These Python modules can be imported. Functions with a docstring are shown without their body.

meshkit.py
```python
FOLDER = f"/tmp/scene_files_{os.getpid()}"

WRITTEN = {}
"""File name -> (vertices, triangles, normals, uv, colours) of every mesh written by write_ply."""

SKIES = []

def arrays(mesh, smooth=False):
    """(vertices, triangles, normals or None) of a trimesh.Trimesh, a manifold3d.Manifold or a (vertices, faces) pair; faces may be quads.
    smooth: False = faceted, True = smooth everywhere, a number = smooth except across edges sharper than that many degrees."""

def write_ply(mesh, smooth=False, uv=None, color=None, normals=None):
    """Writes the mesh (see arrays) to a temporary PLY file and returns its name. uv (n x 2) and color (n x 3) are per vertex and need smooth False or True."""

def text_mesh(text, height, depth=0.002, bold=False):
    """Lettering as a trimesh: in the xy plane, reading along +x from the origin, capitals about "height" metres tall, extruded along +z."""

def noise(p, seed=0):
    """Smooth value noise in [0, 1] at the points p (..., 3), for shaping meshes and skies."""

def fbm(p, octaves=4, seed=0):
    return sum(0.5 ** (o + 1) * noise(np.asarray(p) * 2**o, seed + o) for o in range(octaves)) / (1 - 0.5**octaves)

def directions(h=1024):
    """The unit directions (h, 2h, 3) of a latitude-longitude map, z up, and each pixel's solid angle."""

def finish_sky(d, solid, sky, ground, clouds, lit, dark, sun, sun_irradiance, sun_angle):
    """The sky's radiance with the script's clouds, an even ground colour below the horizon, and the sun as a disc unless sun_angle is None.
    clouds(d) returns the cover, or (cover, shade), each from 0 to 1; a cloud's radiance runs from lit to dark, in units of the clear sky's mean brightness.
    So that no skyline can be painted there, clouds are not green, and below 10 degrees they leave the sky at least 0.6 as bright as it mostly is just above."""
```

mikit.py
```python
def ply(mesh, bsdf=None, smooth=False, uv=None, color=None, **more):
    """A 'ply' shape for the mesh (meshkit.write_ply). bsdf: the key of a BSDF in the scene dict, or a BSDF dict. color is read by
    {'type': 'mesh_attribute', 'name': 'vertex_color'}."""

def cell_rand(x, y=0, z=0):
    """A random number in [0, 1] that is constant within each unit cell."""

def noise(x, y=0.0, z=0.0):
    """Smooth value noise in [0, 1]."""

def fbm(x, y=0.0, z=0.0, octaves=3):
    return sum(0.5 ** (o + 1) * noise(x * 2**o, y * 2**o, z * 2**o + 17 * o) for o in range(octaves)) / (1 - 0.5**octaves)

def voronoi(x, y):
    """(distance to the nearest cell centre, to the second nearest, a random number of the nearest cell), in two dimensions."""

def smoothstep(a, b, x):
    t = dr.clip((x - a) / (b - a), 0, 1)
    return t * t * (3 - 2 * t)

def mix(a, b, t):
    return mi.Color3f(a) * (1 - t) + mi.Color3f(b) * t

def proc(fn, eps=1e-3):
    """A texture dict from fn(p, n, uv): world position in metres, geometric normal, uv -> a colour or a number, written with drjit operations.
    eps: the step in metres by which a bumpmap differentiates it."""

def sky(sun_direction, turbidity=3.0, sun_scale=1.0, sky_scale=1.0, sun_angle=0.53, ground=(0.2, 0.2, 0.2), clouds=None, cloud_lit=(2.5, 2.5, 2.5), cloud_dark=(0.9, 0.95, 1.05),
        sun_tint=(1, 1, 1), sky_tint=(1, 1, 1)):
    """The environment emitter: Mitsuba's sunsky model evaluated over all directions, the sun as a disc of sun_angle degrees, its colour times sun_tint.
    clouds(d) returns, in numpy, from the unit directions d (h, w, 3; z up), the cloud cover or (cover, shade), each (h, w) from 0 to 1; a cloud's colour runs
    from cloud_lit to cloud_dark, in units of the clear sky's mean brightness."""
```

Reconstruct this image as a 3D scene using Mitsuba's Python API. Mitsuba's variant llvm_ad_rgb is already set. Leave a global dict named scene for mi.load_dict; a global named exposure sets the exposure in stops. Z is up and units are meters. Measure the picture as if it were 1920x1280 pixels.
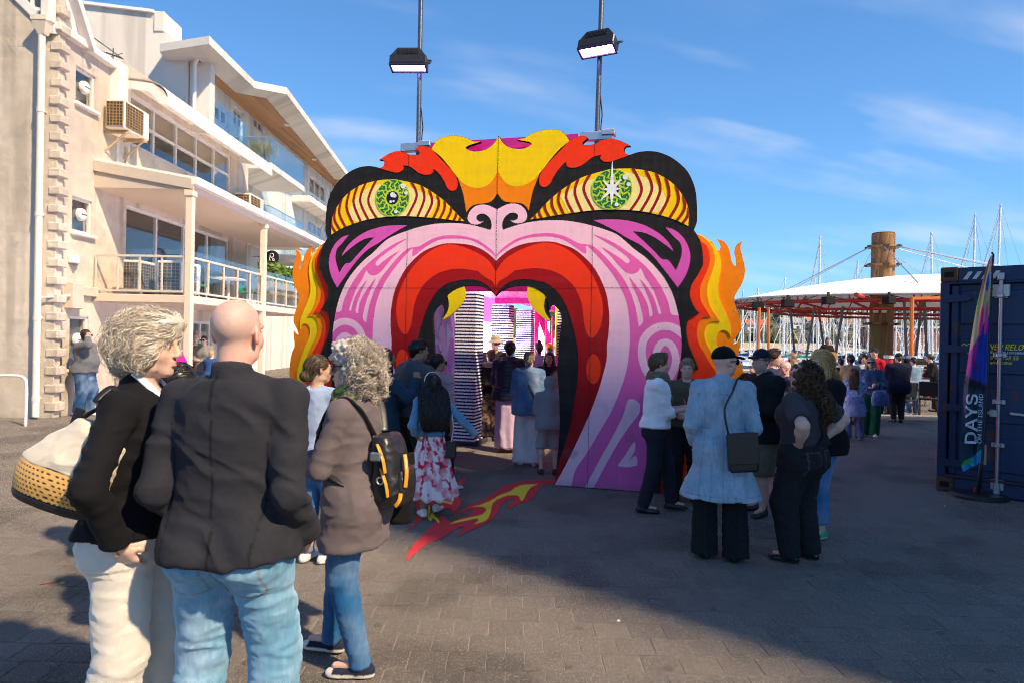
import math, random
import numpy as np, trimesh, shapely
import shapely.geometry as sg, shapely.ops as so
import drjit as dr, mitsuba as mi, mikit, meshkit
from mikit import proc, fbm, noise, smoothstep, mix, cell_rand, voronoi

# ------------------------------------------------------------------ camera, sky, exposure
F, CX, CY, CAMH, ROLL, PITCH = 1280.0, 960.0, 640.0, 1.74, 0.02, 0.0047
exposure = 3.1
T4 = mi.ScalarTransform4f
RIGHT = np.array([math.cos(ROLL), 0, math.sin(ROLL)])
FWD = np.array([0, math.cos(PITCH), -math.sin(PITCH)])
FWD = FWD - RIGHT * (FWD @ RIGHT); FWD /= np.linalg.norm(FWD)
UPV = np.cross(RIGHT, FWD)
EYE = np.array([0, 0, CAMH])
scene, labels = {}, {}
scene['camera'] = {'type': 'perspective', 'fov': 2 * math.degrees(math.atan(960 / F)), 'fov_axis': 'x', 'near_clip': 0.05, 'far_clip': 6000.0,
                   'to_world': T4().look_at(origin=EYE.tolist(), target=(EYE + FWD).tolist(), up=UPV.tolist())}
EL = math.radians(42)
SUN = np.array([.76 * math.cos(EL), -.65 * math.cos(EL), math.sin(EL)])

def sky_clouds(d):
    z = np.maximum(d[..., 2], .02)
    az = np.arctan2(d[..., 0], d[..., 1])
    q = np.stack([d[..., 0] / (z + .12), d[..., 1] / (z + .12), z * 0], -1)
    # wispy streaks, drawn out along one wind direction
    u = q[..., 0] * .94 + q[..., 1] * .34; v = -q[..., 0] * .34 + q[..., 1] * .94
    wisp = meshkit.fbm(np.stack([u * 1.3 + 4.1, v * 4.6, z * 0], -1), 6, 11)
    fine = meshkit.fbm(np.stack([u * 7, v * 13, z * 0 + 3], -1), 5, 5)
    mask = meshkit.fbm(np.stack([u * .55 + 2, v * .8, z * 0], -1), 3, 21)
    c = np.clip((wisp - .50) * 2.6, 0, 1) * np.clip((mask - .44) * 3.0, 0, 1) * np.clip(.25 + fine * 1.3, 0, 1)
    return np.clip(c * .62, 0, .62) * np.clip(z * 9, 0, 1)

scene['sky'] = mikit.sky(SUN.tolist(), turbidity=1.8, sun_scale=0.55, sky_scale=1.0, sun_angle=1.9, clouds=sky_clouds, cloud_lit=(2.4, 2.45, 2.55), cloud_dark=(1.2, 1.3, 1.5),
                         sun_tint=(1.0, .95, .87), sky_tint=(.41, .585, .71), ground=(.16, .15, .14))

# ------------------------------------------------------------------ pixel -> world (pixels of the 1920 x 1280 photograph), used to measure where things stand
def ray(px, py):
    return FWD + RIGHT * ((px - CX) / F) + UPV * ((CY - py) / F)
def ground(px, py, z=0.0):
    d = ray(px, py); t = (z - CAMH) / d[2]
    return EYE + d * t
def atY(px, py, Y):
    d = ray(px, py); return EYE + d * (Y / d[1])
def atX(px, py, X):
    d = ray(px, py); return EYE + d * (X / d[0])
def onplane(px, py, p0, n):
    d = ray(px, py); return EYE + d * (((np.asarray(p0) - EYE) @ n) / (d @ n))
def zof(px, py, Y): return atY(px, py, Y)[2]

# ------------------------------------------------------------------ materials
def vc(): return {'type': 'mesh_attribute', 'name': 'vertex_color'}
def two(b): return {'type': 'twosided', 'bsdf': b}
def prin(col, rough, **k): return {'type': 'principled', 'base_color': col, 'roughness': rough, **k}
def rgb(c): return {'type': 'rgb', 'value': [float(x) for x in c]}
def bump(b, fn, eps=2e-3): return {'type': 'bumpmap', 'arbitrary': proc(fn, eps), 'scale': 1.0, 'bsdf': b}

scene['m_matte'] = two(prin(vc(), .85, specular=.3))
scene['m_satin'] = two(prin(vc(), .42, specular=.5))
def f_scuff(p, n, uv):
    s = p.x - p.y * .28
    brush = fbm(s * 3, p.z * 26, 0., 3) * .5 + fbm(s * 30, p.z * 4, 2., 3) * .5
    return .01 + .08 * smoothstep(.42, .75, brush) + .35 * smoothstep(.66, .74, fbm(s * 5, p.z * 5, 4., 5)) * smoothstep(1.5, .0, p.z) + .25 * smoothstep(.12, .0, p.z)
scene['m_paint'] = two({'type': 'blendbsdf', 'weight': proc(f_scuff), 'a': prin(vc(), .8, specular=.12), 'b': prin(rgb((.13, .11, .11)), .9, specular=.1)})
scene['m_gloss'] = two(prin(vc(), .16, specular=.5))
scene['m_metal'] = two(prin(vc(), .38, metallic=.9))
scene['m_skin'] = two(prin(vc(), .48, specular=.4))
scene['m_hair'] = two(prin(vc(), .38, specular=.5, sheen=.3))
scene['m_cloth'] = two(prin(vc(), .92, specular=.2, sheen=.35))
scene['m_leather'] = two(prin(vc(), .38, specular=.5))
scene['m_pane'] = {'type': 'thindielectric', 'int_ior': 1.5}
scene['m_leaf'] = two(prin(vc(), .6, specular=.3))

def f_weave(p, n, uv):
    return (noise(p.x * 900, p.y * 900, p.z * 420) - .5) * .00035 + (fbm(p.x * 60, p.y * 60, p.z * 90, 2) - .5) * .0006
scene['m_weave'] = two(bump(prin(vc(), .9, specular=.22, sheen=.4), f_weave, 6e-4))

def f_stucco(p, n, uv):
    s = p.x + p.y * 1.0
    v = fbm(s * .5, p.z * .35, 3.0, 4); w = fbm(s * 5, p.z * 5, 1.0, 3)
    streak = fbm(s * 3.0, p.z * .22, 7.0, 3)
    c = mix((.53, .46, .375), (.62, .545, .455), smoothstep(.3, .7, v))
    c = c * (1 - .10 * smoothstep(.60, .66, fbm(s * 1.1 + 5, p.z * 1.6, 9., 4)))
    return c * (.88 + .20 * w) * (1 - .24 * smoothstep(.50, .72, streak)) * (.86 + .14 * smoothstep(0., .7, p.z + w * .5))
def f_stucco_b(p, n, uv):
    s = p.x + p.y
    rows = dr.abs((p.z / .2 - dr.floor(p.z / .2)) - .5)
    return fbm(s * 16, p.z * 16, p.x * 8, 3) * .012 - .004 * smoothstep(.46, .5, rows) + fbm(s * 2, p.z * 5, 0., 2) * .014
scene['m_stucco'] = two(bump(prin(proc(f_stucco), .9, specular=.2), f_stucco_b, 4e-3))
def f_white(p, n, uv):
    s = p.x + p.y
    streak = fbm(s * 2.4, p.z * .15, 2.0, 3)
    return mix((.68, .635, .57), (.77, .735, .68), fbm(s * .7, p.z * .7, 0., 3)) * (1 - .22 * smoothstep(.5, .78, streak))
scene['m_white'] = two(prin(proc(f_white), .8, specular=.25))

# ------------------------------------------------------------------ meshes
def cat(parts):
    V, Fc, n = [], [], 0
    for v, f in parts:
        V.append(np.asarray(v, float)); Fc.append(np.asarray(f, int) + n); n += len(v)
    return np.vstack(V), np.vstack(Fc)
_bx = None
def box(c, s, R=None, bev=0.0):
    """axis box of full size s at centre c, rotated by R, with chamfered edges."""
    c, s = np.asarray(c, float), np.asarray(s, float) / 2
    if bev <= 0:
        v = np.array([[x, y, z] for x in (-1, 1) for y in (-1, 1) for z in (-1, 1)], float) * s
        f = np.array([[0, 1, 3], [0, 3, 2], [4, 6, 7], [4, 7, 5], [0, 4, 5], [0, 5, 1], [2, 3, 7], [2, 7, 6], [0, 2, 6], [0, 6, 4], [1, 5, 7], [1, 7, 3]])
    else:
        global _bx
        sg_ = np.array([[x, y, z] for x in (-1, 1) for y in (-1, 1) for z in (-1, 1)], float)
        b = min(bev, s.min() * .49)
        def pts(s, b): return np.vstack([sg_ * (s - np.array([0, b, b])), sg_ * (s - np.array([b, 0, b])), sg_ * (s - np.array([b, b, 0]))])
        if _bx is None:
            h = trimesh.Trimesh(pts(np.ones(3), .2), []).convex_hull
            idx = [int(np.argmin(np.abs(pts(np.ones(3), .2) - q).sum(1))) for q in h.vertices]
            _bx = np.array(idx)[h.faces]
        v, f = pts(s, b), _bx
    if R is not None: v = v @ np.asarray(R).T
    return v + c, f
def rotz(a):
    c, s = math.cos(a), math.sin(a); return np.array([[c, -s, 0], [s, c, 0], [0, 0, 1.]])
def rotx(a):
    c, s = math.cos(a), math.sin(a); return np.array([[1, 0, 0], [0, c, -s], [0, s, c.real]])
def roty(a):
    c, s = math.cos(a), math.sin(a); return np.array([[c, 0, s], [0, 1, 0], [-s, 0, c]])
def frame(d):
    d = np.asarray(d, float); d = d / np.linalg.norm(d)
    a = np.cross(d, [0, 0, 1.] if abs(d[2]) < .95 else [1., 0, 0]); a /= np.linalg.norm(a)
    return a, np.cross(d, a), d
def tube(path, r, n=8, caps=True, flat=1.0):
    """tube along a polyline; r number or per point"""
    P = np.asarray(path, float); m = len(P); r = np.broadcast_to(np.asarray(r, float), (m,))
    tan = np.gradient(P, axis=0); tan /= np.maximum(np.linalg.norm(tan, axis=1, keepdims=True), 1e-9)
    a, _, _ = frame(tan[0]); V = []
    ang = np.arange(n) * 2 * math.pi / n
    for i in range(m):
        a = a - tan[i] * (a @ tan[i]); a /= np.linalg.norm(a); b = np.cross(tan[i], a)
        V.append(P[i] + r[i] * (np.cos(ang)[:, None] * a + flat * np.sin(ang)[:, None] * b))
    V = np.vstack(V); Fs = []
    k = np.arange(n); k2 = (k + 1) % n
    for i in range(m - 1):
        o = i * n
        Fs += [np.stack([o + k, o + k2, o + n + k2], 1), np.stack([o + k, o + n + k2, o + n + k], 1)]
    if caps:
        V = np.vstack([V, P[0], P[-1]]); c0 = m * n
        Fs += [np.stack([k2, k, k * 0 + c0], 1), np.stack([(m - 1) * n + k, (m - 1) * n + k2, k * 0 + c0 + 1], 1)]
    return V, np.vstack(Fs)
def cyl(p0, p1, r, n=12, r1=None): return tube([p0, p1], [r, r if r1 is None else r1], n)
def bar(p0, p1, w, h, up=(0, 0, 1), bev=.003):
    p0, p1 = np.asarray(p0, float), np.asarray(p1, float); d = p1 - p0; L = np.linalg.norm(d); d = d / L
    if abs(np.dot(d, up)) > .99 * np.linalg.norm(up): up = (0, 1., 0)
    a = np.cross(d, up); a /= np.linalg.norm(a); b = np.cross(a, d)
    return box((p0 + p1) / 2, (w, L, h), np.stack([a, d, b], 1), bev)
def lathe(prof, n=24, c=(0, 0, 0)):
    P = np.asarray(prof, float); ang = np.arange(n) * 2 * math.pi / n
    V = np.stack([P[:, :1] * np.cos(ang), P[:, :1] * np.sin(ang), np.repeat(P[:, 1:], n, 1)], -1).reshape(-1, 3) + np.asarray(c)
    k = np.arange(n); k2 = (k + 1) % n; Fs = []
    for i in range(len(P) - 1):
        o = i * n; Fs += [np.stack([o + k, o + k2, o + n + k2], 1), np.stack([o + k, o + n + k2, o + n + k], 1)]
    return V, np.vstack(Fs)
def poly3(pts):
    """planar convex-ish polygon of 3-D points as a fan through triangulation in its plane"""
    P = np.asarray(pts, float); n = np.zeros(3)
    for i in range(len(P)): n += np.cross(P[i] - P[0], P[(i + 1) % len(P)] - P[0])
    a, b, d = frame(n); q = np.stack([(P - P[0]) @ a, (P - P[0]) @ b], 1)
    v, f = trimesh.creation.triangulate_polygon(sg.Polygon(q), engine='earcut')
    return P[0] + v[:, :1] * a + v[:, 1:2] * b, f
def prism3(pts, off):
    """solid between the polygon and its copy moved by off"""
    P = np.asarray(pts, float); n = np.zeros(3)
    for i in range(len(P)): n += np.cross(P[i] - P[0], P[(i + 1) % len(P)] - P[0])
    a, b, d = frame(n); q = np.stack([(P - P[0]) @ a, (P - P[0]) @ b], 1)
    pg = sg.Polygon(q)
    return extrude(pg, P[0], a, b, np.asarray(off, float))
def extrude(pg, o, a, b, off):
    """shapely polygon(s) in the plane (o; a, b) extruded by the vector off"""
    out = []
    for g in (pg.geoms if hasattr(pg, 'geoms') else [pg]):
        if g.is_empty or g.geom_type != 'Polygon' or g.area < 1e-7: continue
        g = sg.polygon.orient(g)
        v, f = trimesh.creation.triangulate_polygon(g, engine='earcut')
        base = o + v[:, :1] * a + v[:, 1:2] * b
        k = len(v)
        flip = np.dot(np.cross(a, b), off) < 0
        e1, e2 = v[f[:, 1]] - v[f[:, 0]], v[f[:, 2]] - v[f[:, 0]]; cr = e1[:, 0] * e2[:, 1] - e1[:, 1] * e2[:, 0]
        f = np.where((cr > 0)[:, None], f, f[:, ::-1])
        top = f if not flip else f[:, ::-1]
        parts = [(np.vstack([base, base + off]), np.vstack([top[:, ::-1], top + k]))]
        for ring in [g.exterior, *g.interiors]:
            c = np.asarray(ring.coords)[:-1]; w = o + c[:, :1] * a + c[:, 1:2] * b; m = len(w)
            i = np.arange(m); j = (i + 1) % m
            q = np.vstack([np.stack([i, j, j + m], 1), np.stack([i, j + m, i + m], 1)])
            parts.append((np.vstack([w, w + off]), q[:, ::-1] if flip else q))
        out.append(cat(parts))
    return cat(out)
def smooth_line(pts, k=8, closed=False, sharp=()):
    """Catmull-Rom through the points; indices in sharp stay corners"""
    P = np.asarray(pts, float); m = len(P); out = []
    sharp = set(sharp)
    segs = m if closed else m - 1
    for i in range(segs):
        p1, p2 = P[i], P[(i + 1) % m]
        p0 = P[i - 1] if (i > 0 or closed) else p1
        p3 = P[(i + 2) % m] if (i + 2 < m or closed) else p2
        if i in sharp: p0 = p1 - (p2 - p1) * .35
        if (i + 1) % m in sharp: p3 = p2 + (p2 - p1) * .35
        t = np.linspace(0, 1, k, endpoint=False)[:, None]
        d1, d2 = (p2 - p0) / 2, (p3 - p1) / 2
        L = np.linalg.norm(p2 - p1)
        for d in (d1, d2):
            l = np.linalg.norm(d)
            if l > 1.2 * L: d *= 1.2 * L / l
        out.append((2 * t**3 - 3 * t**2 + 1) * p1 + (t**3 - 2 * t**2 + t) * d1 + (-2 * t**3 + 3 * t**2) * p2 + (t**3 - t**2) * d2)
    if not closed: out.append(P[-1:])
    return np.vstack(out)

# ------------------------------------------------------------------ entries of the scene
def key_of(name):
    if name not in scene and name not in labels and not any(k.startswith(name + '__') for k in scene): return name
    i = 1
    while True:
        k = f'{name}_{i:03d}'
        if k not in scene and k not in labels and not any(x.startswith(k + '__') for x in scene): return k
        i += 1
_taken = {}
def pkey(parent, name):
    b = parent + '__' + name
    n = _taken.get(b, 0); _taken[b] = n + 1
    return b if n == 0 else f'{b}_{n:03d}'
def tag(key, label=None, cat_=None, group=None, kind=None):
    d = labels.setdefault(key, {})
    for k, v in (('label', label), ('category', cat_), ('group', group), ('kind', kind)):
        if v: d[k] = v
def thing(name, label, cat_, group=None):
    k = key_of(name); tag(k, label, cat_, group); return k
def put(key, mesh, mat, col=None, smooth=False, **more):
    v, f = mesh[0], mesh[1]
    if col is not None:
        col = np.asarray(col, float)
        if col.ndim == 1: col = np.broadcast_to(col, (len(v), 3))
        if smooth is not True and smooth is not False:
            m = trimesh.Trimesh(v, f, process=False)
            s = smooth; smooth = False
            m2 = trimesh.graph.smooth_shade(m, angle=math.radians(s), facet_minarea=None)
            if np.ptp(col, axis=0).max() < 1e-9:
                v, f = np.array(m2.vertices), np.array(m2.faces); col = np.broadcast_to(col[0], (len(v), 3)); smooth = True
    scene[key] = mikit.ply((v, f), mat, smooth=smooth, color=col, **more)
    return key
def part(parent, name, mesh, mat, col=None, smooth=False, **more):
    return put(pkey(parent, name), mesh, mat, col, smooth, **more)
def struct(name, mesh, mat, col=None, smooth=False, kind='structure', label=None):
    k = put(name, mesh, mat, col, smooth); tag(k, label, None, None, kind); return k
# ------------------------------------------------------------------ ground, paving, water, hills
PV = .21
def pave_tone(p):
    row = dr.floor(p.y / PV)
    col = dr.floor(p.x / PV + .5 * (row - 2 * dr.floor(row / 2)))
    t = cell_rand(col, row, 3)
    big = fbm(p.x * .35, p.y * .35, 0., 4)
    stain = fbm(p.x * 1.7 + 9, p.y * 1.7, 2., 4)
    sp = noise(p.x * 330, p.y * 330, 0.)
    sp2 = noise(p.x * 150 + 7, p.y * 150, 4.)
    c = mix((.094, .081, .071), (.156, .135, .115), t * .5 + big * .6 - .05)
    gum = voronoi(p.x * 2.3, p.y * 2.3); c = mix(c, (.06, .052, .048), .75 * smoothstep(.075, .05, gum[0]) * smoothstep(.62, .66, gum[2]))
    c = c * (1 - .38 * smoothstep(.52, .72, stain))
    fl = smoothstep(.70, .92, sp) * .75 + smoothstep(.74, .95, sp2) * .5
    c = mix(c, (.46, .42, .36), fl * .8)
    c = c * (1 - .5 * smoothstep(.35, .12, sp))
    return c, row, col
def f_paver(p, n, uv): return pave_tone(p)[0]
def f_ground(p, n, uv):
    c, row, col = pave_tone(p)
    fy = dr.abs(p.y / PV - row - .5)
    fx = dr.abs(p.x / PV + .5 * (row - 2 * dr.floor(row / 2)) - col - .5)
    j = dr.maximum(smoothstep(.475, .492, fx), smoothstep(.475, .492, fy)) * (.25 + .6 * noise(p.x * 2.1, p.y * 2.1, 5.))
    return mix(c, (.42, .37, .31), j * .42 * smoothstep(6.95, 7.2, p.y + 40. * smoothstep(5.3, 5.5, dr.abs(p.x)) + 40. * smoothstep(3.2, 3., p.y)))
def f_paver_b(p, n, uv): return (noise(p.x * 330, p.y * 330, 0.) - .5) * .0016 + (fbm(p.x * 40, p.y * 40, 0., 3) - .5) * .0024
scene['m_paver'] = two(bump(prin(proc(f_paver), .82, specular=.35), f_paver_b, 1e-3))
scene['m_ground'] = two(bump(prin(proc(f_ground), .85, specular=.3), f_paver_b, 1e-3))

PX0, PX1, PY0, PY1 = -26 * PV, 26 * PV, 15 * PV, 33 * PV
quay = sg.Polygon([(-120, -60), (80, -60), (80, 43), (-4, 43), (-4, 130), (-120, 130)])
g2 = quay.difference(sg.box(PX0, PY0, PX1, PY1))
v, f = trimesh.creation.triangulate_polygon(g2, engine='earcut')
struct('ground', (np.c_[v, np.zeros(len(v))], f), 'm_ground')
# sand bed and the pavers standing on it, each one a piece
bed = poly3([(PX0 - .4, PY0 - .4, -.004), (PX1 + .4, PY0 - .4, -.004), (PX1 + .4, PY1 + .4, -.004), (PX0 - .4, PY1 + .4, -.004)])
struct('paving', bed, 'm_matte', (.34, .29, .235))
rng = np.random.default_rng(7)
pv = []
for r in range(15, 33):
    for c in range(-27, 27):
        x0 = c * PV - .5 * PV * (r % 2); xa, xb = max(x0, PX0), min(x0 + PV, PX1)
        if xb - xa < .03: continue
        cx, cy = (xa + xb) / 2, (r + .5) * PV
        vis = abs(cx) < .78 * cy + .1 and cy > 3.35
        pv.append((0 if vis else 1, cy * cy + cx * cx * .3, xa, xb, r * PV))
pv.sort()
rest = []
for i, (_, _, xa, xb, y0) in enumerate(pv):
    g = .002 + rng.random() * .003
    b = box(((xa + xb) / 2, y0 + PV / 2, -.03 + rng.normal(0, .0007)), (xb - xa - g, PV - g, .06), roty(rng.normal(0, .003)) @ rotx(rng.normal(0, .003)), .0022)
    if i < 300: part('paving', 'paver', b, 'm_paver')
    else: rest.append(b)
k = part('paving', 'pavers', cat(rest), 'm_paver'); labels[k] = {'kind': 'stuff'}
# quay edge kerb (pale timber strip) behind the tables
struct('kerb', cat([box((15.5, 16.2, .05), (21, .28, .1), None, .01), box((9, 43.2, -1.1), (26 + 100, .5, 2.3), None, .02)]), 'm_matte', (.42, .39, .34))

def f_water_b(p, n, uv): return fbm(p.x * .9, p.y * .5, 0., 4) * .16
scene['m_water'] = two(bump(prin(rgb((.05, .10, .12)), .07, specular=.6), f_water_b, 5e-2))
struct('water', poly3([(-2500, 43.4, -2.2), (3000, 43.4, -2.2), (3000, 5000, -2.2), (-2500, 5000, -2.2)]), 'm_water')

# far shore: sand strip, hills, bush
def hill_h(x, y):
    q = np.stack([x * .0042, y * .0042, x * 0], -1)
    rise = np.clip((y - 430) / 330, 0, 1)
    return -2.4 + 4 * np.clip((y - 405) / 20, 0, 1) + rise**1.1 * (30 + 26 * meshkit.fbm(q, 4, 3)) * (.62 + .5 * np.clip((x - 120) / 300, 0, 1))
gx, gy = np.meshgrid(np.linspace(-700, 1300, 110), np.linspace(400, 900, 46), indexing='ij')
hv = np.stack([gx, gy, hill_h(gx, gy)], -1).reshape(-1, 3)
i, j = np.meshgrid(np.arange(109), np.arange(45), indexing='ij'); o = (i * 46 + j).ravel()
hf = np.vstack([np.stack([o, o + 46, o + 47], 1), np.stack([o, o + 47, o + 1], 1)])
hc = np.where((hv[:, 1] < 440)[:, None], (.36, .31, .22), (.17, .16, .09)) * (.8 + .4 * meshkit.noise(hv * .05))[:, None]
struct('hills', (hv, hf), 'm_matte', hc, True)
rng = np.random.default_rng(3)
ico = trimesh.creation.icosphere(1); iv, if_ = np.array(ico.vertices), np.array(ico.faces)
tv, tf, tc, n = [], [], [], 0
blobs = []
for q in range(5):
    d = 1 + .75 * (meshkit.fbm(iv * 2.1 + q * 9, 3, q) - .5) + .35 * (meshkit.noise(iv * 5 + q, q) - .5)
    blobs.append(iv * d[:, None] * (1, 1, .85))
for q in range(1900):
    y = 440 + 420 * rng.random()**1.3; x = y * rng.uniform(-.02, .75)
    s = rng.uniform(3.2, 7.5); b = blobs[q % 5] @ rotz(rng.random() * 6).T * (s, s, s * rng.uniform(.8, 1.25))
    z = float(hill_h(np.array(x), np.array(y)))
    tv.append(b + (x, y, z + s * .5)); tf.append(if_ + n); n += len(b)
    base = np.array([(.060, .075, .030), (.085, .090, .040), (.050, .062, .034), (.11, .10, .05)][rng.integers(4)])
    tc.append(np.broadcast_to(base, (len(b), 3)))
k = struct('bushland', (np.vstack(tv), np.vstack(tf)), 'm_leaf', np.vstack(tc), False, 'stuff', 'dry green bushland covering the far hillside')
rng = np.random.default_rng(12)
hs = [(.345, 470, 'white house with red roof low on the far hillside behind the leftmost masts', (.8, .78, .74), (.40, .14, .09)),
      (.395, 500, 'pale house with grey roof on the far hillside', (.75, .70, .6), (.3, .3, .3)),
      (.43, 520, 'cream house with orange roof high on the far hillside left of the rusty column', (.72, .66, .55), (.5, .2, .1)),
      (.475, 490, 'white house with brown roof on the far hillside beside the rusty column', (.8, .8, .78), (.28, .17, .12))]
for u, y, lab, wc, rc in hs:
    x = u * y; z = float(hill_h(np.array(x), np.array(y))) + 5.5
    t = thing('hillside_house', lab, 'house')
    part(t, 'wall', box((x, y - 14, z - 1), (13, 9, 9)), 'm_matte', wc)
    a = [(x - 7.5, y - 19.5, z + 3.4), (x + 7.5, y - 19.5, z + 3.4), (x + 7.5, y - 14, z + 7), (x - 7.5, y - 14, z + 7)]
    b = [(x - 7.5, y - 14, z + 7), (x + 7.5, y - 14, z + 7), (x + 7.5, y - 8.5, z + 3.4), (x - 7.5, y - 8.5, z + 3.4)]
    part(t, 'roof', cat([prism3(a, (0, 0, .5)), prism3(b, (0, 0, .5))]), 'm_matte', rc)
    for s in (-4, 0, 4): part(t, 'window', box((x + s, y - 18.6, z + .6), (1.8, .3, 1.7)), 'm_gloss', (.06, .08, .1))
t = thing('boat_shed', 'long red brown waterfront shed with pale roof right of the rusty column', 'shed')
part(t, 'wall', box((.585 * 420, 418, 6), (58, 12, 13)), 'm_matte', (.24, .10, .075))
part(t, 'roof', box((.585 * 420, 418, 13.2), (62, 15, 1.2)), 'm_matte', (.55, .50, .45))

# tall building and a tree just outside the frame on the right: they throw the big shade over the square
t = thing('office_building', 'tall pale building out of view behind the camera that shades the square', 'building')
OA = np.array([.963, -.27, 0]); OC = np.array([8.2, -1.95, 0]); RO = np.stack([OA, np.array([.27, .963, 0]), np.array([0, 0, 1.])], 1)
def ob(s_, d, z, sx, sy, sz): return box(OC + OA * s_ - RO[:, 1] * d + np.array([0, 0, z]), (sx, sy, sz), RO)
HB = 18.0
SD = np.array([.76, -.65, 0])
plan_ = [OC, OC + OA * 14, OC + OA * 14 + SD * 9, OC + SD * 9]
part(t, 'wall', prism3(plan_, (0, 0, HB)), 'm_white')
part(t, 'roof', prism3([p + (0, 0, HB + .004) for p in plan_], (0, 0, .2)), 'm_matte', (.3, .3, .3))
for fl in range(5):
    for w in range(4): part(t, 'window', ob(1.9 + w * 3.4, -.005, 2.4 + fl * 3.4, 1.9, .1, 1.7), 'm_gloss', (.04, .06, .08))
t = thing('quayside_shed', 'plain quayside shed out of view beside the container', 'shed')
part(t, 'wall', box((19, 1.9, 4.7), (15, 14.2, 9.4)), 'm_white'); part(t, 'roof', box((19, 1.9, 9.55), (15.6, 14.8, .3)), 'm_matte', (.3, .3, .3))
for w in range(4): part(t, 'window', box((11.49, -3.4 + w * 3.5, 3), (.1, 1.9, 1.7)), 'm_gloss', (.04, .06, .08))
t = thing('fallen_twig', 'thin reddish twig lying on the sunlit paving at the far left', 'twig')
part(t, 'stem', tube([ground(74, 1094, .008), ground(95, 1090, .012), ground(118, 1085, .008)], [.004, .005, .003], 6), 'm_matte', (.35, .13, .06), True)
t = thing('dry_leaf', 'small curled dry leaf beside the twig on the paving', 'leaf')
g_ = ground(117, 1093, .004); part(t, 'blade', (np.array([g_ + (-.022, 0, .004), g_ + (0, .011, .012), g_ + (.022, 0, .006), g_ + (0, -.011, .002)]), np.array([[0, 1, 2], [0, 2, 3]])), 'm_leaf', (.42, .30, .12))
for q, (px, py, lab) in enumerate(((1160, 1164, 'tiny white scrap of paper on the dark paving in front of the arch'), (1772, 948, 'small white scrap of paper on the ground beside the flag foot'))):
    t = thing('paper_scrap', lab, 'litter'); g_ = ground(px, py, .003); part(t, 'sheet', (np.array([g_ + (-.014, 0, .0), g_ + (0, .012, .008), g_ + (.016, .004, .002), g_ + (0, -.010, .004)]), np.array([[0, 1, 2], [0, 2, 3]])), 'm_matte', (.7, .7, .68))
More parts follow.
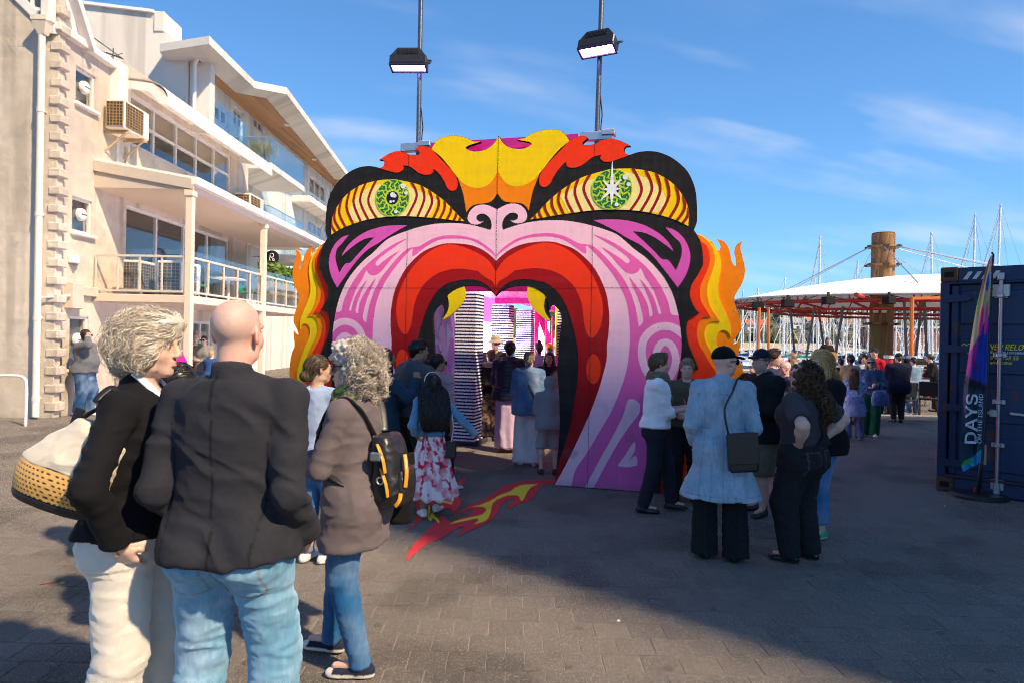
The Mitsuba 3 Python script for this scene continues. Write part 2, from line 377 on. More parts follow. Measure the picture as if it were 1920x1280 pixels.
# painted flame on the paving
def zs(ox, oy, s): return lambda pts: [(ox + x / s, oy + y / s) for x, y in pts]
R6 = zs(540, 840, 2.9091)
def flat_poly(px, z, sharp=(), k=6, closed=True):
    w = np.array([ground(*q, z)[:2] for q in px]); return sg.Polygon(smooth_line(w, k, closed, sharp)).buffer(0)
red1 = R6([(1470, 176), (1350, 175), (1250, 185), (1180, 205), (1130, 240), (1060, 285), (1000, 310), (958, 330), (925, 360), (990, 336), (1015, 340), (995, 360), (930, 385), (880, 402), (850, 374), (812, 382), (785, 420), (720, 490), (680, 530), (655, 575), (642, 618), (700, 570), (760, 522), (840, 490), (900, 452), (940, 430), (955, 432), (938, 455), (922, 490), (980, 455), (1060, 420), (1120, 380), (1150, 335), (1160, 310), (1190, 285), (1225, 275), (1235, 285), (1208, 305), (1195, 340), (1240, 310), (1310, 285), (1350, 255), (1370, 220), (1400, 200), (1470, 188)])
red2 = R6([(645, 465), (690, 425), (725, 395), (745, 360), (720, 300), (740, 268), (790, 322), (835, 330), (875, 326), (895, 340), (890, 360), (940, 312), (940, 285), (918, 240), (940, 205), (970, 182), (962, 160), (915, 185), (880, 215), (850, 240), (830, 280), (790, 250), (760, 200), (735, 150), (715, 190), (690, 250), (700, 330), (695, 390)])
yel1 = R6([(1365, 198), (1290, 200), (1240, 215), (1215, 235), (1150, 260), (1110, 285), (1050, 310), (1005, 320), (1062, 322), (1082, 335), (1060, 362), (1010, 375), (930, 395), (880, 416), (980, 395), (1030, 386), (1036, 398), (1010, 418), (1080, 395), (1105, 350), (1115, 308), (1150, 277), (1210, 258), (1255, 262), (1275, 290), (1300, 250), (1325, 215)])
yel2 = R6([(885, 185), (868, 225), (872, 262), (897, 308), (850, 298), (818, 303), (842, 270), (855, 235)])
yel3 = R6([(768, 312), (776, 340), (770, 380), (785, 352), (800, 372), (822, 395), (824, 412), (805, 392), (790, 384), (776, 400), (760, 370)])
t = thing('painted_flame', 'red and yellow flame sticker licking out of the arch across the dark paving', 'floor sticker')
fl = so.unary_union([flat_poly(red1, 0, (4, 8, 20, 28, 38)), flat_poly(red2, 0, (0, 12, 16, 23))])
X3, Y3, Z3 = np.eye(3)
part(t, 'red_flame', extrude(fl, np.array([0, 0, .004]), X3, Y3, Z3 * .002), 'm_matte', (.62, .045, .05))
part(t, 'yellow_flame', extrude(so.unary_union([flat_poly(yel1, 0, (0, 7, 13, 17, 25)), flat_poly(yel2, 0), flat_poly(yel3, 0)]), np.array([0, 0, .0065]), X3, Y3, Z3 * .002), 'm_matte', (.78, .60, .04))
X3, Y3, Z3 = np.eye(3)
# ------------------------------------------------------------------ cream apartment building on the left
XW = -9.0
bld = thing('cream_apartment_building', 'cream rendered building with drainpipe, stone quoins, balcony and curved awning at the left', 'building')
CR, CRD, WH = (.57, .50, .41), (.51, .44, .36), (.70, .67, .62)
def wX(px, py, X=XW): return atX(px, py, X)
def yz(y0, y1, z0, z1): return sg.box(y0, z0, y1, z1)
def wallX(X, pg, th=.25): return extrude(pg, np.array([X, 0, 0.]), np.array([0, 1., 0]), Z3, np.array([-th, 0, 0]))
def W(px, X=XW): return wX(px, 634, X)[1]      # world y of a pixel column on the facade
wins = [(134, 171, 122, 190), (131, 169, 367, 433), (130, 166, 593, 690)]
holes = []; wrect = []
for a, b, t_, b_ in wins:
    y0, y1 = W(a), W(b); z1 = zof(a, t_, y0); z0 = zof(a, b_, y0)
    wrect.append((y0, y1, z0, z1)); holes.append(yz(y0, y1, z0, z1))
band_r = (W(237), W(428), 6.08, 7.30); holes.append(yz(*band_r))
door_r = (W(233), W(427), 2.55, 4.66); holes.append(yz(*door_r))
shop_r = (W(360), W(396), .9, 2.05); holes.append(yz(*shop_r))
yend = W(460)
zc = lambda px, py: (W(px), zof(px, py, W(px)))
top = [zc(95, 55), zc(206, 131)]
YE = 13.30
def gpt(px, py): return atY(px, py, YE) if px <= 96 else wX(px, py)
wall_pg = sg.Polygon([(YE + .002, 0), (yend, 0), (yend, 7.9), (top[1][0] + .4, 7.9), (top[1][0], top[1][1]), top[0], (YE + .002, top[0][1] + .05)])
ga_ = [atY(q[0], q[1], YE) for q in ((96, 58), (72, 34), (28, -2), (-60, -75))]
end_pg = sg.Polygon([(-22, 0), (XW, 0), (XW, ga_[0][2])] + [(q[0], q[2]) for q in ga_[1:]] + [(-22, ga_[3][2] + 6)])
part(bld, 'end_wall', extrude(end_pg, np.array([0, YE, 0]), X3, Z3, np.array([0, .25, 0])), 'm_stucco')
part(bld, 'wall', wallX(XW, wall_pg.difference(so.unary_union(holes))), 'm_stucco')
part(bld, 'end_wall', box((XW - 3, yend - .12, 3.9), (5.6, .24, 7.8)), 'm_stucco')
# upper part stands back a little, plain white
part(bld, 'upper_wall', wallX(XW + .012, yz(W(212), W(236.4), 5.3, 7.45), .02), 'm_white')
# gable glazing and parapet
part(bld, 'gable_glass', poly3([gpt(*q) + (0, .1, 0) for q in ((30, -12), (95.5, -45), (95.5, 56), (72, 36))]), 'm_pane')
part(bld, 'gable_glass', poly3([gpt(*q) + (-.06, 0, 0) for q in ((96.5, -45), (112, -45), (137, 66), (97, 56))]), 'm_pane')
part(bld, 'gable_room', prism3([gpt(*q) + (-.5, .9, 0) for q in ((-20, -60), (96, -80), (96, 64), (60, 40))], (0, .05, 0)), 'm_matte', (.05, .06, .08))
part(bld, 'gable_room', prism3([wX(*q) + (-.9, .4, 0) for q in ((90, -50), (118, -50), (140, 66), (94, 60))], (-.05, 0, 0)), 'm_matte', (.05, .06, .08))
for a, b, w in (((22, -16), (72, 33), .15), ((72, 33), (95.9, 58), .13), ((96.5, 56), (138, 70), .13), ((110, -45), (139, 70), .15), ((95, -45), (95, 56), .07), ((60, -30), (61, 22), .06), ((50, 12), (95, 24), .06), ((97, 22), (126, 30), .06)):
    part(bld, 'gable_frame', bar(gpt(*a), gpt(*b), w, w * .7, (1, 0, 0) if a[0] > 96 else (0, 1, 0)), 'm_matte', WH)
part(bld, 'roof_edge', bar(wX(112, -45) + (.1, 0, 0), wX(158, 96) + (.1, 0, 0), .14, .3, (1, 0, 0)), 'm_matte', WH)
part(bld, 'coping', bar((XW - .02, top[0][0] - .1, top[0][1] + .04), (XW - .02, top[1][0] + .1, top[1][1] + .04), .34, .14, (0, 0, 1)), 'm_matte', WH)
part(bld, 'pier', box((XW + .04, W(207), 6.9), (.34, .36, 1.6), None, .02), 'm_white')
# quoins: corner pier with rough projecting blocks
yq = 13.40
rng = np.random.default_rng(4)
part(bld, 'corner_pier', box((XW + .02, yq, 4.1), (.12, .19, 8.2), None, .01), 'm_stucco')
z = .12; i = 0
while z < 7.9:
    w_ = .27
    part(bld, 'quoin', box((XW + .05 + rng.normal(0, .004), yq + rng.normal(0, .006), z + .11), (.24, w_, .165 + rng.normal(0, .006)), rotz(rng.normal(0, .01)), .018), 'm_stucco')
    z += .35; i += 1
# drainpipe with hopper, collars
pd_ = atY(73, 400, YE - .15); xd, yd = pd_[0], pd_[1]
part(bld, 'drainpipe', cyl((xd, yd, .05), (xd, yd, zof(73, 66, yd)), .062, 14), 'm_satin', (.72, .66, .57), 40)
for zz in (.35, 1.9, 3.9, 5.9):
    k = part(bld, 'pipe_collar', cyl((xd, yd, zz), (xd, yd, zz + .09), .074, 14), 'm_satin', (.70, .64, .55), 40); part(k, 'fixing', box((xd, yd + .08, zz + .045), (.03, .14, .03)), 'm_satin', (.6, .52, .42))
hz = zof(73, 66, yd)
v, f = lathe([(.0, 0), (.09, 0), (.19, .22), (.21, .24), (.21, .33), (.0, .33)], 4, (0, 0, 0)); v = v @ rotz(math.pi / 4).T
part(bld, 'rain_hopper', (v + (xd + .02, yd, hz), f), 'm_matte', (.66, .58, .47))
part(bld, 'downspout', box((xd + .1, yd + .02, hz + .48), (.2, .2, .5), None, .03), 'm_matte', (.72, .67, .6))
# small windows with round vents
for (y0, y1, z0, z1) in wrect:
    k = part(bld, 'window', extrude(sg.box(y0, z0, y1, z1).difference(sg.box(y0 + .045, z0 + .05, y1 - .045, z1 - .05)), np.array([XW - .04, 0, 0]), Y3, Z3, -X3 * .06), 'm_satin', WH)
    part(k, 'pane', poly3([(XW - .08, y0, z0), (XW - .08, y1, z0), (XW - .08, y1, z1), (XW - .08, y0, z1)]), 'm_pane')
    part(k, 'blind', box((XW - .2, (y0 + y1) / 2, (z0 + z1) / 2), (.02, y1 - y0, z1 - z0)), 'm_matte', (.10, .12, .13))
    yc, zc_ = y0 + (y1 - y0) * .56, z0 + (z1 - z0) * .55; r = .135
    vv, ff = lathe([(0, .10), (r * .62, .10), (r * .85, .085), (r, .05), (r, 0), (0, 0)], 24)
    part(k, 'round_vent', (vv @ roty(math.pi / 2).T + (XW - .085, yc, zc_), ff), 'm_satin', (.76, .73, .68), 35)
    part(k, 'vent_slot', box((XW + .017, yc, zc_), (.006, .18, .025)), 'm_matte', (.12, .12, .12))
    part(bld, 'sill', box((XW + .02, (y0 + y1) / 2, z0 - .04), (.14, y1 - y0 + .12, .07), None, .01), 'm_matte', WH)
# upper band window, 5 x 2 panes
def glazing(parent, y0, y1, z0, z1, cols, rows, X=XW, fr=.075, blind=None, name='window', room=(.035, .04, .05)):
    k = part(parent, name, extrude(sg.box(y0, z0, y1, z1).difference(sg.box(y0 + fr, z0 + fr, y1 - fr, z1 - fr)), np.array([X - .045, 0, 0]), Y3, Z3, -X3 * .07), 'm_satin', (.62, .62, .61))
    for y in np.linspace(y0, y1, cols + 1)[1:-1]: part(k, 'mullion', box((X - .081, y, (z0 + z1) / 2), (.066, fr, z1 - z0 - 2 * fr)), 'm_satin', (.62, .62, .61))
    for q in range(1, rows): part(k, 'rail', box((X - .083, (y0 + y1) / 2, z0 + (z1 - z0) * q / rows), (.062, y1 - y0 - 2 * fr, fr * .9)), 'm_satin', (.62, .62, .61))
    ys = np.linspace(y0, y1, cols + 1); zs_ = np.linspace(z0, z1, rows + 1)
    for a in range(cols):
        for b in range(rows):
            part(k, 'pane', poly3([(X - .07, ys[a], zs_[b]), (X - .07, ys[a + 1], zs_[b]), (X - .07, ys[a + 1], zs_[b + 1]), (X - .07, ys[a], zs_[b + 1])]), 'm_pane')
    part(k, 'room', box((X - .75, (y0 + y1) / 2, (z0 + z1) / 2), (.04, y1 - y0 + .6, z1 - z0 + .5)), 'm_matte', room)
    if blind: part(k, 'blind', box((X - .2, (y0 + y1) / 2, z1 - (z1 - z0) * blind / 2), (.015, y1 - y0, (z1 - z0) * blind)), 'm_matte', (.30, .25, .18))
    return k
glazing(bld, *band_r, 5, 2, blind=.5)
glazing(bld, *door_r, 4, 1, name='balcony_door', room=(.05, .05, .055))
for q in (.12, .3): part(bld, 'door_rail', box((XW - .05, door_r[0] + (door_r[1] - door_r[0]) * q, 3.0), (.05, .9, .06)), 'm_satin', (.62, .62, .61))
glazing(bld, *shop_r, 2, 1, name='shop_window', room=(.03, .03, .035))
# curved awning over the band window
y0, y1 = 15.6, W(505, -7.95)
prof = [(XW, 7.50), (XW + .45, 7.47), (XW + .75, 7.40), (XW + .93, 7.28), (XW + 1.03, 7.12), (XW + 1.05, 6.98)]
pp = smooth_line(prof, 4); n = 60; ys = np.linspace(y0, y1, n)
V = []
for q, y in enumerate(ys):
    o = .012 * (-1) ** q
    V.append(np.c_[pp[:, 0], np.full(len(pp), y), pp[:, 1] + o])
for q, y in enumerate(ys):
    V.append(np.c_[pp[:, 0] - .03, np.full(len(pp), y), pp[:, 1] - .04])
V = np.vstack(V); m = len(pp); i, j = np.meshgrid(np.arange(n - 1), np.arange(m - 1), indexing='ij'); o = (i * m + j).ravel()
Fa = np.vstack([np.stack([o, o + m, o + m + 1], 1), np.stack([o, o + m + 1, o + 1], 1)])
part(bld, 'awning', (V, np.vstack([Fa, Fa[:, ::-1] + n * m])), 'm_matte', (.74, .70, .64))
part(bld, 'awning_fascia', bar((XW + 1.02, y0, 6.99), (XW + 1.02, y1, 6.99), .05, .2, (0, 0, 1)), 'm_matte', WH)
for y in (y0, (y0 + y1) / 2, y1 - .1):
    part(bld, 'awning_bracket', prism3([(XW, y, 7.46), (XW + .7, y, 7.38), (XW + 1.0, y, 7.08), (XW + 1.0, y, 6.9), (XW + .86, y, 6.92), (XW + .62, y, 7.2), (XW, y, 7.28)], (0, .07, 0)), 'm_matte', WH)
# veranda roof
xp, yp = -6.96, 14.6; ye = 24.2
zr0, zr1 = 5.34, 4.98
part(bld, 'veranda_roof', prism3([(XW, yp, zr0), (xp + .1, yp, zr1), (xp + .1, ye, zr1), (XW, ye, zr0)], (0, 0, .07)), 'm_matte', (.74, .71, .66))
part(bld, 'barge_board', bar((XW, yp - .02, zr0 - .10), (xp + .12, yp - .02, zr1 - .10), .05, .22, (0, 0, 1)), 'm_matte', CRD)
part(bld, 'gable_infill', prism3([(XW, yp + .01, zr1 - .2), (xp, yp + .01, zr1 - .2), (XW, yp + .01, zr0 - .05)], (0, .03, 0)), 'm_matte', CRD)
part(bld, 'soffit', prism3([(XW, yp + .02, zr1 - .20), (xp, yp + .02, zr1 - .20), (xp, ye, zr1 - .20), (XW, ye, zr1 - .20)], (0, 0, .03)), 'm_matte', (.60, .50, .39))
part(bld, 'gutter', bar((xp + .14, yp - .05, zr1 - .03), (xp + .14, ye, zr1 - .03), .14, .16, (0, 0, 1)), 'm_matte', (.76, .73, .68))
part(bld, 'gutter_board', bar((xp + .03, yp, zr1 - .14), (xp + .03, ye, zr1 - .14), .05, .2, (0, 0, 1)), 'm_matte', CR)
posts = [yp + .07, W(491, xp), 23.9]
for y in posts:
    k = part(bld, 'post', box((xp, y, (zr1 - .25) / 2), (.15, .15, zr1 - .25), None, .012), 'm_matte', (.68, .57, .44))
    part(k, 'cap', box((xp, y, zr1 - .28), (.21, .21, .14), None, .015), 'm_matte', (.68, .57, .44))
# balcony slab, rails, panes
zf = 2.52
part(bld, 'balcony_slab', box(((XW + xp) / 2 - .02, (yp + ye) / 2, zf - .09), (xp - XW + .12, ye - yp, .17), None, .01), 'm_matte', (.64, .53, .41))
def railing(p, q, nb):
    p, q = np.array(p, float), np.array(q, float)
    part(bld, 'hand_rail', bar(p + Z3 * .82, q + Z3 * .82, .05, .045), 'm_matte', CR)
    part(bld, 'bottom_rail', bar(p + Z3 * .07, q + Z3 * .07, .04, .04), 'm_matte', CR)
    for t in np.linspace(0, 1, nb + 1)[(0 if nb < 5 else 0):]:
        c = p + (q - p) * t; part(bld, 'baluster', box(c + Z3 * .44, (.036, .036, .72), None, .004), 'm_matte', CR)
    nrm = np.cross(q - p, Z3); nrm /= np.linalg.norm(nrm)
    for t in range(nb):
        a, b = p + (q - p) * (t + .02) / nb, p + (q - p) * (t + .98) / nb
        part(bld, 'glass_panel', poly3([a - nrm * .03 + Z3 * .04, b - nrm * .03 + Z3 * .04, b - nrm * .03 + Z3 * .97, a - nrm * .03 + Z3 * .97]), 'm_pane')
railing((XW + .05, yp + .04, zf), (xp - .1, yp + .04, zf), 4)
railing((xp, posts[0] + .1, zf), (xp, posts[1] - .1, zf), 5)
railing((xp, posts[1] + .1, zf), (xp, posts[2] - .1, zf), 5)
# things on and at the building
def ac_unit(lab, c, s, rusty, R=None):
    t = thing('air_conditioner', lab, 'air conditioner')
    c = np.asarray(c, float); w, l, h = s          # depth out of the wall (x), length (y), height
    part(t, 'casing', box(c, (w, l, h), None, .015), 'm_satin', (.70, .66, .58))
    gc = (.40, .26, .12) if rusty else (.25, .24, .22)
    n = 9
    part(t, 'back', box(c + (w / 2 + .001, -l * .12, 0), (.006, l * .68, h * .84)), 'm_matte', (.10, .08, .06))
    vv, ff = lathe([(.0, .012), (h * .36, .012), (h * .38, .0)], 20); part(t, 'fan', (vv @ roty(math.pi / 2).T + c + (w / 2 + .004, -l * .12, 0), ff), 'm_matte', (.05, .045, .04))
    part(t, 'grille', cat([box(c + (w / 2 + .02, -l * .12, z), (.012, l * .68, .012)) for z in np.linspace(-h * .4, h * .4, n)] + [box(c + (w / 2 + .02, -l * .12 + y, 0), (.010, .010, h * .82)) for y in np.linspace(-l * .33, l * .33, 7)]), 'm_matte', gc)
    part(t, 'coil', box(c + (0, -l / 2 - .001, 0), (w * .86, .006, h * .86)), 'm_matte', (.08, .065, .05))
    part(t, 'end_grille', cat([box(c + (0, -l / 2 - .015, z), (w * .9, .01, .012)) for z in np.linspace(-h * .42, h * .42, n)] + [box(c + (x, -l / 2 - .015, 0), (.01, .01, h * .86)) for x in np.linspace(-w * .42, w * .42, 6)]), 'm_matte', gc)
    part(t, 'foot', cat([box(c + (0, s_ * l * .32, -h / 2 - .03), (w * .9, .06, .06)) for s_ in (-1, 1)]), 'm_matte', gc)
    return t, c
t, c = ac_unit('rusty air conditioner bracketed to the cream wall left of the awning', (XW + .3, 15.32, 6.43), (.42, 1.0, .62), True)
for s in (-.34, .34): part(t, 'bracket', cat([bar((XW, c[1] + s, 6.06), (XW + .55, c[1] + s, 6.06), .04, .04), bar((XW, c[1] + s, 5.65), (XW + .45, c[1] + s, 6.05), .035, .035)]), 'm_matte', (.50, .36, .22))
part(t, 'pipe', tube([(XW + .05, c[1] + .4, 5.95), (XW + .05, c[1] + .42, 5.6), (XW + .05, c[1] + .42, 5.36)], .03, 6), 'm_matte', (.6, .5, .38))
t, c = ac_unit('rusty air conditioner under the far end of the awning', (XW + .35, W(443), 5.82), (.5, 1.15, .72), True)
part(t, 'bracket', box((XW + .3, c[1], 5.40), (.6, .9, .06)), 'm_matte', (.6, .5, .4))
ac_unit('white air conditioner at the near end of the balcony', (-8.35, 15.35, zf + .42), (.36, .85, .68), False)
ac_unit('large grey air conditioner beside the corner post on the balcony', (-7.55, 15.45, zf + .42), (.55, .9, .7), False)
t = thing('security_light', 'black twin security lamp fixed to the wall under the veranda roof', 'security light')
p = wX(222, 352) + (.16, 0, 0)
part(t, 'arm', cat([cyl(p + (-.16, 0, .12), p + (0, 0, .03), .018, 6), box(p + (-.15, .05, .12), (.04, .12, .1))]), 'm_satin', (.03, .03, .03))
for s in (-.02, .16): part(t, 'lamp_head', cyl(p + (0, s, .02), p + (.13, s - .1, -.07), .045, 10, .065), 'm_satin', (.025, .025, .025), 40)
t = thing('wall_sensor', 'small white alarm box on the cream wall beside the quoins', 'alarm box')
p = wX(133, 487); part(t, 'case', box(p + (.06, 0, 0), (.12, .22, .16), None, .02), 'm_satin', (.8, .78, .75)); part(t, 'lens', box(p + (.1, -.02, -.1), (.07, .09, .05), None, .01), 'm_gloss', (.1, .14, .18))
t = thing('meter_box', 'cream service box with trunking on the wall beside the quoins', 'service box')
p = wX(131, 555); part(t, 'case', box(p + (.09, 0, 0), (.18, .36, .52), None, .012), 'm_matte', CR); part(t, 'trunking', box(p + (.06, .62, .12), (.12, .9, .2), None, .012), 'm_matte', CR)
t = thing('wall_pipe', 'thin white pipe running from the drainpipe to the service box', 'pipe')
part(t, 'tube', tube([atY(77, 558, YE - .12), atY(98, 557, YE - .06), wX(118, 554) + (.14, 0, 0)], .022, 8), 'm_satin', (.75, .72, .68), True)
t = thing('handrail', 'white tubular handrail in front of the cream wall at the far left', 'handrail')
hp = [atY(-60, 705, 12.2), atY(38, 704, 12.2), atY(49, 712, 12.2), ground(48, 798)]
hp[3] = np.array([hp[2][0], hp[2][1], 0]); 
part(t, 'rail', tube(smooth_line(np.array([hp[0], hp[1] - (.05, 0, 0), hp[2] - (0, 0, .03), hp[3]]), 6), .026, 10), 'm_satin', (.75, .72, .68), True)
t = thing('satellite_dish', 'grey satellite dish seen edge-on above the cream parapet', 'satellite dish')
c = wX(163, 62, -9.5)
vv, ff = lathe([(0, .10), (.25, .075), (.45, 0), (.45, -.012), (.25, .06), (0, .085)], 28)
Rd = rotz(.35) @ roty(1.35)
part(t, 'dish', (vv * (1.1, 1.1, 1) @ Rd.T + c, ff), 'm_satin', (.55, .56, .58), True)
part(t, 'mount', cat([cyl(c + (-.12, 0, -.1), c + (-.1, 0, -.75), .03, 8), box(c + (-.15, -.05, -.25), (.16, .2, .24), None, .02), cyl(c, c + (.5, .55, -.35), .012, 6), cyl(c + (.1, .1, -.3), c + (.5, .55, -.35), .01, 6)]), 'm_satin', (.10, .10, .11))
t = thing('roof_antenna', 'small dark aerial on the parapet pier', 'antenna')
p = wX(212, 112); part(t, 'rod', cat([cyl(p + (0, 0, -.1), p + (0, 0, .25), .012, 6), bar(p + (0, -.25, .05), p + (0, .3, .16), .02, .02), bar(p + (-.1, .1, .1), p + (.15, .1, .18), .015, .015)]), 'm_matte', (.05, .05, .05))
for q, (x, y, lab) in enumerate(((-8.2, 17.6, 'green balcony chair behind the glass balustrade nearer the corner post'), (-8.0, 20.6, 'green balcony chair behind the glass balustrade further along'))):
    t = thing('balcony_chair', lab, 'chair')
    part(t, 'seat', box((x, y, zf + .42), (.5, .5, .04), None, .01), 'm_satin', (.02, .28, .20)); part(t, 'backrest', box((x - .24, y, zf + .68), (.04, .5, .5), roty(-.15), .01), 'm_satin', (.02, .28, .20))
    for a in (-.21, .21):
        for b in (-.21, .21): part(t, 'leg', cyl((x + a, y + b, zf), (x + a, y + b, zf + .42), .016, 6), 'm_satin', (.5, .5, .5))
t = thing('balcony_table', 'small white table behind the balcony glass', 'table')
part(t, 'tabletop', box((-8.0, 19.2, zf + .72), (.7, .9, .04), None, .01), 'm_matte', (.75, .74, .7)); part(t, 'leg', cyl((-8.0, 19.2, zf), (-8.0, 19.2, zf + .7), .04, 8), 'm_matte', (.6, .6, .58))
# round black sign under the veranda and hedge behind
t = thing('hanging_sign', 'round black sign with a white emblem hanging under the far veranda', 'sign')
c = atX(510, 483, -7.35)
Rs = np.eye(3)
vv, ff = lathe([(0, .02), (.21, .02), (.21, -.02), (0, -.02)], 28); part(t, 'disc', (vv @ rotx(math.pi / 2).T + c, ff), 'm_satin', (.012, .012, .013), 30)
em = so.unary_union([sg.LineString([(-.05, .1), (-.05, .02), (.0, -.01), (.05, .03), (.05, .1), (0, .12), (-.05, .1)]).buffer(.011), sg.LineString([(-.07, -.02), (-.05, -.1)]).buffer(.011), sg.Point(.05, -.07).buffer(.04).difference(sg.Point(.05, -.07).buffer(.02))])
part(t, 'emblem', extrude(em, c + (0, -.0225, 0), X3, Z3, np.array([0, -.004, 0])), 'm_matte', (.75, .75, .75))
part(t, 'bracket', cat([bar(c + (-.6, 0, .02), c + (-.2, 0, .02), .02, .02)]), 'm_matte', (.02, .02, .02))
def leaf_mass(n, lo, hi, seed, leaf, col):
    rng = np.random.default_rng(seed); c = rng.uniform(lo, hi, (n, 3))
    a = rng.normal(size=(n, 3)); a /= np.linalg.norm(a, axis=1, keepdims=True); b = np.cross(a, rng.normal(size=(n, 3))); b /= np.linalg.norm(b, axis=1, keepdims=True)
    l = leaf * rng.uniform(.5, 1.3, (n, 1)); V = np.stack([c - a * l, c + b * l * .45, c + a * l, c - b * l * .45], 1).reshape(-1, 3); i = np.arange(n)[:, None] * 4
    return (V, np.vstack([i + [0, 1, 2], i + [0, 2, 3]])), np.repeat(np.array(col) * rng.uniform(.55, 1.5, (n, 1)), 4, 0)
t = thing('hedge', 'green hedge behind the balcony railing below the round sign', 'hedge')
m_, c_ = leaf_mass(2600, (-7.6, 20.2, 3.3), (-7.2, 25.5, 3.85), 8, .10, (.10, .17, .035)); part(t, 'foliage', m_, 'm_leaf', c_)
part(t, 'planter', box((-7.4, 22.9, 3.1), (.4, 5.2, .4), None, .02), 'm_matte', (.3, .26, .2))

# ------------------------------------------------------------------ modern white apartment block behind
apt = thing('white_apartment_block', 'modern white apartment block with zigzag roof, timber soffit and glass balconies behind the cream building', 'building')
XA = -11.6
w1 = [atY(148, 8, 24.), atY(290, 25, 24.), atY(298, 49, 24.), atY(390, 66, 24.)]
pg = [np.array([-22, 24, 0]), np.array([-22, 24, w1[0][2]]), w1[0], w1[1], w1[2], np.array([XA, 24, 11.6]), np.array([XA, 24, 0])]
part(apt, 'end_wall', prism3(pg, (0, .3, 0)), 'm_white')
part(apt, 'parapet_cap', bar(w1[0] + (0, .1, .03), w1[1] + (0, .1, .03), .45, .1), 'm_matte', (.8, .78, .75))
part(apt, 'parapet_step', box((w1[1][0] + .18, 24.6, w1[1][2] - .3), (.36, 1.3, .7), None, .02), 'm_white')
holes = []
hs_ = []
for (a, b, t_, b_) in ((575, 606, 327, 392), (613, 626, 352, 405), (573, 600, 409, 458), (606, 622, 425, 470), (468, 487, 178, 240), (430, 448, 198, 235), (395, 420, 190, 225)):
    y0, y1 = W(a, XA), W(b, XA); z1 = zof(a, t_, y0); z0 = zof(a, b_, y0)
    hs_.append((y0, y1, z0, z1)); holes.append(yz(y0, y1, z0, z1))
part(apt, 'facade', wallX(XA, yz(24.3, 62, 0, 11.25).difference(so.unary_union(holes))), 'm_white')
for q, (y0, y1, z0, z1) in enumerate(hs_): glazing(apt, y0, y1, z0, z1, 3 if q in (0, 2) else 2, 2 if q < 4 else 1, XA, .14, .45 if q < 4 else None)
# zigzag roof slab: plan outline
zt = 11.25
out = [(-10.2, 22.6), (-10.2, 26.6), (-9.15, 27.2), (-10.1, 41.5), (-9.4, 42.4), (-10.2, 62)]
plan = [(-22, 24.5), (-12.5, 24.5), (-12.2, 23.3)] + out + [(-22, 62)]
part(apt, 'roof', extrude(sg.Polygon(plan), np.array([0, 0, zt]), X3, Y3, Z3 * .27), 'm_white')
inner = sg.Polygon(plan).buffer(-.95, join_style=2).intersection(sg.box(-11.6, 20, -5, 61.5))
boards = []
for x in np.arange(-11.6, -9.2, .14):
    g = inner.intersection(sg.box(x, 0, x + .132, 100))
    if g.area > .01: boards.append(extrude(g, np.array([0, 0, zt - .004]), X3, Y3, Z3 * -.012))
def f_wood(p, n, uv):
    b = dr.floor((p.x + 11.6) / .14)
    g = fbm(p.x * 40, p.y * 1.2, b * 3.1, 3); r = cell_rand(b, dr.floor(p.y / 3.1 + b * .37), 0)
    return mix((.30, .125, .045), (.52, .27, .11), g * .55 + r * .5)
scene['m_wood'] = two(prin(proc(f_wood), .5))
k = part(apt, 'soffit_boards', cat(boards), 'm_wood'); labels[k] = {'kind': 'stuff'}
for x, y in ((-11.3, 25.2), (-10.4, 31), (-10.9, 37)): part(apt, 'ceiling_lamp', box((x, y, zt - .06), (.22, .22, .09), None, .02), 'm_satin', (.7, .7, .68))
k = part(apt, 'rain_pipe', cat([cyl((XA + .35, 23.85, 7.6), (XA + .35, 23.85, 11.1), .07, 10), tube([(XA + .35, 23.85, 11.1), (XA + .45, 23.9, 11.3), (XA + .9, 24.1, 11.36)], .07, 8)]), 'm_satin', (.78, .76, .73), 40)
part(apt, 'balcony_wing', box((XA + .42, 24.3, 9.2), (.75, .35, 4.1), None, .02), 'm_white')
def glass_balcony(x0, x1, y0, y1, zslab, zt_, nb):
    k = part(apt, 'balcony', box(((x0 + x1) / 2, (y0 + y1) / 2, zslab - .13), (x1 - x0, y1 - y0, .26), None, .02), 'm_white')
    part(k, 'glass', cat([poly3([(x1 - .06, a, zslab), (x1 - .06, b, zslab), (x1 - .06, b, zt_), (x1 - .06, a, zt_)]) for a, b in zip(np.linspace(y0 + .05, y1 - .05, nb + 1)[:-1], np.linspace(y0 + .05, y1 - .05, nb + 1)[1:] - .02)]), 'm_bluepane')
    part(k, 'glass', poly3([(x0, y0 + .06, zslab), (x1 - .08, y0 + .06, zslab), (x1 - .08, y0 + .06, zt_), (x0, y0 + .06, zt_)]), 'm_bluepane')
    part(k, 'glass', poly3([(x0, y1 - .06, zslab), (x1 - .08, y1 - .06, zslab), (x1 - .08, y1 - .06, zt_), (x0, y1 - .06, zt_)]), 'm_bluepane')
    part(k, 'top_rail', cat([bar((x1 - .06, y0 + .05, zt_ + .01), (x1 - .06, y1 - .05, zt_ + .01), .04, .025), bar((x0, y0 + .06, zt_ + .01), (x1 - .08, y0 + .06, zt_ + .01), .04, .025)]), 'm_metal', (.6, .65, .7))
    return k
scene['m_bluepane'] = {'type': 'thindielectric', 'int_ior': 1.7, 'specular_transmittance': rgb((.62, .80, .92))}
glass_balcony(XA, -10.7, 24.4, 27.4, 8.9, 10.0, 3)
glass_balcony(XA, -9.6, 26.9, 31.2, 8.45, 9.45, 4)
glass_balcony(XA, -9.6, 26.9, 31.2, 5.8, 6.75, 4)
glass_balcony(XA, -9.9, 31.5, 34.5, 5.4, 6.3, 3)
part(apt, 'ledge', box((XA + .5, 40, 8.75), (1.0, 9, .35), None, .03), 'm_white')
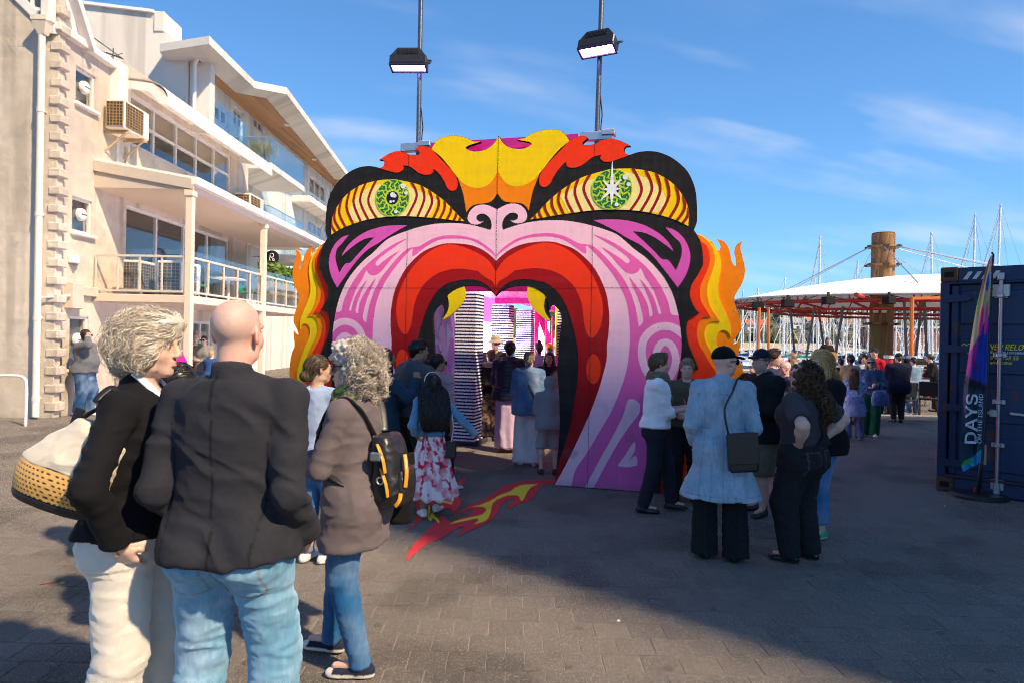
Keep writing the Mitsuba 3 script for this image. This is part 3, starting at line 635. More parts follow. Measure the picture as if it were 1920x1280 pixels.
part(apt, 'ledge', box((XA + .55, 40, 5.9), (1.1, 9, .4), None, .03), 'm_white')
part(apt, 'spandrel', box((XA + .35, 38, 3.9), (.7, 14, .7), None, .03), 'm_white')
# white folding shop doors at street level
a, b = atY(500, 665, 38.), atY(560, 665, 38.)
k = part(apt, 'shop_front', cat([box(((a[0] + b[0]) / 2, 38, 3.6), (b[0] - a[0] + .2, .3, .35), None, .02)] + [box((x, 38, 1.75), (.12, .22, 3.4), None, .01) for x in np.linspace(a[0], b[0], 6)]), 'm_matte', (.8, .8, .78))
for x0, x1 in zip(np.linspace(a[0], b[0], 6)[:-1], np.linspace(a[0], b[0], 6)[1:]): part(k, 'pane', poly3([(x0, 38, .1), (x1, 38, .1), (x1, 38, 3.4), (x0, 38, 3.4)]), 'm_pane')
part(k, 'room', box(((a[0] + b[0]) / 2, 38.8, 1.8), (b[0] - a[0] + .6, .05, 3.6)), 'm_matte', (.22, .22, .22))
part(apt, 'street_wall', cat([box(((a[0] + b[0]) / 2, 39.4, 4.6), (b[0] - a[0] + 4, .5, 1.6)), box((b[0] + .9, 38.6, 2), (1.4, .4, 4))]), 'm_white')
# tufts of ornamental grass on a balcony
def grass_tuft(t, c, h, n, seed, col):
    rng = np.random.default_rng(seed); out = []
    for q in range(n):
        a = rng.random() * 6.28; L = h * rng.uniform(.6, 1); s = rng.uniform(.1, .5)
        b = np.asarray(c) + np.r_[rng.normal(0, .12, 2), 0]
        out.append(tube([b, b + (math.cos(a) * L * s * .4, math.sin(a) * L * s * .4, L * .6), b + (math.cos(a) * L * s, math.sin(a) * L * s, L * .9)], [.012, .010, .002], 3))
    part(t, 'blades', cat(out), 'm_leaf', col)
for x, y, lab in ((-10.4, 27.4, 'golden ornamental grass in a balcony pot of the white block, nearer the wall'), (-9.95, 27.6, 'golden ornamental grass in a balcony pot of the white block, nearer the corner')):
    t = thing('potted_grass', lab, 'potted plant', None)
    grass_tuft(t, (x, y, 8.85), .75, 90, int(abs(x) * 10), (.42, .30, .07)); part(t, 'pot', (lathe([(0, 0), (.16, 0), (.22, .42), (.19, .42), (.17, .38), (0, .38)], 14)[0] + (x, y, 8.46), lathe([(0, 0), (.16, 0), (.22, .42), (.19, .42), (.17, .38), (0, .38)], 14)[1]), 'm_matte', (.25, .24, .22))
t = thing('balcony_shrub', 'small green shrub on the lower glass balcony of the white block', 'shrub')
m_, c_ = leaf_mass(700, (-10.6, 27.1, 5.8), (-9.8, 27.8, 6.5), 18, .07, (.08, .13, .05)); part(t, 'foliage', m_, 'm_leaf', c_)
t = thing('folded_parasol', 'closed white parasol standing on the upper glass balcony', 'parasol')
p = atX(452, 250, -10.9); part(t, 'canopy', (lathe([(0, 0), (.09, .1), (.07, .9), (.04, 1.5), (0, 1.6)], 10)[0] + (p[0], p[1], p[2] - 1.1), lathe([(0, 0), (.09, .1), (.07, .9), (.04, 1.5), (0, 1.6)], 10)[1]), 'm_cloth', (.78, .77, .74)); part(t, 'pole', cyl((p[0], p[1], 8.9), (p[0], p[1], p[2] - 1.0), .03, 8), 'm_metal', (.5, .5, .5))
# white bistro chairs far down the lane
for q, (px, py, lab) in enumerate(((462, 668, 'white slatted cafe chair below the veranda, left of the pair'), (472, 672, 'white slatted cafe chair below the veranda, right of the pair'))):
    t = thing('cafe_chair', lab, 'chair'); g = atY(px, py, 22 - q * .8); x, y = g[0], g[1]
    part(t, 'seat', box((x, y, .45), (.42, .42, .04), None, .01), 'm_matte', (.8, .8, .78))
    for s in np.linspace(-.17, .17, 5): part(t, 'slat', box((x + s, y - .2, .72), (.035, .03, .5)), 'm_matte', (.8, .8, .78))
    for a in (-.19, .19):
        for b in (-.19, .19): part(t, 'leg', box((x + a, y + b, .22), (.035, .035, .44)), 'm_matte', (.8, .8, .78))
# ------------------------------------------------------------------ the big painted face arch
TT, AA = .28, 8.32                      # its front stands on the line Y = AA - TT X
AN = np.array([-TT, -1, 0]) / math.hypot(TT, 1)     # towards the viewer
AE = np.array([1, -TT, 0]) / math.hypot(TT, 1)      # along the front, to the right
A0 = onplane(932.5, 500, [0, AA, 0], AN); A0 = np.array([A0[0], A0[1], 0])
def apl(px, py):
    w = onplane(px, py, A0, AN); return np.array([(w - A0) @ AE, w[2]])
R2, R3, R4, R5, R7 = zs(920, 230, 4.5714), zs(540, 440, 4.5714), zs(980, 440, 4.5714), zs(740, 520, 5.3333), zs(980, 660, 4.5714)
def tr(*runs):
    return np.array([apl(*q) for run in runs for q in run])
def clipc(P):
    P = P.copy(); P[:, 0] = np.maximum(P[:, 0], 0); return P
def half(P, sharp=(), k=7, closed=True):
    """outline of the right half -> polygon; sharp corners by index"""
    return sg.Polygon(smooth_line(P, k, closed, sharp)).buffer(0)
def mirror(g): return shapely.affinity.scale(g, -1, 1, 1, (0, 0))
import shapely.affinity
BIG = sg.box(-6, 0.012, 6, 8)
arch = thing('face_arch', 'huge painted monster face entrance arch with green eyes, fangs and flame sides', 'entrance arch')
def slab(name, g, layer, col, mat='m_paint', th=.0022, base=.05, parent=None, label=None):
    g = g.intersection(BIG)
    out = []
    o = A0 + AN * (base + layer * .0024)
    k = part(parent or arch, name, extrude(g, o, AE, np.array([0, 0, 1.]), AN * th), mat, col)
    if label: labels[k] = {'label': label}
    return k
def both(name, g, layer, col, **k):
    slab(name, g, layer, col, **k); return slab(name, mirror(g), layer, col, **k)
RED, DRED, YEL, ORA, LPINK, MAG, BLK = (.90, .040, .010), (.36, .006, .010), (.93, .62, .005), (.93, .235, .005), (.95, .55, .66), (.84, .13, .42), (.014, .014, .016)
# --- traced outlines
brow = tr(R2([(1185, 293), (1260, 268), (1340, 257), (1430, 264), (1520, 295), (1600, 345), (1680, 420), (1730, 510), (1757, 600), (1767, 700), (1768, 800), (1765, 860), (1740, 925), (1790, 1010), (1815, 1110), (1819, 1200)]),
          R4([(1545, 260), (1520, 312), (1480, 380), (1445, 440), (1432, 510), (1445, 570), (1480, 640), (1513, 672), (1450, 692), (1415, 745), (1404, 820), (1412, 900), (1432, 965), (1472, 1060), (1505, 1147), (1440, 1158), (1370, 1168)]),
          R7([(1360, 300), (1350, 500), (1310, 700), (1240, 900), (1190, 1050), (1170, 1260), (1170, 1400), (270, 1400), (270, 1145)]))
# opening (mouth), right side from the cleft down
mouth = tr(R5([(1008, 212), (1030, 182), (1060, 152), (1100, 128), (1150, 106), (1195, 96), (1260, 90), (1340, 92)]))
mouth_r = tr(R5([(1340, 92), (1420, 118), (1500, 170), (1540, 240), (1552, 330), (1560, 300), (1582, 281), (1610, 288), (1642, 320), (1668, 370), (1677, 430), (1668, 520), (1655, 620), (1644, 760), (1634, 900)]),
             R7([(306, 200), (318, 330), (326, 560), (318, 760), (305, 900), (283, 1140), (270, 1400)]))
mo = np.vstack([mouth, mouth_r[1:]])
mo_line = smooth_line(mo, 6, False, (0, 7, 12))
open_half = sg.Polygon(np.vstack([mo_line, [[0, -.3]], [[0, mo_line[0, 1]]]])).buffer(0)
opening = so.unary_union([open_half, mirror(open_half), sg.box(-.01, -.3, .01, mo_line[0, 1])])
bl = smooth_line(brow, 6, False, (0, 12, 23, 30, 38, 39))
top_in = apl(*R2([(680, 190)])[0])
red_top = tr(R2([(1185, 293), (1000, 300), (700, 300)]))
black_half = sg.Polygon(np.vstack([[[0, -.3]], [[0, apl(932, 300)[1]]], [[.5, apl(1000, 300)[1]]], red_top[::-1], bl[1:]])).buffer(0)
face = so.unary_union([black_half, mirror(black_half)]).buffer(.001).difference(opening)
# --- forehead, brows
yel_top = half(clipc(tr(R2([(68, 425), (72, 130), (110, 180), (170, 225), (250, 240), (320, 226), (366, 196), (338, 178), (235, 158), (300, 146), (370, 106), (460, 80), (550, 75), (610, 86), (650, 120), (682, 172), (600, 240), (520, 330), (450, 420), (380, 500), (300, 545), (220, 558), (150, 535), (105, 485)]))), (0, 1, 6, 8, 15))
ora_top = half(clipc(tr(R2([(68, 380), (200, 440), (425, 455), (395, 530), (370, 600), (350, 690), (336, 765), (318, 735), (290, 710), (250, 697), (180, 693), (120, 680), (85, 640), (66, 612)]))), (0, 2, 6, 13))
red_brow = half(tr(R2([(682, 168), (720, 150), (760, 133), (815, 132), (838, 146), (812, 168), (792, 190), (802, 206), (850, 206), (900, 196), (960, 165), (1030, 152), (1100, 165), (1150, 187), (1200, 212), (1165, 215), (1147, 240), (1155, 275), (1190, 293), (1130, 315), (1040, 345), (990, 349), (955, 332), (944, 310), (956, 288), (880, 310), (800, 370), (740, 396), (690, 398), (658, 380), (656, 346), (600, 400), (550, 470), (520, 530), (480, 562), (440, 555), (424, 520), (430, 470), (470, 400), (560, 300), (640, 215)])), (4, 14, 18, 24, 30))
crown = so.unary_union([yel_top, mirror(yel_top), red_brow, mirror(red_brow)]).buffer(.004)
face = so.unary_union([face, crown, sg.box(-.3, 3.3, .3, apl(932, 290)[1])])
# --- side flames (each band a board of its own)
rb = tr(R4([(1490, 0), (1530, 60), (1570, 90), (1600, 150), (1605, 230), (1580, 320), (1540, 400), (1522, 460), (1523, 540), (1545, 600), (1612, 706), (1540, 715), (1505, 770), (1494, 850), (1510, 930), (1560, 1020), (1612, 1110)]), R7([(1665, 190), (1680, 330), (1640, 480), (1550, 620), (1480, 800), (1420, 950), (1370, 1100), (1330, 1250), (1330, 1400)]))
ob = tr(R4([(1485, -5), (1540, 20), (1600, 75), (1640, 150), (1648, 230), (1622, 330), (1590, 420), (1582, 480), (1590, 560), (1620, 640), (1692, 746), (1635, 742), (1590, 765), (1560, 830), (1565, 900), (1600, 980), (1640, 1060)]), R7([(1700, 200), (1730, 330), (1690, 480), (1600, 650), (1520, 820), (1450, 1000), (1400, 1150), (1390, 1400)]))
yb = tr(R4([(1485, -8), (1550, 15), (1610, 65), (1660, 120), (1695, 200), (1700, 290), (1686, 370), (1675, 440), (1680, 520), (1710, 610), (1760, 720), (1784, 800), (1784, 880), (1768, 842), (1738, 820), (1705, 820), (1672, 850), (1660, 900), (1672, 960), (1720, 1060)]), R7([(1770, 200), (1800, 330), (1760, 480), (1680, 650), (1610, 820), (1560, 1000), (1520, 1150), (1520, 1400)]))
oo = tr(R4([(1480, -10), (1620, 60), (1668, 130), (1690, 130), (1695, 88), (1667, 38), (1722, 56), (1760, 100), (1780, 160), (1790, 220), (1815, 266), (1830, 262), (1826, 200), (1815, 150), (1832, 90), (1882, 52), (1868, 110), (1882, 180), (1904, 270), (1904, 340), (1880, 420), (1840, 490), (1816, 540), (1822, 600), (1850, 680), (1874, 760), (1864, 820), (1822, 890), (1808, 935), (1840, 924), (1869, 897), (1862, 965), (1850, 1050)]), R7([(1880, 120), (1900, 250), (1890, 400), (1830, 560), (1760, 720), (1700, 900), (1660, 1060), (1650, 1400)]))
def band(line, sharp=()): return sg.Polygon(np.vstack([[[1.2, -.3]], [[1.2, line[0, 1] + .02]], smooth_line(line, 6, False, sharp)])).buffer(0)
G_o, G_y, G_oi, G_r = band(oo, (5, 15, 30)), band(yb, (12,)), band(ob, (10,)), band(rb, (10,))
# the boards, back to front: outermost first
for s, mm in ((1, lambda g: g), (-1, mirror)):
    for name, g, back, col in (('outer_flame', G_o, .050, ORA), ('yellow_flame', G_y, .036, YEL), ('inner_flame', G_oi, .022, ORA), ('red_flame', G_r, .008, RED)):
        gg = mm(g).difference(opening.buffer(.2)).intersection(BIG)
        k = part(arch, name, extrude(gg, A0 - AN * back, AE, Z3, AN * .024), 'm_paint', col)
part(arch, 'face_panel', extrude(face.intersection(BIG), A0 + AN * -.004, AE, Z3, AN * .0545), 'm_paint', BLK)
def inface(g): return g.intersection(face.buffer(-.0005))
both('yellow_crest', yel_top, 2, YEL); both('orange_brow', inface(ora_top).difference(yel_top.buffer(-.02)), 1, ORA); both('red_eyebrow', red_brow, 2, RED)
# --- cheeks
cheek = half(tr(R2([(888, 845), (1000, 838), (1150, 845), (1300, 880), (1420, 940), (1500, 1005), (1550, 1070), (1568, 1110), (1500, 1055), (1400, 988), (1310, 950), (1222, 940), (1300, 1010), (1400, 1105), (1470, 1175)]), R4([(1250, 225), (1315, 312), (1348, 232), (1366, 150), (1348, 75)]), R2([(1570, 985), (1498, 904), (1580, 930), (1650, 990), (1695, 1070), (1712, 1150)]), R4([(1426, 280), (1390, 370), (1331, 457), (1220, 312), (1120, 192), (1015, 98)]), R2([(1180, 1000), (1080, 940), (980, 888)])), (0, 7, 11, 16, 21, 28))
both('cheek_stripe', inface(cheek), 1, (.70, .10, .44))
# --- upper lip and muzzle (light pink), its magenta figure
pink_edge = tr(R2([(62, 752), (90, 740), (140, 715), (200, 703), (260, 715), (305, 755), (322, 810), (305, 850), (265, 870), (215, 868), (175, 842), (205, 850), (238, 832), (243, 802), (215, 782), (175, 785), (135, 815), (112, 860), (109, 900), (118, 926), (180, 905), (280, 875), (400, 853), (520, 845), (640, 848), (760, 865), (880, 893), (1000, 930), (1100, 975)]),
               R4([(960, 130), (1060, 205), (1150, 295), (1220, 385), (1285, 510), (1328, 650), (1350, 780), (1362, 900), (1360, 1020), (1342, 1140)]), R7([(1310, 260), (1255, 420), (1190, 600), (1120, 760), (1075, 900), (1055, 1050), (1050, 1300), (1050, 1400), (275, 1400)]))
lip_out = tr(R2([(47, 1205), (100, 1150), (180, 1092), (280, 1050), (400, 1030), (520, 1026), (620, 1050)]), R4([(450, 132), (540, 203), (620, 292), (680, 400), (720, 500), (741, 620), (748, 720), (741, 850), (728, 950)]), R7([(727, 40), (715, 110), (690, 205), (650, 340), (590, 500), (520, 660), (440, 830), (360, 990), (285, 1120), (262, 1160), (150, 1400)]))
pe = clipc(pink_edge)
pl = smooth_line(pe, 6, False, (10, 19, 0)); ll = clipc(smooth_line(lip_out, 6, False, ()))
pink = sg.Polygon(np.vstack([[[0, ll[0, 1] + .0]], [[0, pl[0, 1]]], pl, ll[::-1]])).buffer(0)
both('pink_muzzle', inface(pink), 1, LPINK)
mag = tr(R2([(45, 1165), (100, 1097), (200, 1021), (300, 980), (400, 960), (520, 955), (640, 980), (760, 1040)]), R4([(600, 100), (700, 182), (800, 292), (870, 382), (930, 500), (970, 620), (988, 715), (1000, 792), (1036, 745), (1020, 640), (990, 540), (950, 450), (919, 373), (970, 430), (1030, 510), (1070, 590), (1085, 655), (1090, 706), (1118, 690), (1108, 620), (1080, 540), (1040, 450), (1009, 388), (1060, 440), (1120, 530), (1150, 610), (1165, 678), (1191, 676), (1170, 600), (1120, 470), (1060, 380), (1015, 293), (998, 318), (970, 335), (930, 341), (880, 320), (820, 260), (760, 190), (679, 113), (700, 122), (780, 168), (850, 215), (898, 250), (920, 242), (918, 215), (880, 178), (800, 120), (720, 72), (618, 8), (760, 62), (900, 150), (1040, 260), (1130, 360), (1200, 470), (1250, 580), (1276, 680), (1340, 700), (1420, 760), (1420, 1000)]),
         R7([(1400, 300), (1200, 800), (1120, 1100), (1120, 1400), (290, 1400), (415, 1157), (460, 1000), (560, 850), (660, 680), (760, 510), (830, 350), (880, 205), (905, 100)]), R4([(922, 960), (926, 850), (920, 740), (900, 600), (860, 490), (800, 380), (720, 270), (640, 180), (555, 100)]), R2([(820, 1130), (720, 1062), (620, 1006), (520, 983), (400, 986), (300, 1001), (200, 1046), (110, 1112)]))
mag = half(mag, (0, 15, 18, 24, 25, 27, 29, 34, 38, 46, 54, 61), 6)
both('magenta_swirl', inface(mag.intersection(pink)), 2, MAG)
def stroke(pts, w): return sg.LineString(smooth_line(tr(pts), 7)).buffer(w / 2)
wz = np.linalg.norm(apl(1240, 660) - apl(1230, 660)) / 45.714      # one zoom pixel in metres here
ring = stroke(R4([(1420, 900), (1350, 835), (1290, 796), (1220, 784), (1145, 800), (1080, 846), (1036, 915), (1024, 1000), (1036, 1090), (1080, 1190), (1150, 1270), (1240, 1330)]), 68 * wz)
spir = stroke(R4([(1170, 1145), (1150, 1060), (1153, 1000), (1178, 945), (1225, 920), (1275, 948), (1306, 1015), (1312, 1096), (1275, 1200), (1200, 1268), (1110, 1300)]), 62 * wz)
core = half(tr(R4([(1130, 1010), (1165, 1040), (1180, 1030), (1200, 1015), (1212, 1050), (1200, 1110), (1165, 1165), (1125, 1120)])), ())
st1 = half(tr(R7([(915, 400), (860, 550), (760, 745), (640, 960), (525, 1185), (595, 1185), (715, 960), (820, 775), (910, 640), (1000, 520), (1000, 430)])), (4, 5))
st2 = half(tr(R7([(960, 760), (885, 870), (818, 962), (870, 975), (935, 972), (985, 950), (975, 880), (915, 918), (965, 830)])), (2, 7))
st3 = half(tr(R7([(1090, 665), (1150, 660), (1225, 618), (1210, 680), (1150, 690), (1085, 700)])), ())
both('pink_spiral', inface(so.unary_union([ring, spir.union(core), st1, st2, st3]).intersection(pink)), 3, LPINK)
# --- lips
blk_out = tr(R5([(1008, 212), (1025, 180), (1060, 135), (1110, 85), (1180, 46), (1280, 25), (1380, 30), (1470, 52)]), R4([(140, 396), (220, 427), (290, 478), (340, 542), (390, 640), (430, 760), (460, 880), (480, 1000), (485, 1100)]), R7([(484, 100), (475, 260), (450, 420), (420, 600), (385, 740), (340, 870), (300, 1010), (262, 1160), (190, 1400)]))
bo = clipc(smooth_line(blk_out, 6, False, (0,)))
dred = sg.Polygon(np.vstack([[[0, bo[0, 1]]], [[0, ll[0, 1]]], ll, bo[::-1]])).buffer(0)
both('dark_lip', inface(dred), 1, DRED)
bred = tr([R2([(44, 1283)])[0]], R2([(130, 1180), (230, 1115), (330, 1070), (400, 1048)]), R4([(200, 75), (300, 90), (400, 140), (490, 212), (570, 302), (630, 402), (670, 505), (691, 600), (693, 680), (676, 780), (640, 855), (598, 887), (568, 870), (540, 800), (526, 700), (515, 610), (480, 510), (430, 430), (350, 360), (260, 316), (150, 295), (60, 297), (-60, 315)]), R5([(1130, 5), (1060, 45), (1008, 96)]))
bred = half(clipc(bred), (0, 27), 6)
both('red_lip', inface(bred), 2, RED)
ov = apl(*R4([(613, 1148)])[0])
oval = shapely.affinity.scale(sg.Point(*ov).buffer(1, 24), 66 * wz, 132 * wz)
both('lip_spot', inface(oval), 2, RED)
# --- fangs hang in the opening
fang = half(tr(R5([(1343, 90), (1400, 110), (1460, 143), (1522, 190), (1505, 245), (1502, 310), (1522, 370), (1570, 442), (1500, 408), (1430, 350), (1375, 280), (1342, 210), (1333, 150)])), (3, 7, 0))
hook = half(tr(R5([(1480, 150), (1530, 185), (1508, 240), (1500, 310), (1522, 375), (1572, 444), (1556, 380), (1552, 320), (1570, 240), (1600, 180), (1540, 130)])), (5,))
for mm in (lambda g: g, mirror):
    part(arch, 'fang', extrude(mm(fang), A0 + AN * .012, AE, Z3, AN * .034), 'm_paint', YEL)
    part(arch, 'gum', extrude(mm(hook).difference(mm(fang)), A0 + AN * .008, AE, Z3, AN * .030), 'm_paint', BLK)
# --- eyes
eye = half(tr(R2([(350, 838), (420, 770), (520, 665), (640, 570), (770, 490), (900, 445), (1030, 415), (1150, 405), (1250, 410), (1370, 430), (1470, 470), (1560, 530), (1630, 610), (1680, 700), (1701, 790), (1695, 896), (1600, 850), (1500, 815), (1400, 790), (1280, 768), (1150, 757), (1000, 757), (850, 765), (700, 785), (560, 805), (450, 825)])), (0, 15))
pale = half(tr(R2([(600, 640), (690, 590), (800, 530), (900, 490), (1000, 470), (1150, 440), (1230, 452), (1340, 490), (1430, 550), (1490, 630), (1505, 690), (1480, 745), (1420, 780), (1280, 768), (1150, 757), (900, 760), (700, 785), (640, 700)])), (0,)).intersection(eye)
def p2l(*q): return apl(*R2(q)[0])
ec = p2l((1045, 583)); er = 173 * np.linalg.norm(p2l((1095, 583)) - p2l((995, 583))) / 100
stripes = []
for q in ([(1220, 395), (1298, 590), (1195, 775)], [(1335, 420), (1385, 585), (1285, 780)], [(1422, 440), (1455, 600), (1365, 795)], [(1505, 485), (1530, 640), (1445, 815)], [(1590, 545), (1610, 690), (1525, 845)], [(1655, 640), (1662, 750), (1590, 860)], [(1700, 745), (1690, 810), (1640, 880)], [(862, 450), (805, 585), (895, 775)], [(762, 485), (730, 615), (795, 785)], [(685, 535), (655, 655), (720, 795)], [(605, 590), (590, 685), (640, 805)], [(535, 645), (537, 725), (580, 812)], [(472, 700), (478, 755), (515, 822)], [(424, 750), (428, 790), (450, 832)], [(383, 790), (388, 815), (396, 840)]):
    stripes.append(sg.LineString(smooth_line(tr(R2(q)), 8)).buffer(11.5 * er / 173))
stripes = so.unary_union(stripes).intersection(eye.buffer(-.001))
for side, mm in ((1, lambda g: g), (-1, mirror)):
    lab = 'wide yellow striped eye with a white star sparkle, on the right' if side > 0 else 'wide yellow striped eye with a round glossy pupil, on the left'
    e = slab('eye', mm(inface(eye)), 2, YEL, label=lab)
    slab('pale_zone', mm(inface(pale)), 3, (.92, .78, .28), parent=e)
    [slab('stripe', mm(inface(q)), 4, (.34, .008, .02), parent=e) for q in stripes.geoms]
    c = np.array([ec[0] * side, ec[1]])
    def rp(r, a): return (c[0] + er * r * math.cos(a), c[1] + er * r * math.sin(a))
    slab('iris', sg.Point(*c).buffer(er, 40), 5, (.012, .17, .05), parent=e)
    rays = [sg.Point(*c).buffer(er * .44, 32).difference(sg.Point(*c).buffer(er * .37, 32))]
    for q in range(15):
        a = q * 2 * math.pi / 15 + .1
        rays.append(sg.LineString([rp(r, a + .09 * math.sin(r * 16 + q)) for r in np.linspace(.42, .96, 14)]).buffer(er * .042))
        rays.append(sg.Point(*rp(.42, a + .2)).buffer(er * .07))
    rays.append(sg.Point(*c).buffer(er * 1.0, 40).difference(sg.Point(*c).buffer(er * .955, 40)))
    slab('iris_lines', so.unary_union(rays), 6, (.50, .66, .04), parent=e)
    dots = [sg.Point(*rp(r, q * 2 * math.pi / 15 + .1 + .21)).buffer(er * .028, 6) for q in range(15) for r in (.62, .84)]
    slab('iris_dots', so.unary_union(dots), 7, (.62, .74, .3), parent=e)
    slab('pupil', sg.Point(*c).buffer(er * .34, 32), 7, (.012, .012, .03), parent=e)
    hl = [sg.Point(*rp(r, a)).buffer(er * s) for r, a, s in ((.86, .72, .13), (.84, .25, .10), (.80, -1.25, .095))] if side > 0 else [sg.Point(*rp(r, a)).buffer(er * s) for r, a, s in ((.88, .78, .15), (.84, .30, .11), (.78, -1.28, .10), (.17, 1.5, .14), (.17, .6, .1), (.23, -2.0, .075), (.2, -1.2, .06))]
    [slab('highlight', q, 8 + .01 * j, (.75, .78, .85), parent=e) for j, q in enumerate(hl)]
    if side > 0:
        st = []
        for q, L in enumerate((.42, .66, 1.36, .62, .45, .76, .80, .66)):
            a = q * math.pi / 4; w = .075 if q % 2 else .1
            st.append(sg.Polygon([rp(.13, a - .8), rp(L, a), rp(.13, a + .8), c]))
        slab('star', so.unary_union(st).buffer(er * .012), 9, (.85, .87, .90), parent=e)
# board joints and top tab lines: fine dark grooves between the plywood sheets
jl = []
def jline(a, b): jl.append(sg.LineString([a, b]).buffer(.0022))
jx, jz = apl(1112, 480)[0], apl(1110, 541)[1]
for s in (1, -1): jline((s * jx, 0), (s * jx, 4.4)); 
jline((-3, jz), (3, jz)); jline((0, 2.3), (0, 4.4))
jj = so.unary_union(jl).intersection(face).difference(eye.buffer(.02)).difference(mirror(eye).buffer(.02))
slab('joint', jj, 4.2, (.035, .02, .03), mat='m_matte', th=.0004)
# --- the passage behind
def ab(s, d, z): return A0 + AE * s - AN * d + Z3 * z      # s along the front, d behind it
zt = 4.10
HP, DM = (.72, .012, .22), (.45, .006, .20)
tl = arch

part(tl, 'rear_frame', cat([bar(ab(-.93, .14, 4.0), ab(.93, .14, 4.0), .16, .16), bar(ab(-1.3, .16, 0), ab(-1.3, .16, 3.9), .12, .12), bar(ab(1.35, .16, 0), ab(1.35, .16, 3.9), .12, .12)]), 'm_satin', DM)
part(tl, 'rear_panel', prism3([ab(-.95, .10, 3.9), ab(.95, .10, 3.9), ab(.95, .10, 4.21), ab(-.95, .10, 4.21)], -AN * .03), 'm_satin', (.62, .008, .25))
def f_mural(p, n, uv):
    s = p.x * .27 + p.y
    w1, w2 = fbm(s * 1.3, p.z * 1.1, 0., 3), fbm(s * 1.3 + 8, p.z * 1.1, 5., 3)
    a = s * 2.6 + 2.2 * w1; b = p.z * 2.0 + 2.2 * w2
    t = dr.sin(a * 2.2 + dr.sin(b * 2.6) * 1.6)
    c = mix((.66, .24, .62), (.78, .48, .80), smoothstep(-.8, .9, t))
    c = mix(c, (.74, .62, .88), smoothstep(.72, .98, dr.sin(b * 3.4 + t * 1.8)))
    d1, d2, r = voronoi(s * 2.1, p.z * 1.7)
    c = mix(c, (.13, .20, .66), (smoothstep(.30, .33, d1) - smoothstep(.36, .39, d1)) * smoothstep(.35, .5, r))
    return mix(c, (.75, .22, .55), .6 * smoothstep(.80, .97, r) * smoothstep(.3, .1, d1))
scene['m_mural'] = two(prin(proc(f_mural), .55))
def f_stripe(p, n, uv):
    z = p.z + .006 * fbm(p.x * 6, p.y * 6, p.z * 2., 2)
    t = z / .054; t = dr.abs(t - dr.floor(t) - .5)
    return mix((.70, .70, .78), (.012, .014, .07), smoothstep(.235, .265, t))
scene['m_stripe'] = two(prin(proc(f_stripe), .85))
part(tl, 'front_wall', prism3([ab(-1.20, .30, 0), ab(-1.20, .56, 0), ab(-1.20, .56, 2.75), ab(-1.20, .30, 2.75)], -AE * .05), 'm_satin', (.02, .02, .03))
part(tl, 'mural_panel', prism3([ab(-1.18, .60, 0), ab(-1.36, 2.22, 0), ab(-1.36, 2.22, 3.0), ab(-1.18, .60, 3.0)], -AE * .06), 'm_mural', label=None) if False else part(tl, 'mural_panel', prism3([ab(-1.18, .60, 0), ab(-1.36, 2.22, 0), ab(-1.36, 2.22, 3.0), ab(-1.18, .60, 3.0)], -AE * .06), 'm_mural')
labels[tl + '__mural_panel'] = {'label': 'lilac panel painted with swirling clouds'}
RA = np.stack([AE, -AN, Z3], 1)
for (px, py, Y, w) in ((878, 831, 11.25, .40), (942, 771, 15.0, .40), (985, 757, 17.4, .40)):
    c = atY(px, 634, Y); h = 2.46
    part(tl, 'striped_column', box((c[0], c[1], h / 2), (w, w, h), RA, .012), 'm_stripe')
    part(tl, 'column_foot', box((c[0], c[1], .03), (w + .16, w + .16, .06), RA, .01), 'm_matte', (.03, .03, .035))
    b = c + AE * -.26
    part(tl, 'clamp', cat([box((b[0], b[1], 2.0), (.05, .05, .07), RA, .01), cyl((b[0], b[1], 2.0), tuple(c * (1, 1, 0) + np.array([0, 0, 2.0])), .014, 6)]), 'm_matte', (.03, .03, .03))
    part(tl, 'clamp', box((b[0], b[1], 1.45), (.1, .06, .07), RA, .012), 'm_satin', (.8, .02, .25))
# bright screens between the columns with a purple band above
def wall2(p, q, z0, z1, mat, col, name, th=.05):
    p, q = np.array(p), np.array(q); n = np.array([q[1] - p[1], p[0] - q[0]]); n = n / np.linalg.norm(n)
    return part(tl, name, prism3([(*p, z0), (*q, z0), (*q, z1), (*p, z1)], np.r_[n * th, 0]), mat, col)
L0, L1, L2 = (-1.12, 12.3), (-.66, 16.4), (-.20, 20.5)
scene['m_screen'] = two(prin(rgb((.85, .82, .85)), .8))
for a, b in ((L0, L1), (L1, L2)):
    k = wall2(a, b, .05, 2.1, 'm_screen', None, 'light_screen'); scene[k]['emitter'] = {'type': 'area', 'radiance': rgb((.95, .82, .98))}
    wall2(a, b, 2.12, 2.75, 'm_satin', (.52, .12, .58), 'purple_band')
# right side: slanting pink fins, a striped post with a yellow edge, low pink wall
for (xa, xb, Y, zt2) in ((1002, 1010, 16.0, 2.5), (1022, 1026, 14.8, 2.5), (1034, 1037, 14.0, 2.2)):
    a = atY(xa, 634, Y); b = atY(xb, 634, Y)
    part(tl, 'pink_post', box(((a[0] + b[0]) / 2, Y, zt2 / 2), (b[0] - a[0], .1, zt2), None, .006), 'm_satin', HP)
a = atY(1000, 575, 18.0); b = atY(1012, 575, 18.0); c = atY(1036, 640, 18.0); d = atY(1026, 645, 18.0)
part(tl, 'pink_fin', prism3([a, b, c, d], (0, .12, 0)), 'm_satin', HP)
a = atY(1003, 640, 18.6); b = atY(1030, 640, 18.6)
k = part(tl, 'light_screen', prism3([(a[0], 18.6, 0), (b[0], 18.6, 0), (b[0], 18.6, 2.2), (a[0], 18.6, 2.2)], (0, .05, 0)), 'm_screen'); scene[k]['emitter'] = {'type': 'area', 'radiance': rgb((.9, .7, .85))}
c = atY(1049, 634, 13.2)
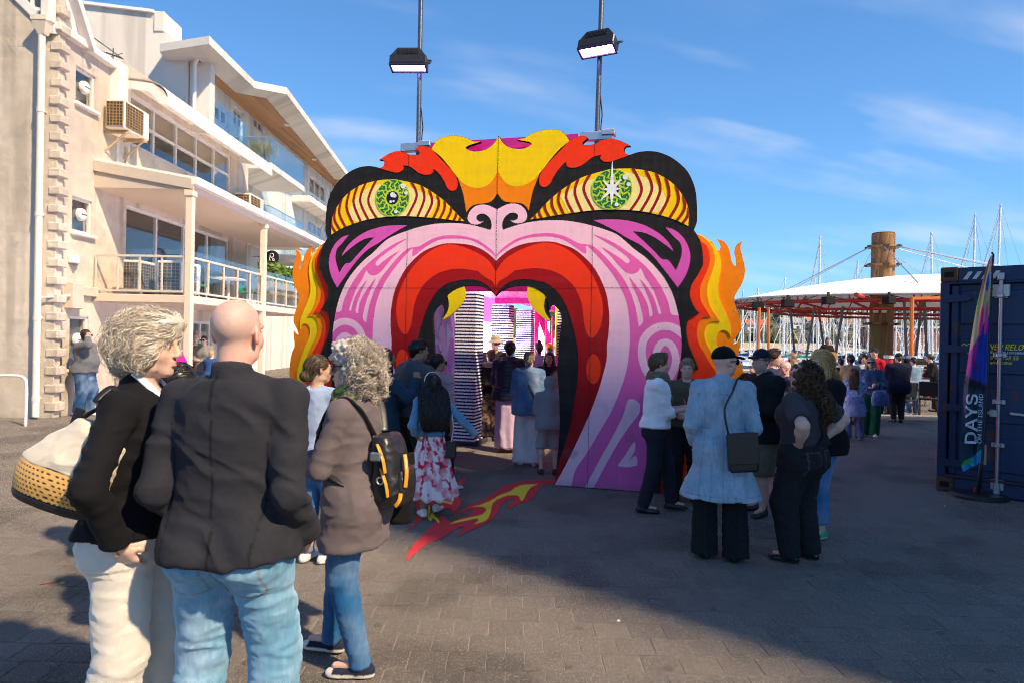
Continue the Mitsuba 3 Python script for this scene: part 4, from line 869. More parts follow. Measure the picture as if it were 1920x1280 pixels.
part(tl, 'striped_column', box((c[0], 13.2, 1.22), (.13, .2, 2.3), None, .01), 'm_stripe')
c = atY(1042.5, 634, 13.15)
part(tl, 'yellow_edge', box((c[0], 13.15, 1.22), (.035, .2, 2.3), None, .006), 'm_satin', (.55, .62, .02))
a = atY(1035, 690, 12.6); b = atY(1062, 690, 12.6)
part(tl, 'pink_panel', box(((a[0] + b[0]) / 2, 12.6, .72), (b[0] - a[0], .05, 1.44), None, .01), 'm_satin', (.80, .12, .30))
# ceiling: slanted hot pink panels with gaps to the sky, carried by beams
part(tl, 'ceiling_panel', prism3([ab(-1.5, .12, 2.86), ab(1.5, .12, 2.86), ab(1.5, 1.7, 2.62), ab(-1.5, 1.7, 2.62)], Z3 * .06), 'm_satin', (.60, .006, .30))
for q, (d0, d1) in enumerate(((2.0, 5.4), (5.6, 8.6), (8.8, 11))):
    z = 2.56 - .02 * q
    part(tl, 'ceiling_panel', prism3([ab(-1.5, d0, z), ab(.2 + .2 * q, d1, z), ab(-1.8, d1, z)], Z3 * .05), 'm_satin', HP)
    part(tl, 'ceiling_panel', prism3([ab(.0, d0, z), ab(1.5, d0, z), ab(1.5, d1, z), ab(.5, d1, z)], Z3 * .05), 'm_satin', HP)
    part(tl, 'ceiling_beam', bar(ab(-1.7, d0 - .12, 2.50), ab(1.5, d0 - .12, 2.50), .1, .12), 'm_satin', (.42, .01, .22))
part(tl, 'side_wall', prism3([ab(1.52, .3, 0), ab(1.42, 3.6, 0), ab(1.42, 3.6, 1.3), ab(1.52, .3, 1.3)], AE * .05), 'm_satin', HP)
# ------------------------------------------------------------------ light masts with violet wash lights
scene['m_lens'] = two(prin(rgb((.7, .6, .9)), .3))
def light_mast(lab, lab2, foot, top, lamp, w, yaw, tilt, dback):
    o = A0 - AN * dback
    f0 = onplane(*foot, o, AN); f1 = onplane(*top, o, AN); f1 = f0 + (f1 - f0) * 1.35
    t = thing('light_mast', lab, 'light mast', 'light masts on top of the arch')
    part(t, 'pole', tube([f0 - Z3 * .5, f0, f1], .03, 12), 'm_metal', (.16, .16, .17), 40)
    part(t, 'bracket', cat([box(f0 + AE * .02 + AN * .12, (.40, .09, .11), RA, .008), box(f0 + AE * .16 + AN * .12 + Z3 * .03, (.16, .14, .07), RA, .008), box(f0 + AE * -.16 + AN * .17 - Z3 * .03, (.02, .02, .02), RA)]), 'm_metal', (.55, .55, .56))
    part(t, 'cable', tube([f0 + AE * .03 + Z3 * .55, f0 + AE * .06 + Z3 * .3, f0 + AE * .045 + Z3 * .12, f0 + AE * .13 + Z3 * .0], .008, 6), 'm_matte', (.02, .02, .02))
    c = onplane(*lamp, o, AN) + AN * .12
    t2 = thing('stage_light', lab2, 'stage light', 'violet wash lights on the masts')
    R = RA @ rotz(yaw) @ rotx(tilt)
    def L(p): return c + R @ np.array(p)
    hh = .125
    part(t2, 'housing', box(L((0, 0, 0)), (w, .19, hh), R, .012), 'm_satin', (.016, .016, .020))
    top = prism3([L((-w * .46, -.085, hh / 2)), L((w * .46, -.085, hh / 2)), L((w * .3, -.085, hh / 2 + .10)), L((-w * .3, -.085, hh / 2 + .10))], R @ np.array([0, .17, 0]))
    part(t2, 'heat_sink', top, 'm_satin', (.018, .018, .022))
    fins = [box(L((x, -.089, hh / 2 + .045)), (.007, .012, .07), R) for x in np.linspace(-w * .28, w * .28, 17)]
    part(t2, 'fins', cat(fins), 'm_satin', (.012, .012, .016))
    part(t2, 'lens_frame', cat([box(L((0, s * .085, -hh / 2 - .012)), (w, .02, .03), R, .003) for s in (-1, 1)] + [box(L((s * (w / 2 - .01), 0, -hh / 2 - .012)), (.02, .15, .03), R, .003) for s in (-1, 1)]), 'm_satin', (.02, .012, .05))
    k = part(t2, 'lens', box(L((0, 0, -hh / 2 - .004)), (w - .045, .148, .006), R), 'm_lens'); scene[k]['emitter'] = {'type': 'area', 'radiance': rgb((1.5, 1.0, 2.4))}
    part(t2, 'divider', cat([box(L((x, 0, -hh / 2 - .013)), (.004, .148, .008), R) for x in np.linspace(-w * .45, w * .45, 24)]), 'm_satin', (.4, .35, .6))
    part(t2, 'yoke', cat([bar(L((s * (w / 2 + .02), .02, 0)), L((s * (w / 2 + .02), .13, .12)), .03, .012) for s in (-1, 1)] + [bar(L((-w / 2 - .02, .13, .12)), L((w / 2 + .02, .13, .12)), .03, .02)]), 'm_satin', (.02, .02, .022))
light_mast('left dark steel mast rising from the top of the painted arch', 'left violet wash light, turned further sideways, on the left mast', (784, 282), (789, 0), (774, 125), .48, .22, -.22, .30)
light_mast('right dark steel mast rising from the top of the painted arch', 'right violet wash light with a ribbed lens, higher on the right mast', (1119, 262), (1128, 0), (1124, 94), .46, -.20, -.34, .30)
# ------------------------------------------------------------------ blue shipping container on the right
C0 = np.array([5.2, 8.31, 0]); CE = np.array([.748, -.664, 0]); CN = np.array([-.664, -.748, 0])
RC = np.stack([CE, -CN, Z3], 1)
def cl(s, d, z): return C0 + CE * s + CN * d + Z3 * z
def cpx(px, py):
    w = onplane(px, py, C0, CN); return (w - C0) @ CE, w[2]
CW, CH, CL = 2.44, 2.70, 6.06
def f_cont(p, n, uv):
    s = p.x * .748 - p.y * .664
    v = fbm(s * 2, p.z * 2, 0., 4); r = fbm(s * 9, p.z * 4, 3., 4)
    c = mix((.012, .030, .085), (.020, .045, .11), v)
    c = c * (.8 + .35 * fbm(s * 6, p.z * .6, 1., 3))
    return mix(c, (.10, .045, .025), smoothstep(.69, .80, r) * .8)
scene['m_container'] = two(prin(proc(f_cont), .5, specular=.4))
con = thing('shipping_container', 'dark blue shipping container with yellow lettering and galvanised locking bar at the right edge', 'container')
part(con, 'body', box(cl(CW / 2, -CL / 2 - .09, CH / 2), (CW - .02, CL - .1, CH - .06), RC, .02), 'm_container')
ribs = [box(cl(-.0, -.4 - q * .28, CH / 2), (.05, .11, CH - .4), RC, .015) for q in range(20)]
part(con, 'side_ribs', cat(ribs), 'm_container')
part(con, 'corner_post', box(cl(.05, -.06, CH / 2), (.10, .14, CH - .36), RC, .008), 'm_container')
part(con, 'corner_post', box(cl(CW - .05, -.06, CH / 2), (.10, .14, CH - .36), RC, .008), 'm_container')
for s in (.09, CW - .09):
    for z in (.09, CH - .09):
        k = part(con, 'corner_casting', box(cl(s, -.08, z), (.18, .2, .18), RC, .012), 'm_matte', (.10, .065, .045))
        part(k, 'hole', box(cl(s, .021, z), (.10, .006, .065), RC, .002), 'm_matte', (.01, .01, .01))
part(con, 'header', box(cl(CW / 2, -.06, CH - .10), (CW - .36, .13, .18), RC, .01), 'm_container')
part(con, 'gutter_lip', box(cl(CW / 2, .02, CH - .20), (CW - .2, .05, .022), RC, .006), 'm_container')
part(con, 'sill', box(cl(CW / 2, -.06, .10), (CW - .36, .13, .17), RC, .01), 'm_container')
part(con, 'sill_bar', box(cl(CW / 2, .02, .20), (CW - .2, .05, .03), RC, .006), 'm_matte', (.05, .04, .05))
for q in range(4):
    a, z = cpx(1806 + q * 17, 514); w = .07
    g = sg.Polygon([(a, CH - .155), (a + .045, CH - .155), (a + .10, CH - .065), (a + .055, CH - .065)])
    part(con, 'white_stripe', extrude(g, C0 + CN * .007, CE, Z3, CN * .002), 'm_matte', (.62, .64, .66))
for dd in (0, 1):
    s0 = .12 + dd * 1.11; W_ = 1.09
    k = part(con, 'door', box(cl(s0 + W_ / 2, -.05, CH / 2), (W_, .05, CH - .42), RC, .008), 'm_container')
    part(k, 'door_frame', cat([box(cl(s0 + .04, -.02, CH / 2), (.08, .06, CH - .44), RC, .012), box(cl(s0 + W_ - .04, -.02, CH / 2), (.08, .06, CH - .44), RC, .012)]), 'm_container')
    zb = np.linspace(.30, CH - .30, 9)
    for q in range(4):
        zc = .50 + q * .57
        part(k, 'corrugation', box(cl(s0 + W_ / 2, -.022, zc), (W_ - .18, .042, .40), RC, .02), 'm_container')
    part(k, 'gasket', box(cl(s0 + W_ - .001, -.005, CH / 2), (.02, .04, CH - .42), RC, .004), 'm_matte', (.01, .01, .012))
    for bs in ((.61 if dd == 0 else 1.5), (1.02 if dd == 0 else 2.0)):
        b = part(con, 'locking_bar', cyl(cl(bs, .045, .10), cl(bs, .045, CH - .10), .022, 10), 'm_metal', (.42, .43, .45), 40)
        for z in (.16, .62, 1.12, 1.66, CH - .36):
            part(b, 'bracket', cat([box(cl(bs, .02, z), (.13, .02, .055 if z not in (.16,) else .12), RC, .006), box(cl(bs, .055, z), (.06, .04, .05), RC, .008)] + [cyl(cl(bs + e, .03, z), cl(bs + e, .038, z), .010, 6) for e in (-.05, .05)]), 'm_metal', (.45, .46, .48))
        [part(b, 'cam', m__, 'm_metal', (.42, .43, .45)) for m__ in [box(cl(bs, .05, z), (.07, .05, .09), RC, .01) for z in (.10, CH - .14)] + [box(cl(bs, .03, CH - .30), (.17, .03, .15), RC, .008)]]
        part(b, 'handle', cat([bar(cl(bs, .06, .98), cl(bs - .30, .06, 1.0), .022, .03), box(cl(bs - .04, .05, .985), (.09, .05, .09), RC, .01)]), 'm_metal', (.42, .43, .45))
    for z in (.36, 1.02, 1.72, 2.32):
        part(k, 'hinge', prism3([cl(s0 - .06 if dd == 0 else s0 + W_ + .06, .012, z - .05), cl(s0 - .06 if dd == 0 else s0 + W_ + .06, .012, z + .05), cl(s0 + .17 if dd == 0 else s0 + W_ - .17, .012, z + .035), cl(s0 + .22 if dd == 0 else s0 + W_ - .22, .012, z), cl(s0 + .17 if dd == 0 else s0 + W_ - .17, .012, z - .035)], CN * .03), 'm_container')
def ctext(txt, px, py, h, col, bold=True, shear=.22, name='lettering'):
    s, z = cpx(px, py); m = meshkit.text_mesh(txt, h, .002, bold); v = np.array(m.vertices); f = np.array(m.faces)
    x = v[:, 0] * .78 + shear * v[:, 1]
    w = C0 + np.outer(s + x, CE) + np.outer(z + v[:, 1], Z3) + np.outer(.0012 + v[:, 2], CN)
    part(con, name, (w, f), 'm_matte', col)
ctext('CONTAINER RELOCATION', 1800, 654, .064, (.85, .70, .03))
ctext('SPECIALISTS IN INTER-ISLAND & INTERNATIONAL', 1800, 661, .026, (.72, .74, .78), True, .2)
ctext('0800 400 55 55', 1839, 672.5, .042, (.85, .70, .03), True, .2)
ctext('containerrelocation', 1832, 681, .034, (.85, .70, .03), True, .2)
s_, z_ = cpx(1843, 851)
part(con, 'notice', box(cl(s_, .003, z_), (.07, .006, .24), RC, .002), 'm_matte', (.42, .34, .24))

# ------------------------------------------------------------------ feather flag
flag = thing('feather_flag', 'tall colourful feather banner with white DAYS lettering on a black round foot', 'banner')
YF = 7.75
Lp = [(1858, 480), (1853, 490), (1843, 525), (1830, 580), (1820, 640), (1812, 692), (1806, 735), (1802, 790), (1800, 840), (1801, 868), (1806, 884)]
Rp = [(1861, 478), (1859, 500), (1858, 530), (1855, 580), (1853, 630), (1851, 690), (1848, 740), (1845, 780), (1842, 820), (1840, 850), (1839, 866)]
Ls, Rs_ = smooth_line(np.array(Lp, float), 8), smooth_line(np.array(Rp, float), 8)
NU = 26; n = len(Ls); V, UV = [], []
for i in range(n):
    for j in range(NU):
        u = j / (NU - 1); q = Ls[i] * (1 - u) + Rs_[i] * u; t = i / (n - 1)
        yy = YF + (.10 * math.sin(u * 7 + t * 5) * (1 - u) ** .7 + .05 * math.sin(u * 15 - t * 9) * (1 - u)) * min(1, t * 2.2) * .8
        V.append(atY(q[0], q[1], yy)); UV.append((u, 1 - t))
i, j = np.meshgrid(np.arange(n - 1), np.arange(NU - 1), indexing='ij'); o = (i * NU + j).ravel()
Ff = np.vstack([np.stack([o, o + NU, o + NU + 1], 1), np.stack([o, o + NU + 1, o + 1], 1)])
def f_flag(p, n, uv):
    u, v = uv.x, uv.y
    w = fbm(u * 3 + 2, v * 9., 0., 3); w2 = fbm(u * 4, v * 14., 7., 3)
    vv = v + (w - .5) * .06
    c = mix((.02, .24, .50), (.03, .42, .62), w2)
    c = mix(c, (.06, .36, .07), smoothstep(.055, .065, vv) * smoothstep(.5, .42, u + (v - .1) * 2.5))
    c = mix(c, (.014, .05, .085), smoothstep(.10, .115, vv - .05 * (u - .5)))
    c = mix(c, (.008, .008, .012), smoothstep(.40, .44, vv))
    c = mix(c, mix((.28, .01, .30), (.75, .03, .35), w2), smoothstep(.455, .475, vv) * smoothstep(.55, .3, u + (w2 - .5)))
    c = mix(c, mix((.015, .02, .25), (.02, .07, .50), w), smoothstep(.45, .47, vv) * smoothstep(.35, .6, u + (w2 - .5)))
    e1, e2 = dr.sqrt(dr.square((u - .50) / .13) + dr.square((v - .66) / .055)), dr.sqrt(dr.square((u - .82) / .11) + dr.square((v - .665) / .06))
    top = mix((.42, .50, .10), (.62, .42, .26), smoothstep(.35, .65, w2))
    top = mix(top, (.28, .42, .18), smoothstep(.5, .62, w))
    c = mix(c, top, smoothstep(.585, .60, vv + (.35 - u) * .15))
    c = mix(c, (.85, .03, .26), smoothstep(1.05, .95, e1)); c = mix(c, (.85, .05, .34), smoothstep(1.05, .95, e2))
    c = mix(c, (.02, .12, .45), smoothstep(1.06, .9, dr.sqrt(dr.square((u - .62) / .2) + dr.square((v - .80) / .04))))
    c = mix(c, (.08, .40, .62), smoothstep(1.06, .9, dr.sqrt(dr.square((u - .80) / .12) + dr.square((v - .83) / .03))))
    c = mix(c, (.70, .22, .30), smoothstep(.88, .93, vv + .05 * u))
    c = mix(c, (.05, .22, .50), smoothstep(.90, .93, vv) * smoothstep(.6, .7, u))
    return c
scene['m_flag'] = two(prin(proc(f_flag), .7, sheen=.3))
put(pkey(flag, 'banner'), (np.array(V), Ff), 'm_flag', None, True, uv=np.array(UV))
def ftext(txt, p0, p1, hpx, bold):
    """lettering running up the cloth from pixel p0 towards p1, laid on its surface"""
    m = meshkit.text_mesh(txt, 1.0, .02, bold); v = np.array(m.vertices); L = v[:, 0].max()
    p0, p1 = np.array(p0, float), np.array(p1, float); d = (p1 - p0) / L; nn = np.array([d[1], -d[0]]); nn = -nn / np.linalg.norm(nn) * hpx
    Q = p0 + np.outer(v[:, 0], d) + np.outer(v[:, 1], nn)
    Vn = np.array(V); tri = None
    from scipy.interpolate import griddata
    gp = np.array([(Ls[i] * (1 - j / (NU - 1)) + Rs_[i] * j / (NU - 1)) for i in range(n) for j in range(NU)])
    Yq = griddata(gp, Vn[:, 1], Q, method='nearest'); Yq = np.where(np.isnan(Yq), YF, Yq)
    w = np.array([atY(q[0], q[1], y - .03 - t * .2) for q, y, t in zip(Q, Yq, v[:, 2])])
    part(flag, 'lettering', (w, np.array(m.faces)), 'm_matte', (.74, .76, .80))
ftext('DAYS', (1830, 834), (1833, 738), -21, True)
ftext('ON THE ISLAND', (1840, 831), (1843.5, 738), -8, False)
ft = ground(1834, 931)
pole = [ft + Z3 * .03, atY(1837.5, 900, YF), atY(1840, 866, YF + .01)] + [atY(q[0] + 1.6, q[1], YF + .015) for q in Rs_[::-10]] + [atY(1860, 474, YF)]
part(flag, 'pole', tube(pole, np.linspace(.022, .010, len(pole)), 10), 'm_satin', (.015, .015, .017), True)
vv, ff = lathe([(0, 0), (.30, 0), (.30, .03), (.27, .055), (.06, .065), (.045, .12), (0, .12)], 40)
part(flag, 'foot', (vv + ft, ff), 'm_satin', (.018, .018, .02), 30)

# ------------------------------------------------------------------ canopy on a rusty column
can = thing('canopy', 'white membrane canopy with red steel frame hung from a thick rusty column by the marina', 'canopy')
X0, Y0, EA, EB, ZR = 19.6, 31.2, 9.3, 6.6, 3.72
NA, NR = 96, 14
V = []
for r in range(NR):
    rho = 1 - r / (NR - 1) * .93
    for a in range(NA):
        th = a / NA * 2 * math.pi
        V.append((X0 + EA * rho * math.cos(th), Y0 + EB * rho * math.sin(th), ZR + 1.28 * (1 - rho ** 1.7) + .05 * math.cos(th * 12) * rho * (1 - rho) * 2))
V = np.array(V); i, j = np.meshgrid(np.arange(NR - 1), np.arange(NA), indexing='ij'); o = (i * NA + j).ravel(); o2 = (i * NA + (j + 1) % NA).ravel()
Fm = np.vstack([np.stack([o, o2, o2 + NA], 1), np.stack([o, o2 + NA, o + NA], 1)])
scene['m_membrane'] = {'type': 'principledthin', 'base_color': rgb((.92, .92, .90)), 'roughness': .6, 'diff_trans': .2, 'spec_trans': 0.0}
part(can, 'membrane', (V, Fm), 'm_membrane', None, True)
REDS = (.48, .026, .014)
def ell(rho, z, k=0): return [(X0 + EA * rho * math.cos(a), Y0 + EB * rho * math.sin(a), z) for a in np.linspace(0, 2 * math.pi, 73)]
part(can, 'rim_tube', tube(ell(1.0, ZR - .02), .05, 6, False), 'm_satin', (.55, .55, .52), True)
part(can, 'ring_beam', tube(ell(.985, ZR - .26), .075, 8, False), 'm_satin', REDS, True)
part(can, 'ring_beam', tube(ell(.80, ZR - .52), .06, 8, False), 'm_satin', REDS, True)
for q in range(24):
    a = q / 24 * 2 * math.pi; c, s = math.cos(a), math.sin(a)
    P = lambda rho, z: (X0 + EA * rho * c, Y0 + EB * rho * s, z)
    part(can, 'strut', cat([cyl(P(.985, ZR - .26), P(.80, ZR - .52), .045, 6), cyl(P(.985, ZR - .26), P(.99, ZR + .02), .035, 6), cyl(P(.80, ZR - .52), P(.72, ZR + .5), .03, 6)]), 'm_satin', REDS)
    a2 = (q + 1) / 24 * 2 * math.pi; c2, s2 = math.cos(a2), math.sin(a2)
    part(can, 'lacing', cat([cyl(P(.985, ZR - .26), (X0 + EA * .995 * (c + c2) / 2, Y0 + EB * .995 * (s + s2) / 2, ZR), .02, 5), cyl((X0 + EA * .985 * c2, Y0 + EB * .985 * s2, ZR - .26), (X0 + EA * .995 * (c + c2) / 2, Y0 + EB * .995 * (s + s2) / 2, ZR), .02, 5)]), 'm_satin', (.06, .06, .065))
YC = 32.0
cb = atY(1652, 640, YC); cx_ = cb[0]
def f_rust(p, n, uv):
    a = p.x * 3.1
    v = fbm(a * 2, p.z * .25, p.y * 2., 4); w = fbm(a * 6, p.z * 2, 2., 4)
    c = mix((.10, .045, .018), (.30, .15, .055), v); c = mix(c, (.40, .25, .12), smoothstep(.5, .75, w) * .5)
    return mix(c, (.16, .15, .06), smoothstep(.3, .0, dr.abs(p.x - 16.95)) * smoothstep(3.2, 2.4, p.z))
scene['m_rust'] = two(prin(proc(f_rust), .75))
part(can, 'column', cyl((cx_, YC, .0), (cx_, YC, 6.95), .50, 40), 'm_rust', None, 40)
part(can, 'column_cap', cyl((cx_, YC, 6.95), (cx_, YC, 7.0), .47, 32), 'm_matte', (.12, .06, .03))
for z in (6.35, 5.5, 2.75):
    vv, ff = lathe([(.50, -.04), (.64, -.04), (.64, .04), (.50, .04)], 32); part(can, 'collar', (vv + (cx_, YC, z), ff), 'm_satin', (.30, .17, .08), 30)
    for a in range(6): part(can, 'lug', box((cx_ + .66 * math.cos(a * 1.05 + .2), YC + .66 * math.sin(a * 1.05 + .2), z), (.26, .26, .1), rotz(a * 1.05 + .2), .02), 'm_satin', (.06, .04, .035))
for a in np.linspace(0, 2 * math.pi, 9)[:-1] + .25:
    part(can, 'stay', cyl((cx_ + .6 * math.cos(a), YC + .6 * math.sin(a), 6.35), (X0 + EA * .8 * math.cos(a), Y0 + EB * .8 * math.sin(a), ZR + .48), .022, 5), 'm_metal', (.5, .5, .52))
for px in (1642, 1658):
    p = atY(px, 584, YC - .62); part(can, 'floodlight', box(p, (.22, .12, .16), None, .04), 'm_satin', (.8, .8, .78))
part(can, 'tie_rod', cyl(atY(1605, 553, 24.8), atY(1652, 569, 31.2), .09, 8), 'm_satin', REDS)
for (xa, ya, xb, yb_, Y, r, col) in ((1424, 577, 1421, 668, 25.5, .06, (.62, .16, .03)), (1441, 577, 1441, 668, 27, .055, (.62, .16, .03)), (1710, 560, 1708, 705, 24.5, .07, (.66, .17, .03)),
                                (1482, 582, 1490, 664, 30, .05, (.10, .11, .12)), (1527, 576, 1512, 668, 29, .05, (.13, .14, .15)), (1534, 577, 1546, 662, 31, .05, (.10, .11, .12)), (1581, 575, 1562, 692, 28, .06, (.10, .11, .12)), (1695, 560, 1700, 672, 29, .06, (.16, .17, .18)), (1729, 566, 1716, 672, 30, .06, (.12, .13, .14)), (1733, 566, 1739, 690, 28, .06, (.12, .13, .14))):
    part(can, 'post', cyl(atY(xb, yb_, Y), atY(xa, ya, Y), r, 8), 'm_satin', col)
part(can, 'door_frame', cat([bar(atY(1709, 560, 24.5), atY(1775, 558, 24.5), .12, .1)]), 'm_satin', (.62, .16, .03))
for q, (px, py, Y, nm) in enumerate(((1421, 573, 25.8, 'leftmost'), (1477, 569, 25.4, 'second from the left'), (1553, 564, 25.2, 'third from the left'), (1667, 563, 25.6, 'fourth, nearest the rusty column'))):
    t = thing('hanging_speaker', f'black loudspeaker hanging from the red canopy frame, {nm}', 'speaker', 'loudspeakers under the canopy')
    p = atY(px, py, Y); part(t, 'cabinet', box(p, (.40, .30, .28), rotz(.2 * (q - 1)), .02), 'm_matte', (.012, .012, .013)); part(t, 'hanger', box(p + Z3 * .2, (.08, .05, .22)), 'm_matte', (.03, .03, .03))

# ------------------------------------------------------------------ marina: every yacht a thing with hull, cabin, mast, boom, cover and rigging
def yacht_meshes(L, Hm, rng):
    ns, nr = 13, 9; V = []
    for i in range(ns):
        t = i / (ns - 1); x = (t - .5) * L
        b = .155 * L * (math.sin(math.pi * min(1, .22 + t * .80)) ** .75) * (1 if t < .97 else .25); b = max(b, .02)
        sh = .95 + .35 * (t - .45) ** 2 * 2.2 + .25 * max(0, t - .6)
        for j in range(nr):
            a = -1 + 2 * j / (nr - 1)
            V.append((x + .35 * (1 - abs(a)) * 0, b * math.copysign(abs(a) ** .6, a), sh - (sh + .35) * (1 - abs(a) ** 3.2)))
    V = np.array(V); i, j = np.meshgrid(np.arange(ns - 1), np.arange(nr - 1), indexing='ij'); o = (i * nr + j).ravel()
    f = np.vstack([np.stack([o, o + nr, o + nr + 1], 1), np.stack([o, o + nr + 1, o + 1], 1)])
    dk = []
    for i in range(ns - 1): a, b, c, d = i * nr, i * nr + nr - 1, (i + 1) * nr, (i + 1) * nr + nr - 1; dk += [(a, c, d), (a, d, b)]
    f = np.vstack([f, dk, [(j, j + 1, nr - 1) for j in range(nr - 2)]])
    xm = .06 * L
    cab = cat([prism3([(-.12 * L, -.085 * L, .95), (.24 * L, -.05 * L, 1.0), (.24 * L, .05 * L, 1.0), (-.12 * L, .085 * L, .95)], (0, 0, .50)), prism3([(-.10 * L, -.07 * L, 1.45), (.14 * L, -.045 * L, 1.48), (.14 * L, .045 * L, 1.48), (-.10 * L, .07 * L, 1.45)], (0, 0, .14))])
    win = cat([box((.03 * L, s * .078 * L, 1.24), (.20 * L, .03, .18), rotz(-s * .09)) for s in (-1, 1)])
    mast = cat([cyl((xm, 0, 1.0), (xm, 0, Hm), .105, 8, .075), bar((xm, -.11 * L * .8, Hm * .55), (xm, .11 * L * .8, Hm * .55), .05, .03)])
    boom = cyl((xm - .1, 0, 2.1), (xm - .40 * L, 0, 2.15), .07, 7)
    cover = tube([(xm - .12, 0, 2.7), (xm - .2, 0, 2.38), (xm - .25 * L, 0, 2.32), (xm - .39 * L, 0, 2.25)], [.10, .22, .18, .10], 8)
    w = .016
    rig = cat([cyl((xm, 0, Hm - .1), (.49 * L, 0, 1.25), w, 4), cyl((xm, 0, Hm), (-.48 * L, 0, 1.1), w, 4)] + [cyl((xm, s * .088 * L, Hm * .55), (xm, 0, Hm * .97), w, 4) for s in (-1, 1)] + [cyl((xm - .2, s * .14 * L, 1.0), (xm, s * .088 * L, Hm * .55), w, 4) for s in (-1, 1)])
    rail = cat([tube([(-.46 * L, s * .12 * L, 1.55), (-.1 * L, s * .15 * L, 1.55), (.3 * L, s * .10 * L, 1.7), (.48 * L, 0, 1.85)], .018, 4) for s in (-1, 1)] + [cyl((x, s * y, .98), (x, s * y, 1.6), .018, 4) for s in (-1, 1) for x, y in ((-.45 * L, .12 * L), (-.1 * L, .15 * L), (.3 * L, .10 * L))])
    furl = tube([(.485 * L, 0, 1.4), (xm + (.49 * L - xm) * .5, 0, (1.25 + Hm) / 2), (xm + .15, 0, Hm * .93)], [.05, .06, .03], 5)
    return dict(hull=(V, f), cabin=cab, cabin_window=win, mast=mast, boom=boom, sail_cover=cover, rigging=rig, rail=rail, furled_jib=furl)
protos = [yacht_meshes(L, H, None) for L, H in ((9.5, 11.0), (11.0, 12.6), (12.5, 14.2), (8.2, 9.6))]
plys = {}
covers = {'blue': (.03, .10, .30), 'green': (.02, .22, .13), 'red': (.35, .03, .04), 'teal': (.04, .28, .32), 'white': (.7, .7, .7), 'navy': (.02, .03, .08)}
rng = np.random.default_rng(21)
def place_yacht(pi, x, y, yaw, cover, z=-2.15, hull='white', lab=None, grp=None, lean=0.0, tall=1.0):
    lab = lab or f'{hull} hulled sailing yacht with bare mast and {cover} sail cover, moored in the crowded marina'
    t = thing('sailing_yacht', lab, 'sailing yacht', grp or f'moored {hull} yachts with {cover} sail covers')
    M = T4().translate([x, y, z]).rotate([0, 0, 1], math.degrees(yaw)).rotate([1, 0, 0], math.degrees(lean))
    if tall != 1.0: M = M @ T4().scale([1, 1, tall])
    for nm, mesh in protos[pi].items():
        col = {'hull': (.80, .80, .79) if hull == 'white' else (.03, .06, .16), 'cabin': (.78, .78, .76), 'cabin_window': (.03, .04, .05), 'mast': (.72, .73, .74), 'boom': (.65, .66, .67), 'sail_cover': covers[cover], 'rigging': (.45, .46, .48), 'rail': (.6, .6, .62), 'furled_jib': (.75, .75, .74)}[nm]
        mat = 'm_satin' if nm in ('hull', 'cabin', 'mast', 'boom', 'cabin_window') else 'm_matte'
        kk = (pi, nm, tuple(col))
        if kk not in plys:
            plys[kk] = mikit.ply(mesh, mat, smooth=(True if nm in ('hull', 'sail_cover') else False), color=np.broadcast_to(np.array(col, float), (len(mesh[0]), 3)))
        scene[pkey(t, nm)] = {**plys[kk], 'to_world': M}
cols = ['blue', 'blue', 'green', 'white', 'red', 'navy', 'teal', 'white', 'blue', 'white']
u = .315; k_ = 0
for row, (Yr, n_) in enumerate(((92, 11), (112, 13), (134, 13), (160, 13))):
    for q in range(n_):
        uu = .325 + (q + rng.uniform(.1, .9)) / n_ * .31
        Y = Yr + rng.uniform(-5, 5)
        pi = int(rng.choice([0, 3, 0, 1] if row < 2 else [1, 0, 2, 1]))
        yaw = rng.choice([1.57, -1.57]) + rng.uniform(-.5, .5) if rng.random() < .65 else rng.choice([0, 3.14]) + rng.uniform(-.3, .3)
        place_yacht(pi, uu * Y, Y, yaw, cols[k_ % 10], hull='navy' if k_ % 9 == 4 else 'white', lean=rng.normal(0, .012)); k_ += 1
for px, ytop, Y, lab, lean in ((1545, 441, 62, 'yacht whose thin mast rises above the left half of the canopy', 0), (1615, 488, 70, 'yacht whose mast top shows over the canopy just left of the rusty column', 0), (1765, 433, 60, 'yacht whose leaning mast rises between the rusty column and the container', -.03), (1840, 398, 55, 'yacht whose mast rises above the left part of the container', 0), (1885, 380, 54, 'yacht whose tallest mast rises above the middle of the container', .01)):
    p = atY(px, ytop, Y); H = p[2] + 2.15
    place_yacht(2, p[0] - .06 * 12.5 * math.cos(1.57), Y, 1.57, 'blue', lab='white ' + lab, grp=None if False else 'tall yachts behind the canopy', lean=lean, tall=H / 14.2)
# floating jetty
t = thing('jetty', 'pale floating jetty in front of the moored yachts', 'jetty')
part(t, 'deck', box((52, 84, -1.75), (60, 2.4, .5), None, .05), 'm_matte', (.36, .33, .28))
for x in np.linspace(26, 78, 9): part(t, 'pile', cyl((x, 85.6, -3), (x, 85.6, .8), .2, 10), 'm_matte', (.22, .17, .12))

